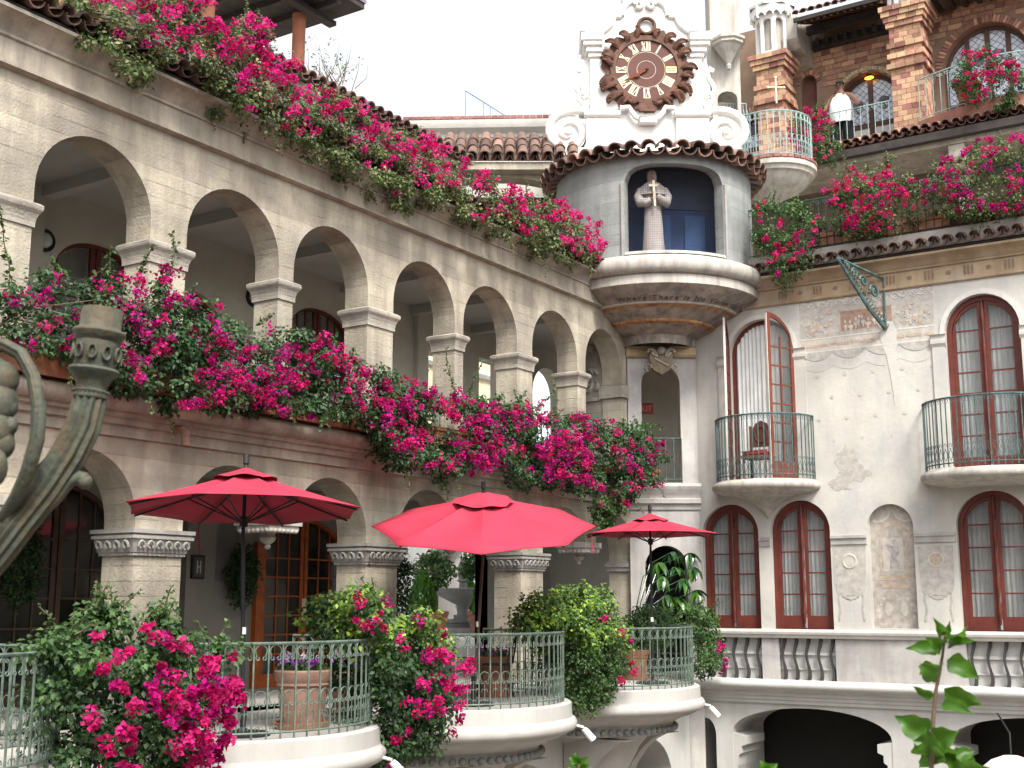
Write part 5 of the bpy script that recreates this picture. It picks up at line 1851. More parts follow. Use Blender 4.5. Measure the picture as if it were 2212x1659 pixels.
# what lies beyond the arcade openings: a court made to look sunlit by whiter wall and floor colour
CY = thing('court_building', (-10, 6, .6), 'pale cream court wall with a moulded arched doorway seen through the arcade', 'building')
CF2 = frame(-10, 0, 90)
MB().archwall(CF2, 1, 13, .5, 3.9, [(7.06, .67, .6, 2.60, .62), (10.2, .67, .6, 2.60, .62)], .8, 18).build('wall', M['gable'], CY)
for c_ in (7.06, 10.2):
    for e, d in ((.10, .05), (.18, .09)):
        O = [(c_ - (.67 + e) * math.cos(PI * i / 16), 2.60 + (.62 + e) * math.sin(PI * i / 16)) for i in range(17)]
        I = [(c_ - (.67 + e - .09) * math.cos(PI * i / 16), 2.60 + (.62 + e - .09) * math.sin(PI * i / 16)) for i in range(17)]
        MB().prism(CF2, O + I[::-1], 0, d).build('archivolt', M['white'], CY)
    for sg in (-1, 1):
        MB().box(CF2, c_ + sg * .80 - .16, c_ + sg * .80 + .16, 0, .14, 2.44, 2.60).build('impost', M['white'], CY)
    MB().box(CF2, c_ - .7, c_ + .7, -.85, -.80, .6, 3.3).build('door', M['brownwood'], CY)
MB().box(FLAT, -22, -3.05, -4, 14, .40, .60).build('floor', M['gable'], CY)
MB().box(FLAT, -3.4, -3.05, -5, -1.4, .15, .38).build('step', M['stone'], CY)
MB().box(FLAT, -10.8, -10.0, 1, 13, 3.95, 5.0).build('upper_wall', M['plaster'], CY)
# sunlit carved wall seen through the gallery windows
CW = thing('far_carved_wall', (-10.5, 6, 5.0), 'sunlit cream carved wall with iron balcony beyond the upper gallery', 'building')
CWF = frame(-10.3, 0, 90)
MB().box(CWF, 1.0, 11.2, -.5, 0, 5.02, 12).build('wall', mat('sunny_cream', (.78, .69, .48), var=.1, scale=4), CW)
MB().mould(CWF, 1.0, 11.2, [(0, 8.25), (.1, 8.25), (.16, 8.35), (.16, 8.45), (0, 8.5)]).build('cornice', M['frwhite'], CW)
k = MB()
rr = random.Random(8)
for i in range(60):
    c_ = (rr.uniform(5, 11), rr.uniform(6.2, 8.1))
    a0 = rr.uniform(0, 6)
    pts = [CWF(c_[0] + .12 * (1 - q / 12) * math.cos(a0 + q * .55), .02, c_[1] + .12 * (1 - q / 12) * math.sin(a0 + q * .55)) for q in range(10)]
    k.tube(pts, .025, 4)
k.build('carving', mat('cream_carving', (.66, .57, .38), var=.2), CW)

# ============================================================ railings
def sc_arch(h0, w, r=.0068, up=True, curl=.022):
    """arched bar with curled feet, in (u,z)"""
    m = MB()
    s = 1 if up else -1
    pts = []
    for q in range(8, -1, -1):
        a = R_(-60 + 40 * q)
        rr = curl * (1 - .055 * q)
        pts.append((-w + .004 + curl - rr * math.cos(a), h0 - s * (.125 + rr * math.sin(a) * 1)))
    for q in range(9):
        a = PI - PI * q / 8
        pts.append((w * math.cos(a), h0 + s * (-w + w * math.sin(a))))
    half = pts[:9]
    pts = half + pts[9:] + [(-x, z) for x, z in half[::-1]]
    m.tube([(0, x, z) for x, z in pts], r, 4)
    return m


def railing(name, path, z0, h, spacing, mt_, label, group=None, style='A', top_r=.016, cat='railing'):
    """path: list of (x,y); bars, curled arches, rails as parts"""
    P = [Vector((p[0], p[1], 0)) for p in path]
    cum = [0]
    for a, b in zip(P, P[1:]):
        cum.append(cum[-1] + (b - a).length)
    Ltot = cum[-1]
    def ev(s):
        for i in range(len(P) - 1):
            if s <= cum[i + 1] + 1e-9:
                t_ = (s - cum[i]) / max(1e-9, cum[i + 1] - cum[i])
                d = (P[i + 1] - P[i]).normalized()
                return P[i] + (P[i + 1] - P[i]) * t_, math.atan2(d.y, d.x) - PI / 2
        d = (P[-1] - P[-2]).normalized()
        return P[-1], math.atan2(d.y, d.x) - PI / 2
    mid = ev(Ltot / 2)[0]
    T = thing(name, (mid.x, mid.y, z0), label, cat, group)
    pts = [ev(Ltot * i / 60)[0] for i in range(61)]
    MB().tube([(p.x, p.y, z0 + h) for p in pts], top_r, 6).build('top_rail', mt_, T, smooth=50)
    MB().tube([(p.x, p.y, z0 + .06) for p in pts], .012, 5).build('bottom_rail', mt_, T, smooth=50)
    n = max(2, int(round(Ltot / spacing)))
    st = Ltot / n
    w = st * .40
    bar = MB().box(FLAT, -.0075, .0075, -.0075, .0075, .0, h)
    if style == 'A':
        bar.ball((0, 0, h * .52), .013, 5, 4)
    bar = bar.mesh('baluster', mt_)
    units = []
    if style == 'A':
        u = sc_arch(h - .015, w)
        units.append(('scroll', u.mesh('scroll', mt_, 60)))
        u = sc_arch(h * .50, w, .0062, True, .022)
        u.tube([(0, 0, .06), (0, 0, h * .38)], .005, 4)
        for sg in (-1, 1):
            u.tube([(0, sg * (.004 + .018 * (1 - math.cos(a * .6))), h * .25 + .022 * math.sin(a * .75)) for a in range(8)], .0045, 4)
            u.tube([(0, sg * (.004 + .018 * (1 - math.cos(a * .6))), .105 + .018 * math.sin(a * .75)) for a in range(8)], .0045, 4)
        units.append(('scroll_panel', u.mesh('scroll_panel', mt_, 60)))
    elif style == 'B':
        u = MB()
        for sg in (-1, 1):
            u.tube([(0, sg * w * .55 + w * .5 * math.cos(a * .8), h - .055 + .035 * math.sin(a * .8)) for a in range(7)], .005, 4)
        units.append(('scroll', u.mesh('scroll', mt_, 60)))
        u = MB()
        for sg in (-1, 1):
            u.tube([(0, sg * w * .9 * math.sin(a * .5), .10 + .03 * a) for a in range(8)], .005, 4)
            u.tube([(0, sg * w * .6 * math.cos(a * .7), .36 + .03 * math.sin(a * .7)) for a in range(7)], .005, 4)
        units.append(('scroll_panel', u.mesh('scroll_panel', mt_, 60)))
    elif style == 'C':
        u = MB()
        for sg in (-1, 1):
            u.tube([(0, sg * w * .8 + w * .7 * math.cos(a * .8 + 1), h - .08 + .05 * math.sin(a * .8)) for a in range(8)], .006, 4)
        units.append(('scroll', u.mesh('scroll', mt_, 60)))
    for i in range(n + 1):
        p, a = ev(min(Ltot, st * i))
        put('baluster', bar, T, mtx=TR(p.x, p.y, z0, a))
        if i < n:
            p, a = ev(st * (i + .5))
            for nm, me in units:
                put(nm, me, T, mtx=TR(p.x, p.y, z0, a))
    return T


ORD = ['leftmost green balcony railing, cut by the picture edge', 'green curled-iron balcony railing around the large planted pot', 'green curled-iron balcony railing around the tilted umbrella', 'green curled-iron balcony railing before the big-leaved plant']
for k, yc in enumerate(BY):
    path = [(TXE + BR * math.cos(a), yc + BR * math.sin(a)) for a in np.linspace(-PI / 2 - .15, PI / 2 + .25, 61)]
    railing('balcony_railing', path, FZ, .90, .146, M['green'], ORD[k], 'front balcony railings')
for (c, w, pr, z), lb in zip(SB, ('green iron balcony railing below the open red door', 'green iron balcony railing below the closed upper window')):
    path = [(c + (w - .04) * math.cos(a), (pr - .04) * math.sin(a)) for a in np.linspace(PI, 2 * PI, 61)]
    railing('balcony_railing', path, z + .02, 1.16, .105, M['verdigris'], lb, 'wall balcony railings', 'B')
# gallery railing at the diagonal door
railing('balcony_railing', [DG(.26, .02, 0)[:2], DG(1.02, .02, 0)[:2]], UF, .85, .16, M['verdigris'], 'short blue-green railing across the tall dark corner doorway', None, 'N')
railing('terrace_railing', [(1.9, -.16), (9.0, -.16)], 7.92, .98, .14, M['darkgreen'], 'dark green railing on the roof edge behind the flower boxes', None, 'C')
railing('balcony_railing', [(1.75, 6.05), (3.62, 6.05)], 12.12, .98, .17, M['paleiron'], 'pale iron railing the man in the white vest leans on', None, 'C')
n = 24
railing('balcony_railing', [BF(4.22 + 3.3 * i / n, 1.52 + .42 * math.sin(PI * i / n), 0)[:2] for i in range(n + 1)], 12.34, 1.0, .19, M['paleiron'], 'pale bowed iron railing below the right leaded doors', None, 'C')
railing('gallery_railing', [(-.62, -18.5), (-.62, -2.2)], 7.54, 1.0, .22, M['green'], 'green railing behind the flowering roof parapet of the arcade', None, 'N')
railing('gallery_railing', [(-.2, -18.9), (-.2, -.95)], UF, .82, .2, M['green'], 'dark green railing under the upper arcade behind the hedge', None, 'N')
# round stone balcony beside the clock with ornate panel
q = at(1668, 345, 'd', 26.0)
RBL = thing('stone_balcony', (q[0], q[1], 9.940), 'small round stone balcony bracketed out beside the clock gable', 'balcony')
MB().lathe(q[0], q[1], [(0, 10.760), (.93, 10.760), (.95, 10.740), (.95, 10.640), (.90, 10.620), (.88, 10.540), (.80, 10.520), (.74, 10.400), (.60, 10.280), (.30, 10.140), (.05, 9.990), (0, 9.980)], 32).build('slab', M['stone'], RBL, smooth=35)
for i in range(40):
    a = 2 * PI * i / 40
    put('edge_brick', cb, RBL, mtx=Matrix.Translation((q[0] + .90 * math.cos(a), q[1] + .90 * math.sin(a), 10.762)) @ Matrix.Rotation(a + PI / 2, 4, 'Z') @ Matrix.Diagonal((.13, .12, .06, 1)))
railing('balcony_railing', [(q[0] + .86 * math.cos(a), q[1] + .86 * math.sin(a)) for a in np.linspace(R_(-170), R_(30), 50)], 10.820, 1.02, .13, M['paleiron'], 'pale iron railing of the round balcony beside the clock', None, 'A')
e0, e1 = at(1556, 210, 'd', 26.2), at(1612, 232, 'd', 26.2)
gl = thing('gilt_gate', ((e0[0] + e1[0]) / 2, (e0[1] + e1[1]) / 2, 11.3), 'ornate pale gilt iron panel with a cross above the round balcony', 'gate')
k = MB()
for i in range(9):
    p = e0 + (e1 - e0) * i / 8
    k.tube([(p[0], p[1], 11.3), (p[0], p[1], 12.42)], .011, 4)
    k.tube([(p[0] + .03 * math.cos(a), p[1] + .03 * math.sin(a), 11.5 + .1 * a) for a in range(9)], .009, 4)
k.tube([(e0[0], e0[1], 12.42), (e1[0], e1[1], 12.42)], .018, 5)
k.build('panel', M['paleiron'], gl)
c_ = at(1677, 165 * 1.0 + 200, 'd', 26.0)
c_ = at(1676, 372 * .5 + 0, 'd', 26.0)
k = MB().tube([(c_[0], c_[1], 12.35), (c_[0], c_[1], 12.95)], .02, 5).tube([(c_[0] - .15, c_[1] - .1, 12.72), (c_[0] + .15, c_[1] + .1, 12.72)], .02, 5)
for s_, z_ in ((-.15, 12.72), (.15, 12.72), (0, 12.95)):
    k.ball((c_[0] + s_, c_[1] + s_ * .65, z_), .035, 8, 5)
k.build('cross', M['gold'], gl)

# ============================================================ umbrellas
def umbrella(x, y, z0, R, z_rim, z_apex, label, tilt=0.0, taz=0.0, rot=0.0, bend=None, lean=(0, 0)):
    U = thing('umbrella', (x, y, z0), label, 'umbrella', 'red umbrellas on the balconies')
    H = z_apex - z_rim
    piv = Vector((x + lean[0], y + lean[1], z_rim - .25))
    Rm = Matrix.Rotation(tilt, 4, Vector((-math.sin(taz), math.cos(taz), 0)))
    def tp(p):
        q = Rm @ Vector((p[0], p[1], p[2] - piv.z))
        return (piv.x + q.x, piv.y + q.y, piv.z + q.z)
    n, seg = 8, 6
    m = MB()
    rings = 7
    for i in range(rings):
        t_ = i / (rings - 1)
        for k in range(n * seg):
            a = rot + 2 * PI * k / (n * seg)
            ph = (k % seg) / seg
            chord = math.cos(PI / n) / math.cos((ph - .5) * 2 * PI / n)
            sag = math.sin(PI * ph)
            r = R * (.10 + .90 * t_) * chord - .018 * R * sag * t_
            z = z_apex - H * t_ ** .92 - .045 * sag * math.sin(PI * t_) * R + (.008 * sag if t_ == 1 else 0)
            m.v.append(tp((r * math.cos(a), r * math.sin(a), z)))
    N = n * seg
    for i in range(rings - 1):
        for k in range(N):
            l = (k + 1) % N
            m.f.append((i * N + k, i * N + l, (i + 1) * N + l, (i + 1) * N + k))
    can = m.build('canopy', M['red'], U, smooth=22)
    so_ = can.modifiers.new('thickness', 'SOLIDIFY')
    so_.thickness = .006
    m = MB()
    for i in range(3):
        t_ = i / 2
        for k in range(N):
            a = rot + 2 * PI * k / N
            ph = (k % seg) / seg
            chord = math.cos(PI / n) / math.cos((ph - .5) * 2 * PI / n)
            r = R * (.03 + .25 * t_) * chord
            z = z_apex + .075 - .115 * t_ + (.012 * math.sin(3 * a * 2) if i == 2 else 0)
            m.v.append(tp((r * math.cos(a), r * math.sin(a), z)))
    for i in range(2):
        for k in range(N):
            l = (k + 1) % N
            m.f.append((i * N + k, i * N + l, (i + 1) * N + l, (i + 1) * N + k))
    m.build('vent_cap', M['red'], U, smooth=22)
    for k in range(n):
        a = rot + 2 * PI * k / n
        MB().tube([tp((R * f_ * math.cos(a), R * f_ * math.sin(a), z_apex - H * f_ ** .92 - .03)) for f_ in (.06, .4, .7, .97)], .011, 5).build('rib', M['iron'], U)
        MB().tube([tp((.03 * math.cos(a), .03 * math.sin(a), z_rim - .12)), tp((R * .5 * math.cos(a), R * .5 * math.sin(a), z_apex - H * .5 - .04))], .008, 5).build('strut', M['iron'], U)
    top_ = tp((0, 0, z_apex + .06))
    hub = tp((0, 0, z_rim - .25))
    pm = M['iron'] if not bend else M['brownwood']
    MB().tube([(x, y, z0), tuple(piv)], .021, 10).build('pole', pm, U, smooth=50)
    MB().tube([hub, top_], .019, 10).build('upper_pole', pm, U, smooth=50)
    MB().tube([tp((0, 0, z_rim - .16)), tp((0, 0, z_rim - .06))], .042, 10).build('runner', M['iron'], U)
    MB().tube([top_, tp((0, 0, z_apex + .11)), tp((0, 0, z_apex + .13)), tp((0, 0, z_apex + .22))], [.03, .022, .034, .030], 10).build('finial', M['iron'], U)
    MB().lathe(x, y, [(0, z0 + .07), (.05, z0 + .07), (.06, z0 + .05), (.24, z0 + .04), (.27, z0 + .02), (.27, z0), (0, z0)], 24).build('base', M['iron'], U, smooth=40)
    MB().lathe(x, y, [(.03, z0 + .05), (.034, z0 + .36), (.0, z0 + .37)], 10).build('sleeve', M['iron'], U)
    zl = z0 + .98
    MB().lathe(x + lean[0] * .4, y + lean[1] * .4, [(.0235, zl), (.0235, zl + .07)], 10).build('pole_sticker', M['gable'], U)
    # hanging tie strap at one rim corner
    a = rot + 2 * PI * 5 / n
    e = tp((R * .97 * math.cos(a), R * .97 * math.sin(a), z_rim))
    MB().tube([e, (e[0], e[1], e[2] - .12), (e[0] + .03, e[1], e[2] - .28), (e[0] + .01, e[1], e[2] - .33)], [.012, .008, .010, .006], 5).build('strap', M['red'], U)
    return U


umbrella(1.93, -12.86, FZ, 1.22, 2.36, 2.72, 'dark red umbrella nearest the camera, over the left balcony', R_(-3.5), R_(-50), R_(-66), lean=(-.06, -.035))
umbrella(1.78, -8.65, FZ, 1.46, 2.42, 2.80, 'largest bright red umbrella, tilted towards the camera', R_(16.5), R_(-57), R_(-57), True, lean=(.10, .07))
umbrella(1.80, -3.60, FZ, 1.12, 2.53, 2.80, 'smallest red umbrella, farthest back beside the painted wall', 0, 0, R_(12))

# ============================================================ terrace furniture and pots
def pot(x, y, z0, r, h, label, mt_='terra2', name='flower_pot', group='clay pots on the balconies', saucer=True):
    T = thing(name, (x, y, z0), label, 'pot', group)
    MB().lathe(x, y, [(0, z0 + .05), (r * .72, z0 + .05), (r * .80, z0 + h * .45), (r * .84, z0 + h * .70), (r * .92, z0 + h * .74), (r * .90, z0 + h * .78), (r * .98, z0 + h * .86), (r, z0 + h * .97), (r * .95, z0 + h), (r * .86, z0 + h * .98), (r * .84, z0 + h * .88), (0, z0 + h * .88)], 28).build('body', M[mt_], T, smooth=35)
    MB().lathe(x, y, [(0, z0 + h * .89), (r * .845, z0 + h * .89)], 20).build('soil', M['soil'], T)
    if saucer:
        MB().lathe(x, y, [(0, z0), (r * .92, z0), (r * 1.0, z0 + .07), (r * .95, z0 + .07), (r * .9, z0 + .045), (0, z0 + .045)], 24).build('saucer', M['terra'], T, smooth=35)
    return T


p1 = at(635, 1572, 'z', FZ)
pot(p1[0] + .1, p1[1], FZ, .30, .60, 'large pinkish clay pot of pansies behind the left railing')
p2 = at(1068, 1508, 'z', FZ)
pot(p2[0] - .2, p2[1] + .3, FZ, .27, .55, 'orange clay pot of purple flowers under the tilted umbrella', 'terra')
p3 = at(1372, 1468, 'z', FZ)
pot(p3[0], p3[1], FZ, .25, .50, 'orange clay pot on the farthest balcony', 'terra')
p4 = at(735, 1560, 'z', FZ)
pot(p4[0] - .55, p4[1] + .8, FZ, .26, .50, 'dark shaded clay pot at the right end of the left balcony', 'terra2')


def bistro_table(x, y, z0, label):
    T = thing('bistro_table', (x, y, z0), label, 'table', 'black iron bistro tables')
    MB().lathe(x, y, [(0, z0 + .70), (.34, z0 + .70), (.35, z0 + .715), (.34, z0 + .73), (0, z0 + .73)], 28).build('table_top', M['iron'], T, smooth=35)
    for i in range(3):
        a = 2 * PI * i / 3 + .4
        pts = [(x + r_ * math.cos(a), y + r_ * math.sin(a), z0 + zz) for r_, zz in ((.22, .70), (.10, .56), (.06, .40), (.12, .22), (.27, .05), (.31, .0))]
        MB().tube(pts, .014, 6).build('leg', M['iron'], T, smooth=60)
    MB().tube([(x + .1 * math.cos(a), y + .1 * math.sin(a), z0 + .45) for a in np.linspace(0, 2 * PI, 16)[:-1]], .009, 5, closed=True).build('ring', M['iron'], T)


def iron_chair(x, y, z0, rz, label):
    T = thing('iron_chair', (x, y, z0), label, 'chair', 'black iron chairs', rz)
    W = WM[T.name]
    def w(p): return tuple(W @ Vector((p[0], p[1], p[2] - 0)) + Vector((0, 0, 0)))
    def tb(pts, r, nm): MB().tube([tuple((W @ Vector(p))) for p in pts], r, 6).build(nm, M['iron'], T, smooth=60)
    tb([(.20 * math.cos(a), .20 * math.sin(a), .45) for a in np.linspace(0, 2 * PI, 17)], .013, 'seat_ring')
    for i in range(5):
        yy = -.14 + .07 * i
        tb([(-.16, yy, .452), (.16, yy, .452)], .010, 'seat_slat')
    for sx, sy in ((1, 1), (1, -1), (-1, 1), (-1, -1)):
        tb([(.15 * sx, .14 * sy, .45), (.17 * sx, .16 * sy, .25), (.20 * sx, .19 * sy, 0)], .012, 'leg')
    bk = [(-.19, -.17, .45), (-.23, -.18, .70), (-.25, -.14, .88), (-.26, 0, .95), (-.25, .14, .88), (-.23, .18, .70), (-.19, .17, .45)]
    tb(bk, .012, 'back_frame')
    for i in range(3):
        yy = -.09 + .09 * i
        tb([(-.21, yy, .47), (-.24, yy * 1.1, .70), (-.255, yy, .92)], .008, 'back_bar')
    tb([(-.235, -.16, .62), (-.235, .16, .80)], .008, 'back_brace')
    tb([(-.235, .16, .62), (-.235, -.16, .80)], .008, 'back_brace')


q = at(500, 1520, 'z', FZ)
bistro_table(.75, -12.55, FZ, 'black iron bistro table by the pot on the left balcony')
iron_chair(1.25, -13.2, FZ, R_(140), 'black iron chair partly hidden by the left bougainvillea')
iron_chair(1.0, -9.25, FZ, R_(60), 'black iron chair with crossed back left of the tilted umbrella pole')
iron_chair(1.3, -7.4, FZ, R_(200), 'black iron chair in shade at the right of the middle balcony')
bistro_table(.7, -8.3, FZ, 'black iron bistro table on the middle balcony')
bistro_table(.95, -4.35, FZ, 'black iron bistro table on the farthest balcony')


def floodlight(p, az, label):
    T = thing('floodlight', p, label, 'floodlight', 'white floodlights on the balcony edges')
    d = Vector((math.cos(az), math.sin(az), -1.1)).normalized()
    P = Vector(p)
    MB().tube([P, P + d * .05, P + d * .19], [.036, .046, .049], 14).build('housing', M['gable'], T, smooth=50)
    MB().tube([P - Vector((math.cos(az), math.sin(az), 0)) * .12 + Vector((0, 0, .05)), P + Vector((0, 0, .02))], .018, 6).build('arm', M['gable'], T)
for yc, lb in ((BY[2], 'white cylindrical floodlight on the middle balcony edge'), (BY[3], 'white cylindrical floodlight on the farthest balcony edge'), (BY[1], 'white cylindrical floodlight at the bottom of the left balcony')):
    a = R_(28)
    floodlight((TXE + (BR + .26) * math.cos(a), yc + (BR + .26) * math.sin(a), FZ - .36), a + .3, lb)

# white dish lamp in the lower right archway
q = at(2185, 1643, 'y', -1.2)
dl = thing('dish_lamp', tuple(q), 'white dish lampshade hanging in the lower right archway', 'lamp')
MB().lathe(q[0], q[1], [(0, q[2] + .08), (.12, q[2] + .07), (.30, q[2] + .0), (.42, q[2] - .10), (.43, q[2] - .12), (.40, q[2] - .11), (.28, q[2] - .03), (0, q[2] + .05)], 28).build('shade', M['gable'], dl, smooth=50)
MB().tube([(q[0], q[1], q[2] + .07), (q[0] - .02, q[1] + .1, q[2] + .4), (q[0] - .35, q[1] + .9, q[2] + .62)], .014, 6).build('arm', M['iron'], dl)

# exit sign inside the corner doorway
ex = thing('exit_sign', DG(.36, -.55, 5.22), 'small red lettered exit sign inside the tall corner doorway', 'sign')
MB().box(DG, .22, .56, -.62, -.56, 5.12, 5.34).build('case', mat('exit_case', (.16, .03, .025)), ex)
cu = bpy.data.curves.new('exit', 'FONT')
cu.body, cu.size, cu.extrude = 'EXIT', .17, .003
ob = bpy.data.objects.new('tmp', cu)
COL.objects.link(ob)
bpy.context.view_layer.update()
me_ = ob.to_mesh()
k = MB()
k.v = [DG(.235 + v.co.x * .85, -.553 + v.co.z, 5.165 + v.co.y) for v in me_.vertices]
k.f = [tuple(p.vertices) for p in me_.polygons]
ob.to_mesh_clear()
bpy.data.objects.remove(ob)
k.build('lettering', mat('exit_letters', (.50, .13, .10)), ex)

# iron bracket on the painted wall
bx = 4.78
ib = thing('iron_bracket', (bx, 0, 6.2), 'verdigris scrolled iron bracket projecting from the painted wall', 'bracket')
tip = Vector((4.35, -1.15, 7.42))
lo, hi = Vector((bx + .03, -.03, 6.30)), Vector((bx + .03, -.03, 7.22))
k = MB().tube([lo, lo * .66 + tip * .34 + Vector((0, 0, -.08)), lo * .33 + tip * .67 + Vector((0, 0, -.05)), tip], [.045, .040, .034, .026], 6)
k.tube([hi, tip], .028, 6).tube([lo, hi], .022, 6)
k.build('frame', M['verdigris'], ib)
k = MB()
for i in range(22):
    p = lo + (tip - lo) * (i / 22)
    for sg in (-1, 1):
        k.tube([p, p + Vector((sg * .05, -.02, .03)), p + Vector((sg * .055, .0, .07)), p + Vector((sg * .02, 0, .075))], [.012, .010, .008, .005], 4)
k.build('leaves', M['verdigris'], ib)
k = MB()
for t_, rr_ in ((.22, .13), (.45, .11), (.64, .08), (.8, .05)):
    c_ = (lo + hi) / 2 * (1 - t_) + tip * t_ + Vector((0, 0, .04))
    dv = (tip - hi).normalized()
    k.tube([c_ + dv * rr_ * (1 - q / 18) * math.cos(q * .6) + Vector((0, 0, 1)) * rr_ * (1 - q / 18) * math.sin(q * .6) for q in range(16)], .024, 5)
    k.tube([c_ - dv * rr_ * .8, c_ + dv * rr_ * .8], .010, 4)
k.build('scrollwork', M['verdigris'], ib)

# carved wooden chair on the wall balcony
ch = thing('carved_chair', (2.46, -.42, 3.64), 'carved wooden chair with red seat on the first wall balcony', 'chair')
WD = mat('chair_wood', (.16, .07, .05), rough=.6)
CHF = lambda s, d, z: (2.46 + s, -.42 - d, 3.64 + z)
for sx in (-1, 1):
    MB().box(CHF, sx * .21 - .022, sx * .21 + .022, -.20, -.16, 0, 1.05).build('back_post', WD, ch)
    MB().tube([CHF(sx * .21, .18, .46), CHF(sx * .215, .19, .3), CHF(sx * .21, .18, .15), CHF(sx * .21, .20, 0)], [.025, .018, .024, .016], 8).build('leg', WD, ch)
MB().box(CHF, -.25, .25, -.2, .23, .40, .46).build('seat_rail', WD, ch)
MB().box(CHF, -.24, .24, -.19, .22, .46, .53).build('seat', mat('red_seat', (.33, .05, .05)), ch, bevel=.02)
pts = [(-.19, .66), (.19, .66), (.20, .90), (.15, 1.0), (.10, 1.08), (0, 1.13), (-.10, 1.08), (-.15, 1.0), (-.20, .90)]
MB().prism(CHF, pts, -.195, -.165).build('back_panel', WD, ch, bevel=.012)
k = MB().tube([CHF(.12 * math.cos(a), -.155, .88 + .14 * math.sin(a)) for a in np.linspace(0, 2 * PI, 21)[:-1]], .014, 5, closed=True)
k.build('carved_oval', WD, ch)

# ============================================================ fountain and planters in the court
fx, fy = at(1000, 1340, 'd', 33.0)[:2]
FT = thing('fountain', (fx, fy, .6), 'grey stone tazza fountain with a small figure in the far court', 'fountain')
MB().lathe(fx, fy, [(0, .6), (.55, .6), (.58, .9), (.62, .92), (.62, .98), (.3, 1.0), (.18, 1.05), (.13, 1.25), (.20, 1.38), (.45, 1.50), (.80, 1.68), (.90, 1.78), (.86, 1.80), (.5, 1.70), (.12, 1.72), (.10, 1.95), (.18, 2.0), (.05, 2.05), (0, 2.05)], 20).build('bowl', M['drum'], FT, smooth=35)
MB().tube([(fx, fy, 2.0), (fx + .02, fy, 2.2), (fx, fy, 2.4), (fx + .03, fy, 2.55), (fx + .1, fy, 2.68)], [.12, .16, .13, .08, .03], 8).build('figure', M['drum'], FT, smooth=60)
MB().box(FLAT, fx - .9, fx + .9, fy - .9, fy + .9, .6, .78).build('plinth', M['drum'], FT)

# ============================================================ man on the upper balcony
px, py, pz = 2.17, 6.50, 12.12
PR = thing('person', (px, py, pz), 'man in white sleeveless vest, dark trousers and sunglasses leaning on the pale railing', 'person')
def pw(u, v, z): return (px + u * 1.12, py - v, pz + z * 1.05)
sk = mat('brown_skin', (.20, .10, .07), rough=.5, var=.08, bump=.05)
V_ = [(0, 0, .96), (0, .02, 1.12), (0, .01, 1.32), (0, 0, 1.48), (0, .01, 1.56), (0, .03, 1.64), (0, .035, 1.72), (0, .02, 1.80),
      (-.21, 0, 1.46), (-.33, .06, 1.22), (-.36, .30, 1.04), (-.38, .46, .99),
      (.21, 0, 1.46), (.38, .10, 1.24), (.47, .32, 1.08), (.50, .46, 1.02),
      (-.11, 0, .86), (-.13, .02, .48), (-.14, 0, .08), (-.15, .14, .04),
      (.11, 0, .86), (.14, .02, .48), (.15, 0, .08), (.16, .14, .04)]
E_ = [(0, 1), (1, 2), (2, 3), (3, 4), (4, 5), (5, 6), (6, 7), (3, 8), (8, 9), (9, 10), (10, 11), (3, 12), (12, 13), (13, 14), (14, 15), (0, 16), (16, 17), (17, 18), (18, 19), (0, 20), (20, 21), (21, 22), (22, 23)]
RD_ = [.18, .20, .20, .12, .075, .08, .098, .075, .085, .062, .048, .035, .085, .062, .048, .035, .115, .085, .055, .045, .115, .085, .055, .045]
me_ = bpy.data.meshes.new('body')
me_.from_pydata([pw(*v) for v in V_], E_, [])
me_.materials.append(sk)
bo_ = put('body', me_, PR)
mod = bo_.modifiers.new('skin', 'SKIN')
mod.use_smooth_shade = True
for i, sv in enumerate(me_.skin_vertices[0].data):
    sv.radius = (RD_[i], RD_[i])
    sv.use_root = (i == 0)
sb = bo_.modifiers.new('sub', 'SUBSURF')
sb.levels = sb.render_levels = 2
def ploft(secs, name, mt_, n=20):
    m = MB()
    for cu_, cv_, ru, rv, z in secs:
        for i in range(n):
            a = 2 * PI * i / n
            m.v.append(pw(cu_ + ru * math.cos(a), cv_ + rv * math.sin(a), z))
    for j in range(len(secs) - 1):
        for i in range(n):
            l = (i + 1) % n
            m.f.append((j * n + i, j * n + l, (j + 1) * n + l, (j + 1) * n + i))
    return m.build(name, mt_, PR, smooth=60)
vest = mat('white_vest', (.82, .82, .84), var=.04, bump=.1)
ploft([(0, .01, .235, .20, .80), (0, .02, .24, .215, .95), (0, .03, .25, .23, 1.12), (0, .02, .235, .215, 1.30), (0, .01, .19, .16, 1.42), (0, .01, .13, .115, 1.505)], 'vest', vest)
trs = mat('dark_trousers', (.012, .012, .015), var=.2)
ploft([(0, .0, .20, .17, .84), (0, .0, .215, .18, .95)], 'waist', trs)
for sg in (-1, 1):
    ploft([(sg * .15, 0, .09, .10, .06), (sg * .15, .01, .10, .11, .3), (sg * .14, .02, .115, .12, .5), (sg * .12, .0, .125, .14, .8), (sg * .10, 0, .12, .15, .92)], 'trouser_leg', trs)
    # fingers closed on the rail
    hx = (-.38, .50)[sg > 0]
    hz = (.99, 1.02)[sg > 0]
    m = MB()
    for q in range(4):
        uu = hx - .035 + .023 * q
        m.tube([pw(uu, .47, hz), pw(uu, .535, hz + .005), pw(uu, .565, hz - .03), pw(uu, .55, hz - .06)], [.011, .010, .009, .007], 5)
    m.tube([pw(hx - sg * .045, .45, hz), pw(hx - sg * .055, .50, hz - .01), pw(hx - sg * .05, .54, hz - .035)], [.012, .010, .008], 5)
    m.build('fingers', sk, PR, smooth=60)
    m = MB().ball(pw(sg * .097, .02, 1.71), .022, 8, 6, (.5, 1, 1.4))
    m.build('ear', sk, PR, smooth=60)
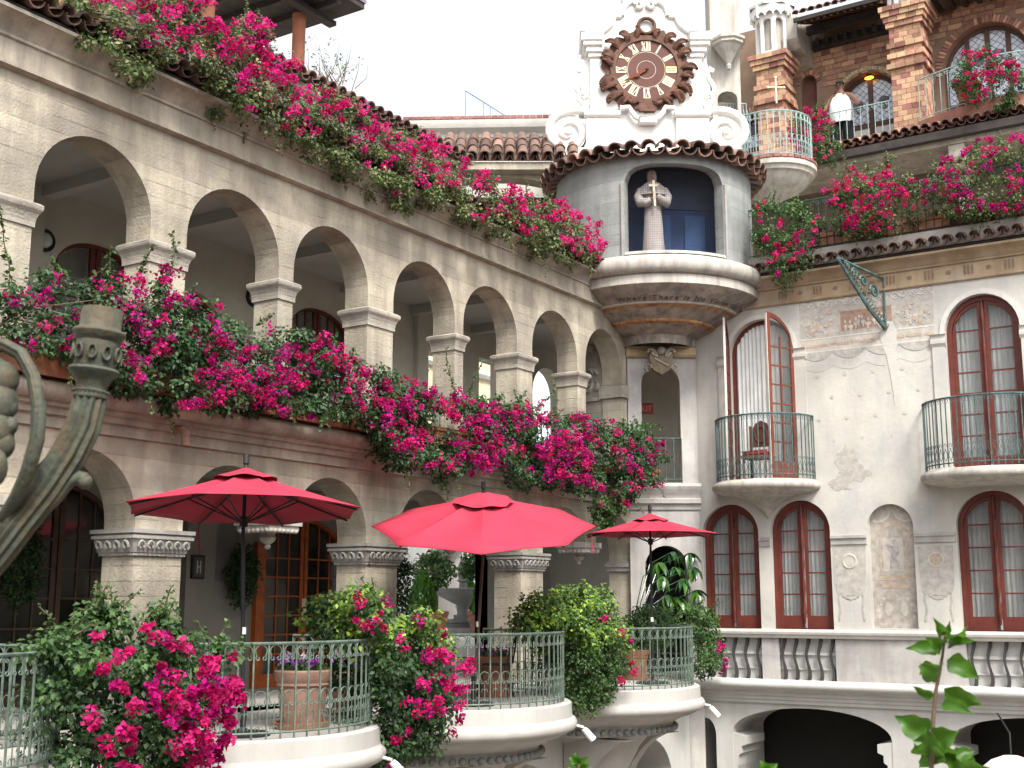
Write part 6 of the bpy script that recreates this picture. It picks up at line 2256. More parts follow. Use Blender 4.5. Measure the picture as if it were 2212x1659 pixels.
m = MB().box(pw and (lambda s, d, z: pw(s, d, z)), -.085, -.008, .118, .132, 1.715, 1.752).box(lambda s, d, z: pw(s, d, z), .008, .085, .118, .132, 1.715, 1.752)
m.tube([pw(-.09, .12, 1.742), pw(.09, .12, 1.742)], .006, 5).tube([pw(-.09, .12, 1.742), pw(-.10, .02, 1.735)], .005, 5).tube([pw(.09, .12, 1.742), pw(.10, .02, 1.735)], .005, 5)
m.build('sunglasses', M['iron'], PR)
MB().tube([pw(0, .128, 1.735), pw(0, .148, 1.70), pw(0, .128, 1.69)], [.010, .017, .012], 6).build('nose', sk, PR, smooth=60)
MB().tube([pw(-.03, .118, 1.655), pw(0, .126, 1.652), pw(.03, .118, 1.655)], [.006, .010, .006], 5).build('mouth', mat('lips', (.16, .06, .05)), PR, smooth=60)
ploft([(0, .012, .098, .098, 1.775), (0, .012, .094, .094, 1.79), (0, .015, .075, .08, 1.825), (0, .01, .02, .02, 1.845)], 'hair', mat('short_black_hair', (.012, .01, .01)))
# ============================================================ plants
def mesh_np(name, V, F, cols, mt_, n_per):
    """fast mesh: V (n,3), F (m,3) triangles, one colour per face"""
    me = bpy.data.meshes.new(name)
    me.vertices.add(len(V))
    me.vertices.foreach_set('co', V.astype(np.float32).ravel())
    me.loops.add(len(F) * 3)
    me.loops.foreach_set('vertex_index', F.astype(np.int32).ravel())
    me.polygons.add(len(F))
    me.polygons.foreach_set('loop_start', np.arange(0, len(F) * 3, 3, dtype=np.int32))
    me.materials.append(mt_)
    at_ = me.attributes.new('col', 'FLOAT_COLOR', 'FACE')
    at_.data.foreach_set('color', np.concatenate([cols, np.ones((len(cols), 1))], 1).astype(np.float32).ravel())
    me.update()
    me.validate()
    return me


def leaf_arrays(P, N, D, L, W, fold=.25):
    """two-triangle folded leaves at P with normal N, direction D, length L, width W"""
    D = D - N * (D * N).sum(1, keepdims=True)
    D /= np.linalg.norm(D, axis=1, keepdims=True) + 1e-9
    B = np.cross(N, D)
    L, W = L[:, None], W[:, None]
    v0 = P
    v1 = P + D * L * .42 + B * W * .5 + N * W * fold
    v2 = P + D * L
    v3 = P + D * L * .42 - B * W * .5 + N * W * fold
    V = np.stack([v0, v1, v2, v3], 1).reshape(-1, 3)
    b = np.arange(len(P))[:, None] * 4
    F = np.concatenate([np.stack([b + 0, b + 2, b + 1], 2), np.stack([b + 0, b + 3, b + 2], 2)], 1).reshape(-1, 3)
    return V, F


def unit(v): return v / (np.linalg.norm(v, axis=1, keepdims=True) + 1e-9)


GREENS = {'dark': [(.020, .055, .018), (.035, .085, .025), (.055, .11, .035)],
          'mid': [(.030, .080, .018), (.055, .12, .03), (.09, .16, .045)],
          'bright': [(.07, .15, .02), (.13, .24, .03), (.24, .34, .045)],
          'olive': [(.055, .095, .028), (.10, .15, .045), (.17, .19, .075)]}
PINK = [(.38, .005, .085), (.55, .010, .135), (.66, .03, .21), (.48, .008, .18)]
HOT = [(.45, .006, .10), (.62, .012, .16), (.74, .04, .25), (.58, .010, .20)]
MAGENTA = [(.30, .004, .11), (.42, .008, .16), (.52, .02, .26)]
CORAL = [(.45, .008, .06), (.56, .02, .10), (.62, .06, .17)]


def pick(pal, n, var=.22):
    p = np.array(pal)[RNG.integers(0, len(pal), n)]
    return p * (1 + RNG.uniform(-var, var, (n, 1)))


def clump_leaves(C, Rr, per, size, pal, up=.55, flat=.8, asp=.72):
    """leaves spread over the shells of many small clumps"""
    n = len(C)
    idx = np.repeat(np.arange(n), per)
    d = unit(RNG.normal(size=(len(idx), 3)))
    r = Rr[idx][:, None] * RNG.uniform(.35, 1.05, (len(idx), 1))
    P = C[idx] + d * r * np.array([1, 1, flat])
    Nn = unit(d * .7 + np.array([.35, -.25, up]) + RNG.normal(scale=.45, size=d.shape))
    D = unit(d + np.array([0, 0, -.5]) + RNG.normal(scale=.6, size=d.shape))
    L = size * RNG.uniform(.65, 1.25, len(idx))
    V, F = leaf_arrays(P, Nn, D, L, L * asp)
    tone = RNG.uniform(-.28, .28, n)[idx][:, None]
    col = pick(pal, len(idx)) * (1 + tone)
    return V, F, np.repeat(np.clip(col, 0, 1), 2, 0)


def bract_arrays(C, Rr, per, size, pal):
    n = len(C)
    idx = np.repeat(np.arange(n), per)
    d = unit(RNG.normal(size=(len(idx), 3)) + np.array([.5, -.4, .3]))
    P = C[idx] + d * Rr[idx][:, None] * RNG.uniform(.3, 1.1, (len(idx), 1))
    Nn = unit(d + RNG.normal(scale=.6, size=d.shape))
    D = unit(RNG.normal(size=d.shape) + d * .5)
    L = size * RNG.uniform(.7, 1.2, len(idx))
    V, F = leaf_arrays(P, Nn, D, L, L * .95, .3)
    base = np.array(pal)[RNG.integers(0, len(pal), n)][idx] * (1 + RNG.uniform(-.35, .30, (len(idx), 1)))
    return V, F, np.repeat(np.clip(base, 0, 1), 2, 0)


def join(parts):
    off, Vs, Fs, Cs = 0, [], [], []
    for V, F, c in parts:
        Vs.append(V)
        Fs.append(F + off)
        Cs.append(c)
        off += len(V)
    return np.concatenate(Vs), np.concatenate(Fs), np.concatenate(Cs)


def sprig(base, dirv, L, n, size, pal, droop=.0, bend=None):
    """one long shoot with leaves both sides: returns leaf arrays and stem points"""
    base, d = np.array(base, float), np.array(dirv, float)
    d /= np.linalg.norm(d)
    pts = [base]
    for i in range(n):
        d = d + np.array([0, 0, -droop]) + RNG.normal(scale=.09, size=3)
        d /= np.linalg.norm(d)
        pts.append(pts[-1] + d * L / n)
    pts = np.array(pts)
    P = np.repeat(pts[1:], 3, 0) + RNG.normal(scale=.012, size=(3 * n, 3))
    D = unit(RNG.normal(size=P.shape) + np.array([.2, -.2, .1]))
    Nn = unit(RNG.normal(scale=.6, size=P.shape) + np.array([.3, -.3, .8]))
    Ls = size * RNG.uniform(.6, 1.15, len(P)) * np.repeat(np.linspace(1.1, .6, n), 3)
    V, F = leaf_arrays(P, Nn, D, Ls, Ls * .72)
    return (V, F, np.repeat(np.clip(pick(pal, len(P)), 0, 1), 2, 0)), pts


def poly_sample(poly, n):
    """n random points inside a polygon"""
    poly = np.array(poly)
    lo, hi = poly.min(0), poly.max(0)
    out = []
    while len(out) < n:
        q = RNG.uniform(lo, hi, (n * 2, 2))
        ins = np.zeros(len(q), bool)
        j = len(poly) - 1
        for i in range(len(poly)):
            a, b = poly[i], poly[j]
            c = ((a[1] > q[:, 1]) != (b[1] > q[:, 1])) & (q[:, 0] < (b[0] - a[0]) * (q[:, 1] - a[1]) / (b[1] - a[1] + 1e-12) + a[0])
            ins ^= c
            j = i
        out += list(q[ins])
    return np.array(out[:n])


def area(poly):
    p = np.array(poly)
    x, y = p[:, 0], p[:, 1]
    return .5 * abs((x * np.roll(y, -1) - y * np.roll(x, -1)).sum())


def bnoise(p, f, ph):
    return np.sin(p[:, 0] * f + ph) * np.sin(p[:, 1] * f * 1.3 + ph * 2.1) + .6 * np.sin(p[:, 0] * f * 2.3 + ph * 3) * np.sin(p[:, 1] * f * 2.7 + ph)


def bougainvillea(name, label, group, C, Rr, FC, FR, pal, fpal, base, leaf=.055, per=70, bper=24, bsize=.040, sprigs=(), extra=None):
    T = thing(name, base, label, 'bougainvillea', group)
    parts = [clump_leaves(C, Rr, per, leaf, GREENS[pal])]
    if extra is not None:
        parts.append(clump_leaves(extra[0], extra[1], per, leaf, GREENS[extra[2]]))
    stem = MB()
    for b_, d_, L_s, n_s, dr in sprigs:
        lv, pts = sprig(b_, d_, L_s, n_s, leaf * 1.15, GREENS['mid' if pal == 'dark' else pal], dr)
        parts.append(lv)
        stem.tube(pts, [.006] * (len(pts) - 1) + [.003], 4)
    # main stems from the root to some clumps
    b0 = np.array(base, float)
    for q in C[RNG.integers(0, len(C), 10)]:
        mid_ = (b0 + q) / 2 + RNG.normal(scale=.08, size=3) + np.array([0, 0, .12])
        stem.tube([b0 + RNG.normal(scale=.04, size=3) * np.array([1, 1, 0]), mid_, q], [.014, .009, .004], 5)
    V, F, c = join(parts)
    put('foliage', mesh_np('foliage', V, F, c, M['leaf'], 2), T, kind='stuff')
    if len(FC):
        V, F, c = bract_arrays(FC, FR, bper, bsize, fpal)
        put('flowers', mesh_np('flowers', V, F, c, M['petal'], 2), T, kind='stuff')
    stem.build('stems', M['stemwood'], T, kind='stuff')
    return T


# ---------- hedges on the left building, split into the single plants that stand in their boxes
def vpoly(pts, axis, p, ia, ib, ntop=0, dt=0, db=0):
    pts = [(x, y + (dt if i < ntop else -db)) for i, (x, y) in enumerate(pts)]
    return [(at(x, y, axis, p)[ia], at(x, y, axis, p)[ib]) for x, y in pts]


def hedge(poly, cuts, plane, depth, base_z, labels, group, pal, fpal, dens=30, fdens=13, leaf=.055, seed=1.0, thr=-.15, r=.145, name='bougainvillea', box=None, fbias=None):
    A = area(poly)
    pts = poly_sample(poly, int(A * dens))
    top = {}
    d = RNG.uniform(0, 1, len(pts)) ** .8
    x = plane + depth * (d - .35)
    C = np.stack([x, pts[:, 0], pts[:, 1]], 1)
    Rr = RNG.uniform(.7, 1.25, len(C)) * r
    fp = poly_sample(poly, int(A * fdens * 2.2))
    nz = bnoise(fp, 2.6, seed)
    keep = nz > thr
    if fbias is not None:
        keep &= RNG.uniform(0, 1, len(fp)) < fbias(fp)
    fp = fp[keep]
    FC = np.stack([plane + depth * (.42 + RNG.uniform(0, .45, len(fp))), fp[:, 0], fp[:, 1]], 1)
    FR = RNG.uniform(.03, .10, len(FC))
    for i, lb in enumerate(labels):
        a, b = cuts[i], cuts[i + 1]
        s = (C[:, 1] >= a) & (C[:, 1] < b)
        f = (FC[:, 1] >= a) & (FC[:, 1] < b)
        if s.sum() < 5: continue
        yc = (a + b) / 2
        sp = []
        Cs = C[s]
        for q in range(7):
            k = Cs[RNG.integers(0, len(Cs))]
            hi = Cs[np.abs(Cs[:, 1] - k[1]) < .25]
            tp_ = hi[hi[:, 2].argmax()] if q < 4 else hi[hi[:, 2].argmin()]
            if q < 4:
                sp.append((tp_, (RNG.uniform(-.1, .4), RNG.uniform(-.5, .5), 1), RNG.uniform(.12, .32), 9, .06))
            else:
                sp.append((tp_, (.4, RNG.uniform(-.4, .4), -.5), RNG.uniform(.2, .5), 10, .10))
        bougainvillea(name, lb, group, Cs, Rr[s], FC[f], FR[f], pal, fpal, (plane - .05, yc, base_z), leaf, sprigs=sp)
        if box:
            bx0, bx1, bz0, bz1 = box
            t = thing('planter_box', ((bx0 + bx1) / 2, yc, bz0), lb.replace('pink bougainvillea', 'long clay planter under the pink bougainvillea') if 'pink' in lb else lb.replace('bougainvillea', 'long clay planter under the bougainvillea'), 'planter', group.replace('bougainvilleas', 'planters'))
            m = MB().box(FLAT, bx0, bx1, a + .06, b - .06, bz0, bz1)
            m.build('trough', M['terra'], t, bevel=.02)
            MB().box(FLAT, bx0 - .02, bx1 + .02, a + .04, b - .04, bz1 - .05, bz1 + .01).build('rim', M['terra'], t, bevel=.01)


H2 = vpoly([(-40, 600), (0, 580), (60, 590), (110, 560), (170, 590), (230, 580), (290, 560), (340, 600), (420, 645), (500, 665), (560, 700), (640, 705), (700, 745), (800, 785), (900, 825), (980, 835), (1060, 850), (1120, 850), (1180, 880), (1240, 872), (1300, 895), (1370, 905), (1405, 915), (1410, 1000), (1400, 1055), (1340, 1085), (1280, 1075), (1200, 1065), (1130, 1055), (1060, 1015), (980, 1045), (900, 1020), (830, 1030), (795, 990), (740, 905), (660, 915), (590, 920), (500, 890), (420, 895), (350, 905), (300, 870), (250, 850), (150, 800), (80, 770), (0, 760), (-40, 740)], 'x', .40, 1, 2, 23, 24, 10)
names7 = ['leftmost', 'second', 'third', 'fourth', 'fifth', 'sixth', 'rightmost and greenest']
hedge(H2, [-17, -13.5, -11.6, -9.6, -7.6, -5.3, -3.2, -.2], .38, .62, 3.80,
      ['%s pink bougainvillea on the ledge below the upper arches' % n_ if i not in (0, 6) else '%s bougainvillea on the ledge below the upper arches' % n_ for i, n_ in enumerate(names7)],
      'bougainvilleas on the middle ledge', 'dark', PINK + MAGENTA, dens=44, fdens=34, seed=.7, thr=-.4, box=(.02, .34, 3.725, 3.97), leaf=.058,
      fbias=lambda p: np.where(p[:, 0] > -3.4, .40, np.where(p[:, 0] < -14, .6, 1.0)) * np.clip(1.25 - .55 * (p[:, 1] - 3.6), .30, 1))
H3 = vpoly([(60, -30), (420, -30), (410, 40), (460, 50), (520, 30), (560, 110), (620, 150), (680, 195), (740, 215), (800, 275), (870, 285), (930, 310), (975, 360), (1040, 375), (1090, 405), (1140, 430), (1195, 425), (1240, 460), (1268, 510), (1282, 560), (1265, 592), (1205, 592), (1130, 560), (1060, 525), (990, 500), (930, 480), (860, 470), (800, 430), (740, 400), (700, 380), (640, 345), (580, 320), (530, 300), (480, 270), (440, 230), (380, 210), (300, 200), (240, 190), (190, 140), (150, 70), (70, 20)], 'x', .30, 1, 2, 19, 14, 26)
names8 = ['leftmost', 'second', 'third', 'fourth', 'fifth', 'sixth', 'rightmost']
hedge(H3, [-15.6, -12.4, -10.6, -8.9, -7.2, -5.4, -3.6, -1.0], .22, .62, 7.78,
      ['%s pink bougainvillea hanging over the roof parapet of the arcade' % n_ for n_ in names8],
      'bougainvilleas on the arcade roof parapet', 'olive', HOT, dens=40, fdens=36, seed=2.2, thr=-.55, box=(-.45, -.1, 7.745, 7.98), leaf=.055,
      fbias=lambda p: np.clip(.25 + 1.25 * (p[:, 1] - 7.45), .18, 1))

# tall leafy shoots that stand up in front of the arches
shoots = thing('climbing_shoots', (.3, -12, 3.9), 'tall leafy green shoots standing above the hedge before the left arches', 'vine')
parts_, st_ = [], MB()
for (x0, y0), (x1, y1), dn in (((340, 640), (412, 480), 26), ((300, 620), (320, 520), 18), ((240, 610), (228, 530), 14), ((400, 650), (478, 625), 16), ((20, 620), (35, 420), 22), ((735, 790), (745, 700), 0), ((985, 860), (990, 745), 18), ((1010, 860), (1035, 780), 14), ((1160, 880), (1205, 795), 18), ((130, 600), (105, 560), 10), ((560, 700), (590, 680), 10), ((1380, 920), (1435, 900), 12)):
    if not dn: continue
    b_, e_ = at(x0, y0, 'x', .42), at(x1, y1, 'x', .50)
    lv, pts_ = sprig(b_, e_ - b_, float(np.linalg.norm(e_ - b_)), dn, .075, GREENS['mid'], .0)
    parts_.append(lv)
    st_.tube(pts_, [.006] * (len(pts_) - 1) + [.003], 4)
V, F, c = join(parts_)
put('leaves', mesh_np('leaves', V, F, c, M['leaf'], 2), shoots, kind='stuff')
st_.build('stems', M['stemwood'], shoots, kind='stuff')

# ---------- right-hand side plants
def bush(label, group, poly_px, axis, plane, depth, pal, fpal, base, dens=40, fdens=14, leaf=.055, seed=1.0, thr=-.1, r=.17, cat='bougainvillea', sprigs=8, fbias=None, extra_top=None, per=70, bsize=.04):
    ia, ib, io = (1, 2, 0) if axis == 'x' else (0, 2, 1)
    poly = vpoly(poly_px, axis, plane, ia, ib)
    A = area(poly)
    pts = poly_sample(poly, max(12, int(A * dens)))
    sg = 1 if axis == 'x' else -1
    cen = np.array(poly).mean(0)
    ext = np.array(poly).max(0) - np.array(poly).min(0)
    rel = 1 - .55 * np.clip((((pts - cen) / (ext / 2)) ** 2).sum(1), 0, 1)
    o = RNG.uniform(-1, 1, len(pts)) * depth / 2 * rel
    C = np.zeros((len(pts), 3))
    C[:, ia], C[:, ib], C[:, io] = pts[:, 0], pts[:, 1], plane + o
    Rr = RNG.uniform(.7, 1.25, len(C)) * r
    fp = poly_sample(poly, max(6, int(A * fdens * 2)))
    keep = bnoise(fp, 3.0, seed) > thr
    if fbias is not None: keep &= RNG.uniform(0, 1, len(fp)) < fbias(fp)
    fp = fp[keep]
    FC = np.zeros((len(fp), 3))
    rl = 1 - .55 * np.clip((((fp - cen) / (ext / 2)) ** 2).sum(1), 0, 1)
    FC[:, ia], FC[:, ib], FC[:, io] = fp[:, 0], fp[:, 1], plane + sg * depth / 2 * rl * RNG.uniform(.85, 1.2, len(fp)) + sg * r * RNG.uniform(.4, 1.0, len(fp))
    FR = RNG.uniform(.025, .075, len(FC))
    sp = []
    for q in range(sprigs):
        k = C[RNG.integers(0, len(C))]
        hi = C[np.abs(C[:, ia] - k[ia]) < .2]
        tp_ = hi[hi[:, 2].argmax()]
        sp.append((tp_, (RNG.uniform(-.3, .6), RNG.uniform(-.6, .3), 1), RNG.uniform(.15, .4), 9, .07))
    ex = None
    if extra_top:  # brighter top leaves: young growth, with sunlight put into the colour
        hi = C[C[:, 2] > np.quantile(C[:, 2], extra_top[1])]
        ex = (hi + RNG.normal(scale=.06, size=hi.shape) + np.array([0.03, -.03, .05]), np.full(len(hi), r), extra_top[0])
    return bougainvillea('bougainvillea', label, group, C, Rr, FC, FR, pal, fpal, base, leaf, per, sprigs=sp, extra=ex, bsize=bsize)


G3 = 'bougainvilleas on the painted building roof edge'
bush('trailing bougainvillea beside the clock bay, hanging below the roof tiles', G3, [(1640, 445), (1690, 425), (1740, 455), (1785, 470), (1790, 520), (1755, 560), (1730, 590), (1720, 625), (1690, 625), (1685, 590), (1660, 560), (1635, 520)], 'y', -.45, .7, 'mid', PINK + CORAL, (3.0, -.3, 7.95), seed=4, thr=-.1, fdens=24)
bush('broad coral and green bougainvillea in the middle of the painted building roof edge', G3, [(1810, 400), (1850, 370), (1900, 355), (1940, 370), (1985, 400), (1985, 470), (1940, 500), (1890, 520), (1840, 510), (1805, 490), (1770, 490), (1790, 440)], 'y', -.35, .8, 'olive', CORAL + PINK, (4.6, -.3, 7.95), seed=6, thr=-.5, fdens=30)
bush('largest mauve tinged bougainvillea at the right end of the roof edge', G3, [(1985, 400), (2040, 355), (2090, 325), (2150, 310), (2212, 300), (2280, 300), (2280, 450), (2212, 465), (2130, 475), (2060, 470), (2000, 450)], 'y', -.35, .8, 'olive', PINK + MAGENTA, (6.3, -.3, 7.95), seed=9, thr=-.5, fdens=30)
for x0, x1, lb in ((3.6, 5.4, 'short clay planter under the broad coral bougainvillea on the roof edge'), (5.5, 7.6, 'long clay planter under the mauve tinged bougainvillea on the roof edge')):
    t = thing('planter_box', ((x0 + x1) / 2, -.05, 7.89), lb, 'planter', 'planters on the roof edge')
    MB().box(FLAT, x0, x1, -.14, .14, 7.885, 8.16).build('trough', M['terra'], t, bevel=.02)
    MB().box(FLAT, x0 - .02, x1 + .02, -.16, .16, 8.16, 8.22).build('rim', M['terra'], t, bevel=.01)
bush('round pink bougainvillea hanging by the upper railing left of the man', 'bougainvilleas on the upper balcony', [(1715, 265), (1740, 245), (1780, 240), (1810, 265), (1812, 310), (1800, 350), (1760, 355), (1730, 330), (1712, 300)], 'y', 4.85, .7, 'mid', PINK + CORAL, (1.5, 5.2, 11.9), seed=3, thr=-.5, fdens=34)
bush('round pink bougainvillea at the far right upper balcony', 'bougainvilleas on the upper balcony', [(2065, 150), (2090, 120), (2140, 110), (2190, 130), (2212, 160), (2212, 200), (2180, 235), (2120, 240), (2080, 215), (2062, 180)], 'y', 5.3, .7, 'mid', PINK + CORAL, (5.4, 5.7, 12.3), seed=5, thr=-.5, fdens=34)
pot(5.35, 5.60, 12.40, .30, .50, 'clay pot behind the far right upper bougainvillea', 'terra', group='clay pots upstairs', saucer=False)

# ---------- bushes between the front balconies
G1 = 'bougainvilleas between the front balconies'
bush('big dark bougainvillea with magenta blooms at the lower left', G1, [(85, 1350), (150, 1325), (230, 1345), (300, 1360), (370, 1385), (415, 1410), (445, 1460), (455, 1540), (425, 1600), (400, 1680), (290, 1760), (160, 1760), (115, 1640), (95, 1500), (80, 1410)], 'x', 2.45, 1.1, 'dark', PINK, (1.7, -14.3, -.2), seed=8, thr=-.7, dens=60, fdens=34, leaf=.058, r=.17, sprigs=30, extra_top=('mid', .75),
     fbias=lambda p: np.clip((p[:, 0] + 16.2) * .8, .10, 1) * np.clip(1.5 - 1.0 * (p[:, 1] - .4), .08, 1), bsize=.05)
bush('bougainvillea with pink blooms left of the middle balcony', G1, [(700, 1290), (760, 1280), (830, 1290), (880, 1340), (920, 1390), (950, 1440), (960, 1520), (930, 1580), (880, 1640), (800, 1690), (780, 1600), (785, 1500), (770, 1400), (710, 1370)], 'x', 2.2, 1.0, 'dark', PINK, (1.4, -10.2, -.2), seed=2.5, thr=-.35, dens=60, fdens=28, leaf=.06, r=.19, sprigs=12, extra_top=('bright', .72),
     fbias=lambda p: np.clip(1.25 - .75 * (p[:, 1] - .2), .03, 1))
bush('bright yellow-green bougainvillea right of the middle balcony', G1, [(1120, 1330), (1160, 1295), (1220, 1285), (1280, 1290), (1310, 1330), (1325, 1390), (1330, 1450), (1300, 1500), (1260, 1540), (1225, 1520), (1215, 1430), (1200, 1370), (1140, 1365)], 'x', 1.95, .9, 'mid', CORAL + PINK, (1.2, -6.1, -.2), seed=5.5, thr=.15, dens=64, fdens=9, leaf=.058, r=.18, sprigs=12, extra_top=('bright', .45),
     fbias=lambda p: np.clip(1.2 - .8 * (p[:, 1] - .2), .05, 1))
bush('narrow vine trailing down at the right end of the farthest balcony', G1, [(1495, 1300), (1530, 1330), (1540, 1380), (1555, 1430), (1530, 1460), (1500, 1450), (1490, 1380)], 'x', 1.6, .5, 'mid', PINK, (1.2, -1.2, 0), seed=1.5, thr=.4, dens=60, fdens=9, leaf=.05, r=.14, sprigs=4)
bush('dangling vine in front of the last lower arch', G1, [(1280, 1060), (1330, 1060), (1345, 1085), (1330, 1120), (1315, 1150), (1295, 1130), (1280, 1090)], 'x', .45, .3, 'mid', PINK, (.3, -1.9, 3.7), seed=2.9, thr=-.3, dens=60, fdens=20, leaf=.05, r=.11, sprigs=0)

# ---------- other plants
def ball_plant(name, label, cat, c, sc, n, leaf, pal, group=None, base=None, trunk=None, core=True, per=1):
    T = thing(name, base or (c[0], c[1], c[2] - sc[2]), label, cat, group)
    d = unit(RNG.normal(size=(n, 3)))
    C = np.array(c) + d * np.array(sc) * RNG.uniform(.35, 1.0, (n, 1)) ** .5
    V, F, col = clump_leaves(C, np.full(n, leaf * 1.5), 8, leaf, GREENS[pal])
    put('crown', mesh_np('crown', V, F, col, M['leaf'], 2), T, kind='stuff')
    if trunk:
        MB().tube(trunk[0], trunk[1], 8).build('trunk', M['stemwood'], T, smooth=60)
    return T


GP = 'hanging green plants in the lower passage'
ball_plant('hanging_plant', 'dark hanging plant on the white wall under the first umbrella', 'plant', (-2.55, -8.45, 1.85), (.18, .26, .48), 220, .055, 'dark', GP)
ball_plant('hanging_plant', 'dark hanging plant at the far left edge of the passage', 'plant', (-2.5, -12.3, 1.9), (.2, .30, .55), 220, .055, 'dark', GP)
ball_plant('hanging_plant', 'dark hanging plant right of the second pier', 'plant', (-1.9, -5.5, 1.75), (.18, .22, .65), 220, .055, 'dark', GP)
# court trees and conifers
for vx, vy, dp, lb in ((938, 1232, 31.0, 'small forked tree in a clay pot before the court doorway'), (1040, 1222, 31.5, 'small tree beside the fountain behind the umbrella pole')):
    q = at(vx, vy, 'd', dp)
    b_ = at(vx, 1345, 'd', dp)
    ball_plant('court_tree', lb, 'tree', tuple(q), (.5, .5, .45), 240, .09, 'mid', 'small trees in the far court', (b_[0], b_[1], .6), ([(b_[0], b_[1], .75), (b_[0] + .05, b_[1], 1.4), (q[0] - .05, q[1], q[2]), (q[0], q[1], q[2] + .2)], [.06, .05, .04, .02]))
    pot(b_[0], b_[1], .6, .36, .62, 'clay pot of the ' + lb.split(' in ')[0].split(' beside')[0] + ' in the court' + (' doorway' if vx < 1000 else ' by the fountain'), 'terra', group='clay pots in the far court', saucer=False)
for vx, dp, hh, lb in ((912, 28.5, .95, 'left clipped conifer in a wide pot in the far court'), (1050, 28.5, .95, 'right clipped conifer in a clay trough by the fountain'), (1013, 34, .9, 'distant clipped conifer behind the fountain bowl')):
    b_ = at(vx, 1340, 'd', dp)
    T = thing('conifer', (b_[0], b_[1], 1.1), lb, 'conifer', 'clipped conifers in the far court')
    n = 1500
    t_ = RNG.uniform(0, 1, n) ** .8
    a = RNG.uniform(0, 2 * PI, n)
    rr_ = .33 * np.sin(np.clip(.35 + t_ * .65, 0, 1) * PI) ** .8 * RNG.uniform(.75, 1, n)
    P = np.stack([b_[0] + rr_ * np.cos(a), b_[1] + rr_ * np.sin(a), 1.1 + hh * t_], 1)
    D = unit(np.stack([np.cos(a) * .5, np.sin(a) * .5, np.ones(n)], 1) + RNG.normal(scale=.25, size=(n, 3)))
    Nn = unit(np.stack([np.cos(a), np.sin(a), np.zeros(n)], 1) + RNG.normal(scale=.3, size=(n, 3)))
    V, F = leaf_arrays(P, Nn, D, np.full(n, .13), np.full(n, .04))
    put('crown', mesh_np('crown', V, F, np.repeat(pick([(.04, .13, .01), (.07, .19, .02), (.10, .24, .03)], n), 2, 0), M['leaf'], 2), T, kind='stuff')
    pot(b_[0], b_[1], .6, .42, .50, 'wide clay pot of the ' + lb.split(' in ')[0].replace(' behind the fountain bowl', ''), 'terra2', group='clay pots in the far court', saucer=False)

# pansies in the pots
def pansies(x, y, z, r, n, label, cols=((.30, .06, .38), (.42, .10, .50), (.75, .70, .75), (.24, .05, .42))):
    T = thing('pansies', (x, y, z), label, 'flowers', 'flowers in the balcony pots')
    a = RNG.uniform(0, 2 * PI, n * 4)
    rad = r * np.sqrt(RNG.uniform(0, 1, n * 4))
    C = np.stack([x + rad * np.cos(a), y + rad * np.sin(a), z + RNG.uniform(0, .12, n * 4)], 1)
    V, F, c = clump_leaves(C, np.full(len(C), .035), 6, .045, GREENS['mid'])
    put('foliage', mesh_np('foliage', V, F, c, M['leaf'], 2), T, kind='stuff')
    C = np.stack([x + r * 1.05 * np.cos(a[:n]) * RNG.uniform(.2, 1, n), y + r * 1.05 * np.sin(a[:n]), z + RNG.uniform(.08, .22, n)], 1)
    V, F, c = bract_arrays(C, np.full(n, .018), 9, .040, cols)
    put('petals', mesh_np('petals', V, F, c, M['petal'], 2), T, kind='stuff')
pansies(p1[0] + .1, p1[1], FZ + .54, .27, 26, 'purple and white pansies in the large clay pot')
pansies(p2[0] - .2, p2[1] + .3, FZ + .50, .24, 16, 'purple flowers in the pot under the tilted umbrella', ((.35, .06, .40), (.5, .15, .55)))
pansies(p3[0], p3[1], FZ + .45, .20, 10, 'mauve flowers in the pot on the farthest balcony', ((.35, .2, .55), (.5, .35, .7)))
pansies(p4[0] - .55, p4[1] + .8, FZ + .45, .24, 12, 'small red and purple flowers in the shaded pot')

# big-leaved umbrella tree on the farthest balcony
ut = thing('umbrella_tree', (.6, -2.2, FZ), 'umbrella tree with large glossy drooping leaves beside the smallest umbrella', 'plant')
lm = mat('glossy_leaf', (.03, .10, .015), rough=.28, var=.25, scale=3, bump=.05, hue=(.06, .16, .02), spec=.6)
lm2 = mat('glossy_dark_leaf', (.022, .075, .025), rough=.25, var=.25, scale=3, bump=.05, spec=.6)
def big_leaf(L, W, mt_, name='leaf', curve=.35, seg=7):
    m = MB()
    for i in range(seg + 1):
        t_ = i / seg
        w = W * math.sin(PI * min(1, (.06 + t_ * .94)) ** .8) * (1 if t_ < 1 else 0)
        x = L * t_
        z = -curve * L * t_ * t_
        m.v += [(x, -w / 2, z + w * .18), (x, 0, z), (x, w / 2, z + w * .18)]
    for i in range(seg):
        b = i * 3
        m.f += [(b, b + 1, b + 4, b + 3), (b + 1, b + 2, b + 5, b + 4)]
    return m.mesh(name, mt_, 80)
UL = [big_leaf(.30, .105, lm), big_leaf(.28, .10, lm2), big_leaf(.34, .115, lm)]
ru = random.Random(4)
heads = [(1445, 1330), (1410, 1325), (1490, 1340), (1460, 1225), (1490, 1195), (1520, 1250), (1452, 1192), (1430, 1245), (1475, 1250), (1500, 1225), (1400, 1305), (1465, 1290), (1505, 1275), (1440, 1285), (1515, 1310), (1480, 1310), (1425, 1215)]
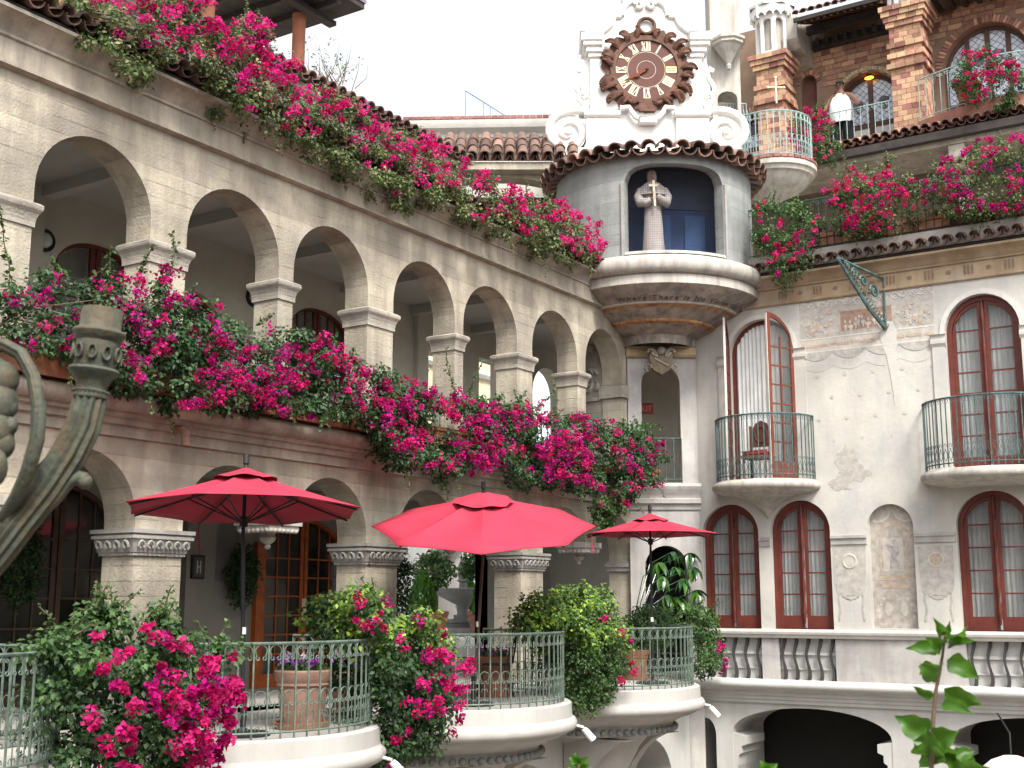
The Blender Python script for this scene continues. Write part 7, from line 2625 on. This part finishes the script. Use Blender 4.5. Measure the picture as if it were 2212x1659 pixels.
for hx, hy in heads:
    c_ = at(hx, hy, 'x', ru.uniform(.6, 1.2))
    st = MB().tube([(.6, -2.2, FZ + .4), ((.6 + c_[0]) / 2, (-2.2 + c_[1]) / 2, c_[2] - .25), tuple(c_)], [.012, .008, .005], 5).build('stem', lm2, ut)
    for i in range(8):
        a = 2 * PI * i / 8 + ru.uniform(-.2, .2)
        mt_ = Matrix.Translation(tuple(c_)) @ Matrix.Rotation(a, 4, 'Z') @ Matrix.Rotation(ru.uniform(.25, .9), 4, 'Y') @ Matrix.Rotation(ru.uniform(-.4, .4), 4, 'X')
        put('leaf', UL[ru.randrange(3)], ut, mtx=mt_)
pot(.6, -2.2, FZ, .28, .50, 'clay pot hidden below the glossy umbrella tree', 'terra2')
ball_plant('fern_shrub', 'feathery green shrub under the umbrella tree', 'shrub', (1.15, -2.3, 1.0), (.45, .7, .42), 420, .05, 'mid', None, (1.1, -2.3, FZ))

# bare little tree top against the sky by the roof gallery
q = at(715, 140, 'd', 24)
tt = thing('sparse_tree', (q[0], q[1], q[2] - 1.0), 'thin pale leafless shrub top above the roof tiles against the sky', 'tree')
m = MB()
rt_ = random.Random(6)
for i in range(26):
    a = rt_.uniform(-1.2, 1.2)
    L = rt_.uniform(.3, .9)
    b_ = Vector((q[0] + rt_.uniform(-.4, .4), q[1] + rt_.uniform(-.4, .4), q[2] - .5))
    m.tube([b_, b_ + Vector((math.sin(a) * L * .4, math.sin(a) * .2, L * .6)), b_ + Vector((math.sin(a) * L * .8, 0, L))], [.010, .006, .002], 4)
m.build('twigs', M['stemwood'], tt)
C = np.array([q[0], q[1], q[2]]) + RNG.normal(scale=(.35, .35, .28), size=(60, 3))
V, F, c = clump_leaves(C, np.full(60, .06), 5, .05, GREENS['olive'])
put('crown', mesh_np('crown', V, F, c, M['leaf'], 2), tt, kind='stuff')
# ============================================================ foreground lamp bracket
M['lampiron'] = mat('mossy_green_iron', (.09, .102, .078), rough=.65, var=.35, scale=22, bump=.22, bscale=60, stain=.5, stain_col=(.19, .11, .045), streak=(25, 25, 8))
LD = 2.6
def lp(x, y, d=LD): return Vector(at(x, y, 'd', d))
FL = thing('street_lamp', tuple(lp(60, 1200)), 'mossy green scrolled iron lamp arm close to the camera at the left', 'lamp')
lower, upper = lp(40, 1150), lp(222, 680)
axis = []
for x, y in ((-110, 1300), (-50, 1245), (5, 1180), (50, 1120), (105, 1050), (150, 980), (180, 920), (195, 860)):
    axis.append(lp(x, y))
px_ = LD / 2675.0
rad_ = [34, 34, 34, 34, 35, 36, 35, 33]
# fluted horn: ribs as geometry
m = MB()
n = 24
def tubering(m, c, t, r, n, flute=0.0):
    t = t.normalized()
    u = Vector((0, 0, 1)).cross(t).normalized()
    w = t.cross(u)
    for k in range(n):
        a = 2 * PI * k / n
        rr = r * (1 + flute * math.cos(12 * a))
        m.v.append(tuple(c + (u * math.cos(a) + w * math.sin(a)) * rr))
def skin_rings(m, count, n):
    for i in range(count - 1):
        for k in range(n):
            l = (k + 1) % n
            m.f.append((i * n + k, i * n + l, (i + 1) * n + l, (i + 1) * n + k))
n = 48
for i, c in enumerate(axis):
    t = (axis[min(i + 1, len(axis) - 1)] - axis[max(0, i - 1)])
    tubering(m, c, t, rad_[i] * px_, n, .10)
skin_rings(m, len(axis), n)
m.build('fluted_arm', M['lampiron'], FL, smooth=60)
# turned cup in line with the arm's end
ax = (lp(222, 670) - lp(194, 862)).normalized()
o = lp(194, 862)
Lc = (lp(222, 668) - o).length
prof = [(35, .0), (39, .01), (40, .03), (37, .05), (37, .07), (39, .085), (35, .10), (35, .14), (40, .20), (50, .26), (58, .29), (60, .31), (56, .335), (47, .345), (48, .36), (50, .60), (49, .63), (54, .66), (60, .70), (62, .73), (58, .76), (50, .775), (48, .79), (48, .97), (45, 1.0), (0, 1.0)]
m = MB()
n = 36
for r, h in prof:
    tubering(m, o + ax * (h * Lc), ax, max(.01, r) * .93 * px_, n)
skin_rings(m, len(prof), n)
m.build('cup', M['lampiron'], FL, smooth=40)
# row of carved ovals on the cup
u = Vector((0, 0, 1)).cross(ax).normalized()
w = ax.cross(u)
for i in range(10):
    a = 2 * PI * i / 10 + .15
    c = o + ax * (.49 * Lc) + (u * math.cos(a) + w * math.sin(a)) * 50 * px_
    tv = (-u * math.sin(a) + w * math.cos(a))
    m = MB().tube([c + tv * 9 * px_ * math.cos(b) + ax * 15 * px_ * math.sin(b) for b in np.linspace(0, 2 * PI, 13)[:-1]], 3.4 * px_, 6, closed=True)
    m.build('carved_oval', M['lampiron'], FL, smooth=60)
m = MB()
for i in range(26):
    a = 2 * PI * i / 26
    c = o + ax * (.078 * Lc) + (u * math.cos(a) + w * math.sin(a)) * 39 * px_
    m.ball(c, 2.6 * px_, 6, 4)
m.build('bead_band', M['lampiron'], FL, smooth=60)
# the inner C-scroll
pts = [lp(-60, 770, 2.5), (lp(-20, 752, 2.5)), lp(10, 746, 2.5), lp(45, 765, 2.5), lp(72, 815, 2.5), lp(84, 880, 2.5), lp(80, 950, 2.5), lp(60, 1020, 2.52), lp(35, 1075, 2.55), lp(0, 1130, 2.6)]
MB().tube(pts, [14 * px_, 15 * px_, 15 * px_, 15 * px_, 15 * px_, 16 * px_, 16 * px_, 16 * px_, 15 * px_, 14 * px_], 12).build('inner_scroll', M['lampiron'], FL, smooth=60)
MB().tube([p + Vector((0, 0, .004)) - Vector(_fh) * .014 for p in pts], 4.5 * px_, 8).build('scroll_rib', M['lampiron'], FL, smooth=60)
# lobed leaf mass at the left edge
m = MB()
for x, y, r in ((-8, 870, 44), (5, 820, 34), (-20, 930, 48), (18, 880, 20), (0, 960, 30), (20, 920, 18), (-10, 800, 26)):
    m.ball(lp(x, y, 2.5), r * px_, 14, 9, (1, 1, 1.15))
m.build('leaf_boss', M['lampiron'], FL, smooth=60)
m = MB().ball(lp(-14, 1010, 2.45), 28 * px_, 12, 8, (1, 1, 1.5))
m.build('leaf_boss', M['lampiron'], FL, smooth=60)
# curled leaf springing to the right
pts = [lp(40, 1130), lp(80, 1110), lp(120, 1075), lp(150, 1042), lp(172, 1030), lp(185, 1038)]
MB().tube(pts, [16 * px_, 17 * px_, 15 * px_, 12 * px_, 14 * px_, 17 * px_], 10).build('curled_leaf', M['lampiron'], FL, smooth=60)
MB().ball(lp(183, 1040), 17 * px_, 12, 8).build('curl_tip', M['lampiron'], FL, smooth=60)

# ============================================================ young plants close to the camera
lg = mat('young_leaf', (.04, .125, .010), rough=.42, var=.25, scale=30, bump=.1, hue=(.075, .19, .018), spec=.4)
t_ = lg.node_tree
b_ = t_.nodes['Principled BSDF']
tr_ = _n(t_, 'ShaderNodeBsdfTranslucent')
tr_.inputs['Color'].default_value = (.13, .30, .02, 1)
ms_ = _n(t_, 'ShaderNodeMixShader')
ms_.inputs[0].default_value = .35
t_.links.new(b_.outputs[0], ms_.inputs[1])
t_.links.new(tr_.outputs[0], ms_.inputs[2])
t_.links.new(ms_.outputs[0], t_.nodes['Material Output'].inputs[0])


def lobed_leaf(parent, base, tip, width, side=0.0, lobes=2, droop=.15, twist=0.0, cup=.25):
    """broad pointed leaf between two points, with shallow side lobes and a raised fold"""
    base, tip = Vector(base), Vector(tip)
    D = tip - base
    L = D.length
    D.normalize()
    view = Vector(_fh)
    B = D.cross(view).normalized()
    Nn = B.cross(D).normalized()
    Bq = (B * math.cos(twist) + Nn * math.sin(twist)).normalized()
    Nq = D.cross(Bq).normalized()
    m = MB()
    seg = 18
    for i in range(seg + 1):
        s = i / seg
        prof = (math.sin(PI * s ** .55) ** .9) * (1 - .35 * s) * 1.25 if s < 1 else 0
        lob = 1 + .12 * math.sin(s * PI * 2 * lobes + .6) * (s > .1)
        wd = width * prof * lob
        c = base + D * (L * s) + Nq * (-droop * L * (s * s - s) * 2) 
        wave = .06 * width * math.sin(s * 11)
        for k in (-1, -.5, 0, .5, 1):
            m.v.append(tuple(c + Bq * (k * wd / 2) + Nq * (abs(k) ** 1.5 * wd * cup + wave * k)))
    for i in range(seg):
        for k in range(4):
            b = i * 5 + k
            m.f.append((b, b + 1, b + 6, b + 5))
    return m.build('leaf', lg, parent, smooth=80)


FDP = 3.0
def fp_(x, y, d=FDP): return Vector(at(x, y, 'd', d))
SP = thing('leafy_shoot', tuple(fp_(2012, 1700)), 'bright green leafy shoot close to the camera at the lower right', 'plant')
stem_px = [(2010, 1740), (2012, 1659), (2013, 1600), (2017, 1540), (2022, 1490), (2030, 1450), (2036, 1415), (2040, 1385), (2042, 1362)]
MB().tube([fp_(*q) for q in stem_px], [.0062, .006, .0056, .005, .0045, .004, .0035, .003, .0025], 8).build('stem', M['stemwood'], SP, smooth=60)
LV = [((2040, 1375), (2015, 1332), 24, .2), ((2042, 1372), (2088, 1353), 34, -.3), ((2040, 1378), (2052, 1340), 18, .4), ((2040, 1400), (1998, 1375), 34, .4), ((2037, 1398), (1955, 1401), 34, -.2), ((2041, 1395), (2110, 1385), 30, .7),
      ((2036, 1420), (2117, 1468), 44, .3), ((2034, 1440), (1988, 1458), 46, -.4), ((2038, 1440), (1985, 1432), 26, .8), ((2024, 1505), (1970, 1480), 24, .5), ((2028, 1482), (2120, 1522), 42, -.3), ((2024, 1520), (2108, 1545), 26, .7),
      ((2018, 1590), (1931, 1545), 58, .2), ((2016, 1600), (2072, 1580), 50, .1), ((2014, 1640), (2005, 1570), 66, .5), ((2020, 1600), (2052, 1650), 56, -.4), ((2030, 1625), (2108, 1655), 48, .2), ((2060, 1640), (2105, 1622), 34, .6), ((2075, 1655), (2140, 1659), 36, .2), ((2020, 1600), (1985, 1660), 44, .4)]
for (x0, y0), (x1, y1), w_, tw in LV:
    dd = FDP + random.uniform(-.12, .12)
    b0 = fp_(x0, y0)
    mid_ = b0.lerp(fp_(x1, y1, dd), .12)
    lobed_leaf(SP, mid_, fp_(x1, y1, dd), w_ * FDP / 2675 * .92, twist=tw + random.uniform(-.3, .3))
SP2 = thing('leafy_shoot', tuple(fp_(1250, 1720)), 'small bright leaf tuft poking up at the bottom centre', 'plant')
MB().tube([fp_(1256, 1740), fp_(1252, 1690), fp_(1250, 1650)], .004, 6).build('stem', M['stemwood'], SP2)
for a, b, w_ in (((1250, 1652), (1228, 1632), 16), ((1250, 1650), (1243, 1622), 15), ((1250, 1650), (1272, 1632), 16), ((1252, 1660), (1275, 1652), 15), ((1250, 1662), (1222, 1655), 15), ((1252, 1668), (1270, 1675), 18)):
    lobed_leaf(SP2, fp_(*a), fp_(*b), w_ * FDP / 2675 * 1.1, lobes=0, twist=random.uniform(-.5, .5))
SP3 = thing('leafy_shoot', tuple(fp_(1650, 1720)), 'leaf tips just showing at the bottom edge right of centre', 'plant')
MB().tube([fp_(1662, 1760), fp_(1660, 1690), fp_(1658, 1665)], .004, 6).build('stem', M['stemwood'], SP3)
for a, b, w_ in (((1656, 1668), (1643, 1640), 20), ((1658, 1668), (1680, 1650), 20), ((1658, 1672), (1632, 1662), 18)):
    lobed_leaf(SP3, fp_(*a), fp_(*b), w_ * FDP / 2675 * 1.1, lobes=0, twist=random.uniform(-.5, .5))
# unseen wings of the enclosed court, added and sized to block low sky light
OW = thing('sky_blocking_wing', (24, -20, -4), 'unseen wing closing the court behind the camera, added to block low sky light', 'building')
MB().box(FLAT, 20, 26, -60, 14, -4, 8).build('wall', M['conc'], OW)
MB().box(FLAT, -6, 26, -44, -38, -4, 8).build('wall', M['conc'], OW)
S.render.resolution_x, S.render.resolution_y = 1024, 768
S.cycles.max_bounces, S.cycles.diffuse_bounces, S.cycles.glossy_bounces, S.cycles.transmission_bounces, S.cycles.transparent_max_bounces = 6, 3, 2, 2, 6
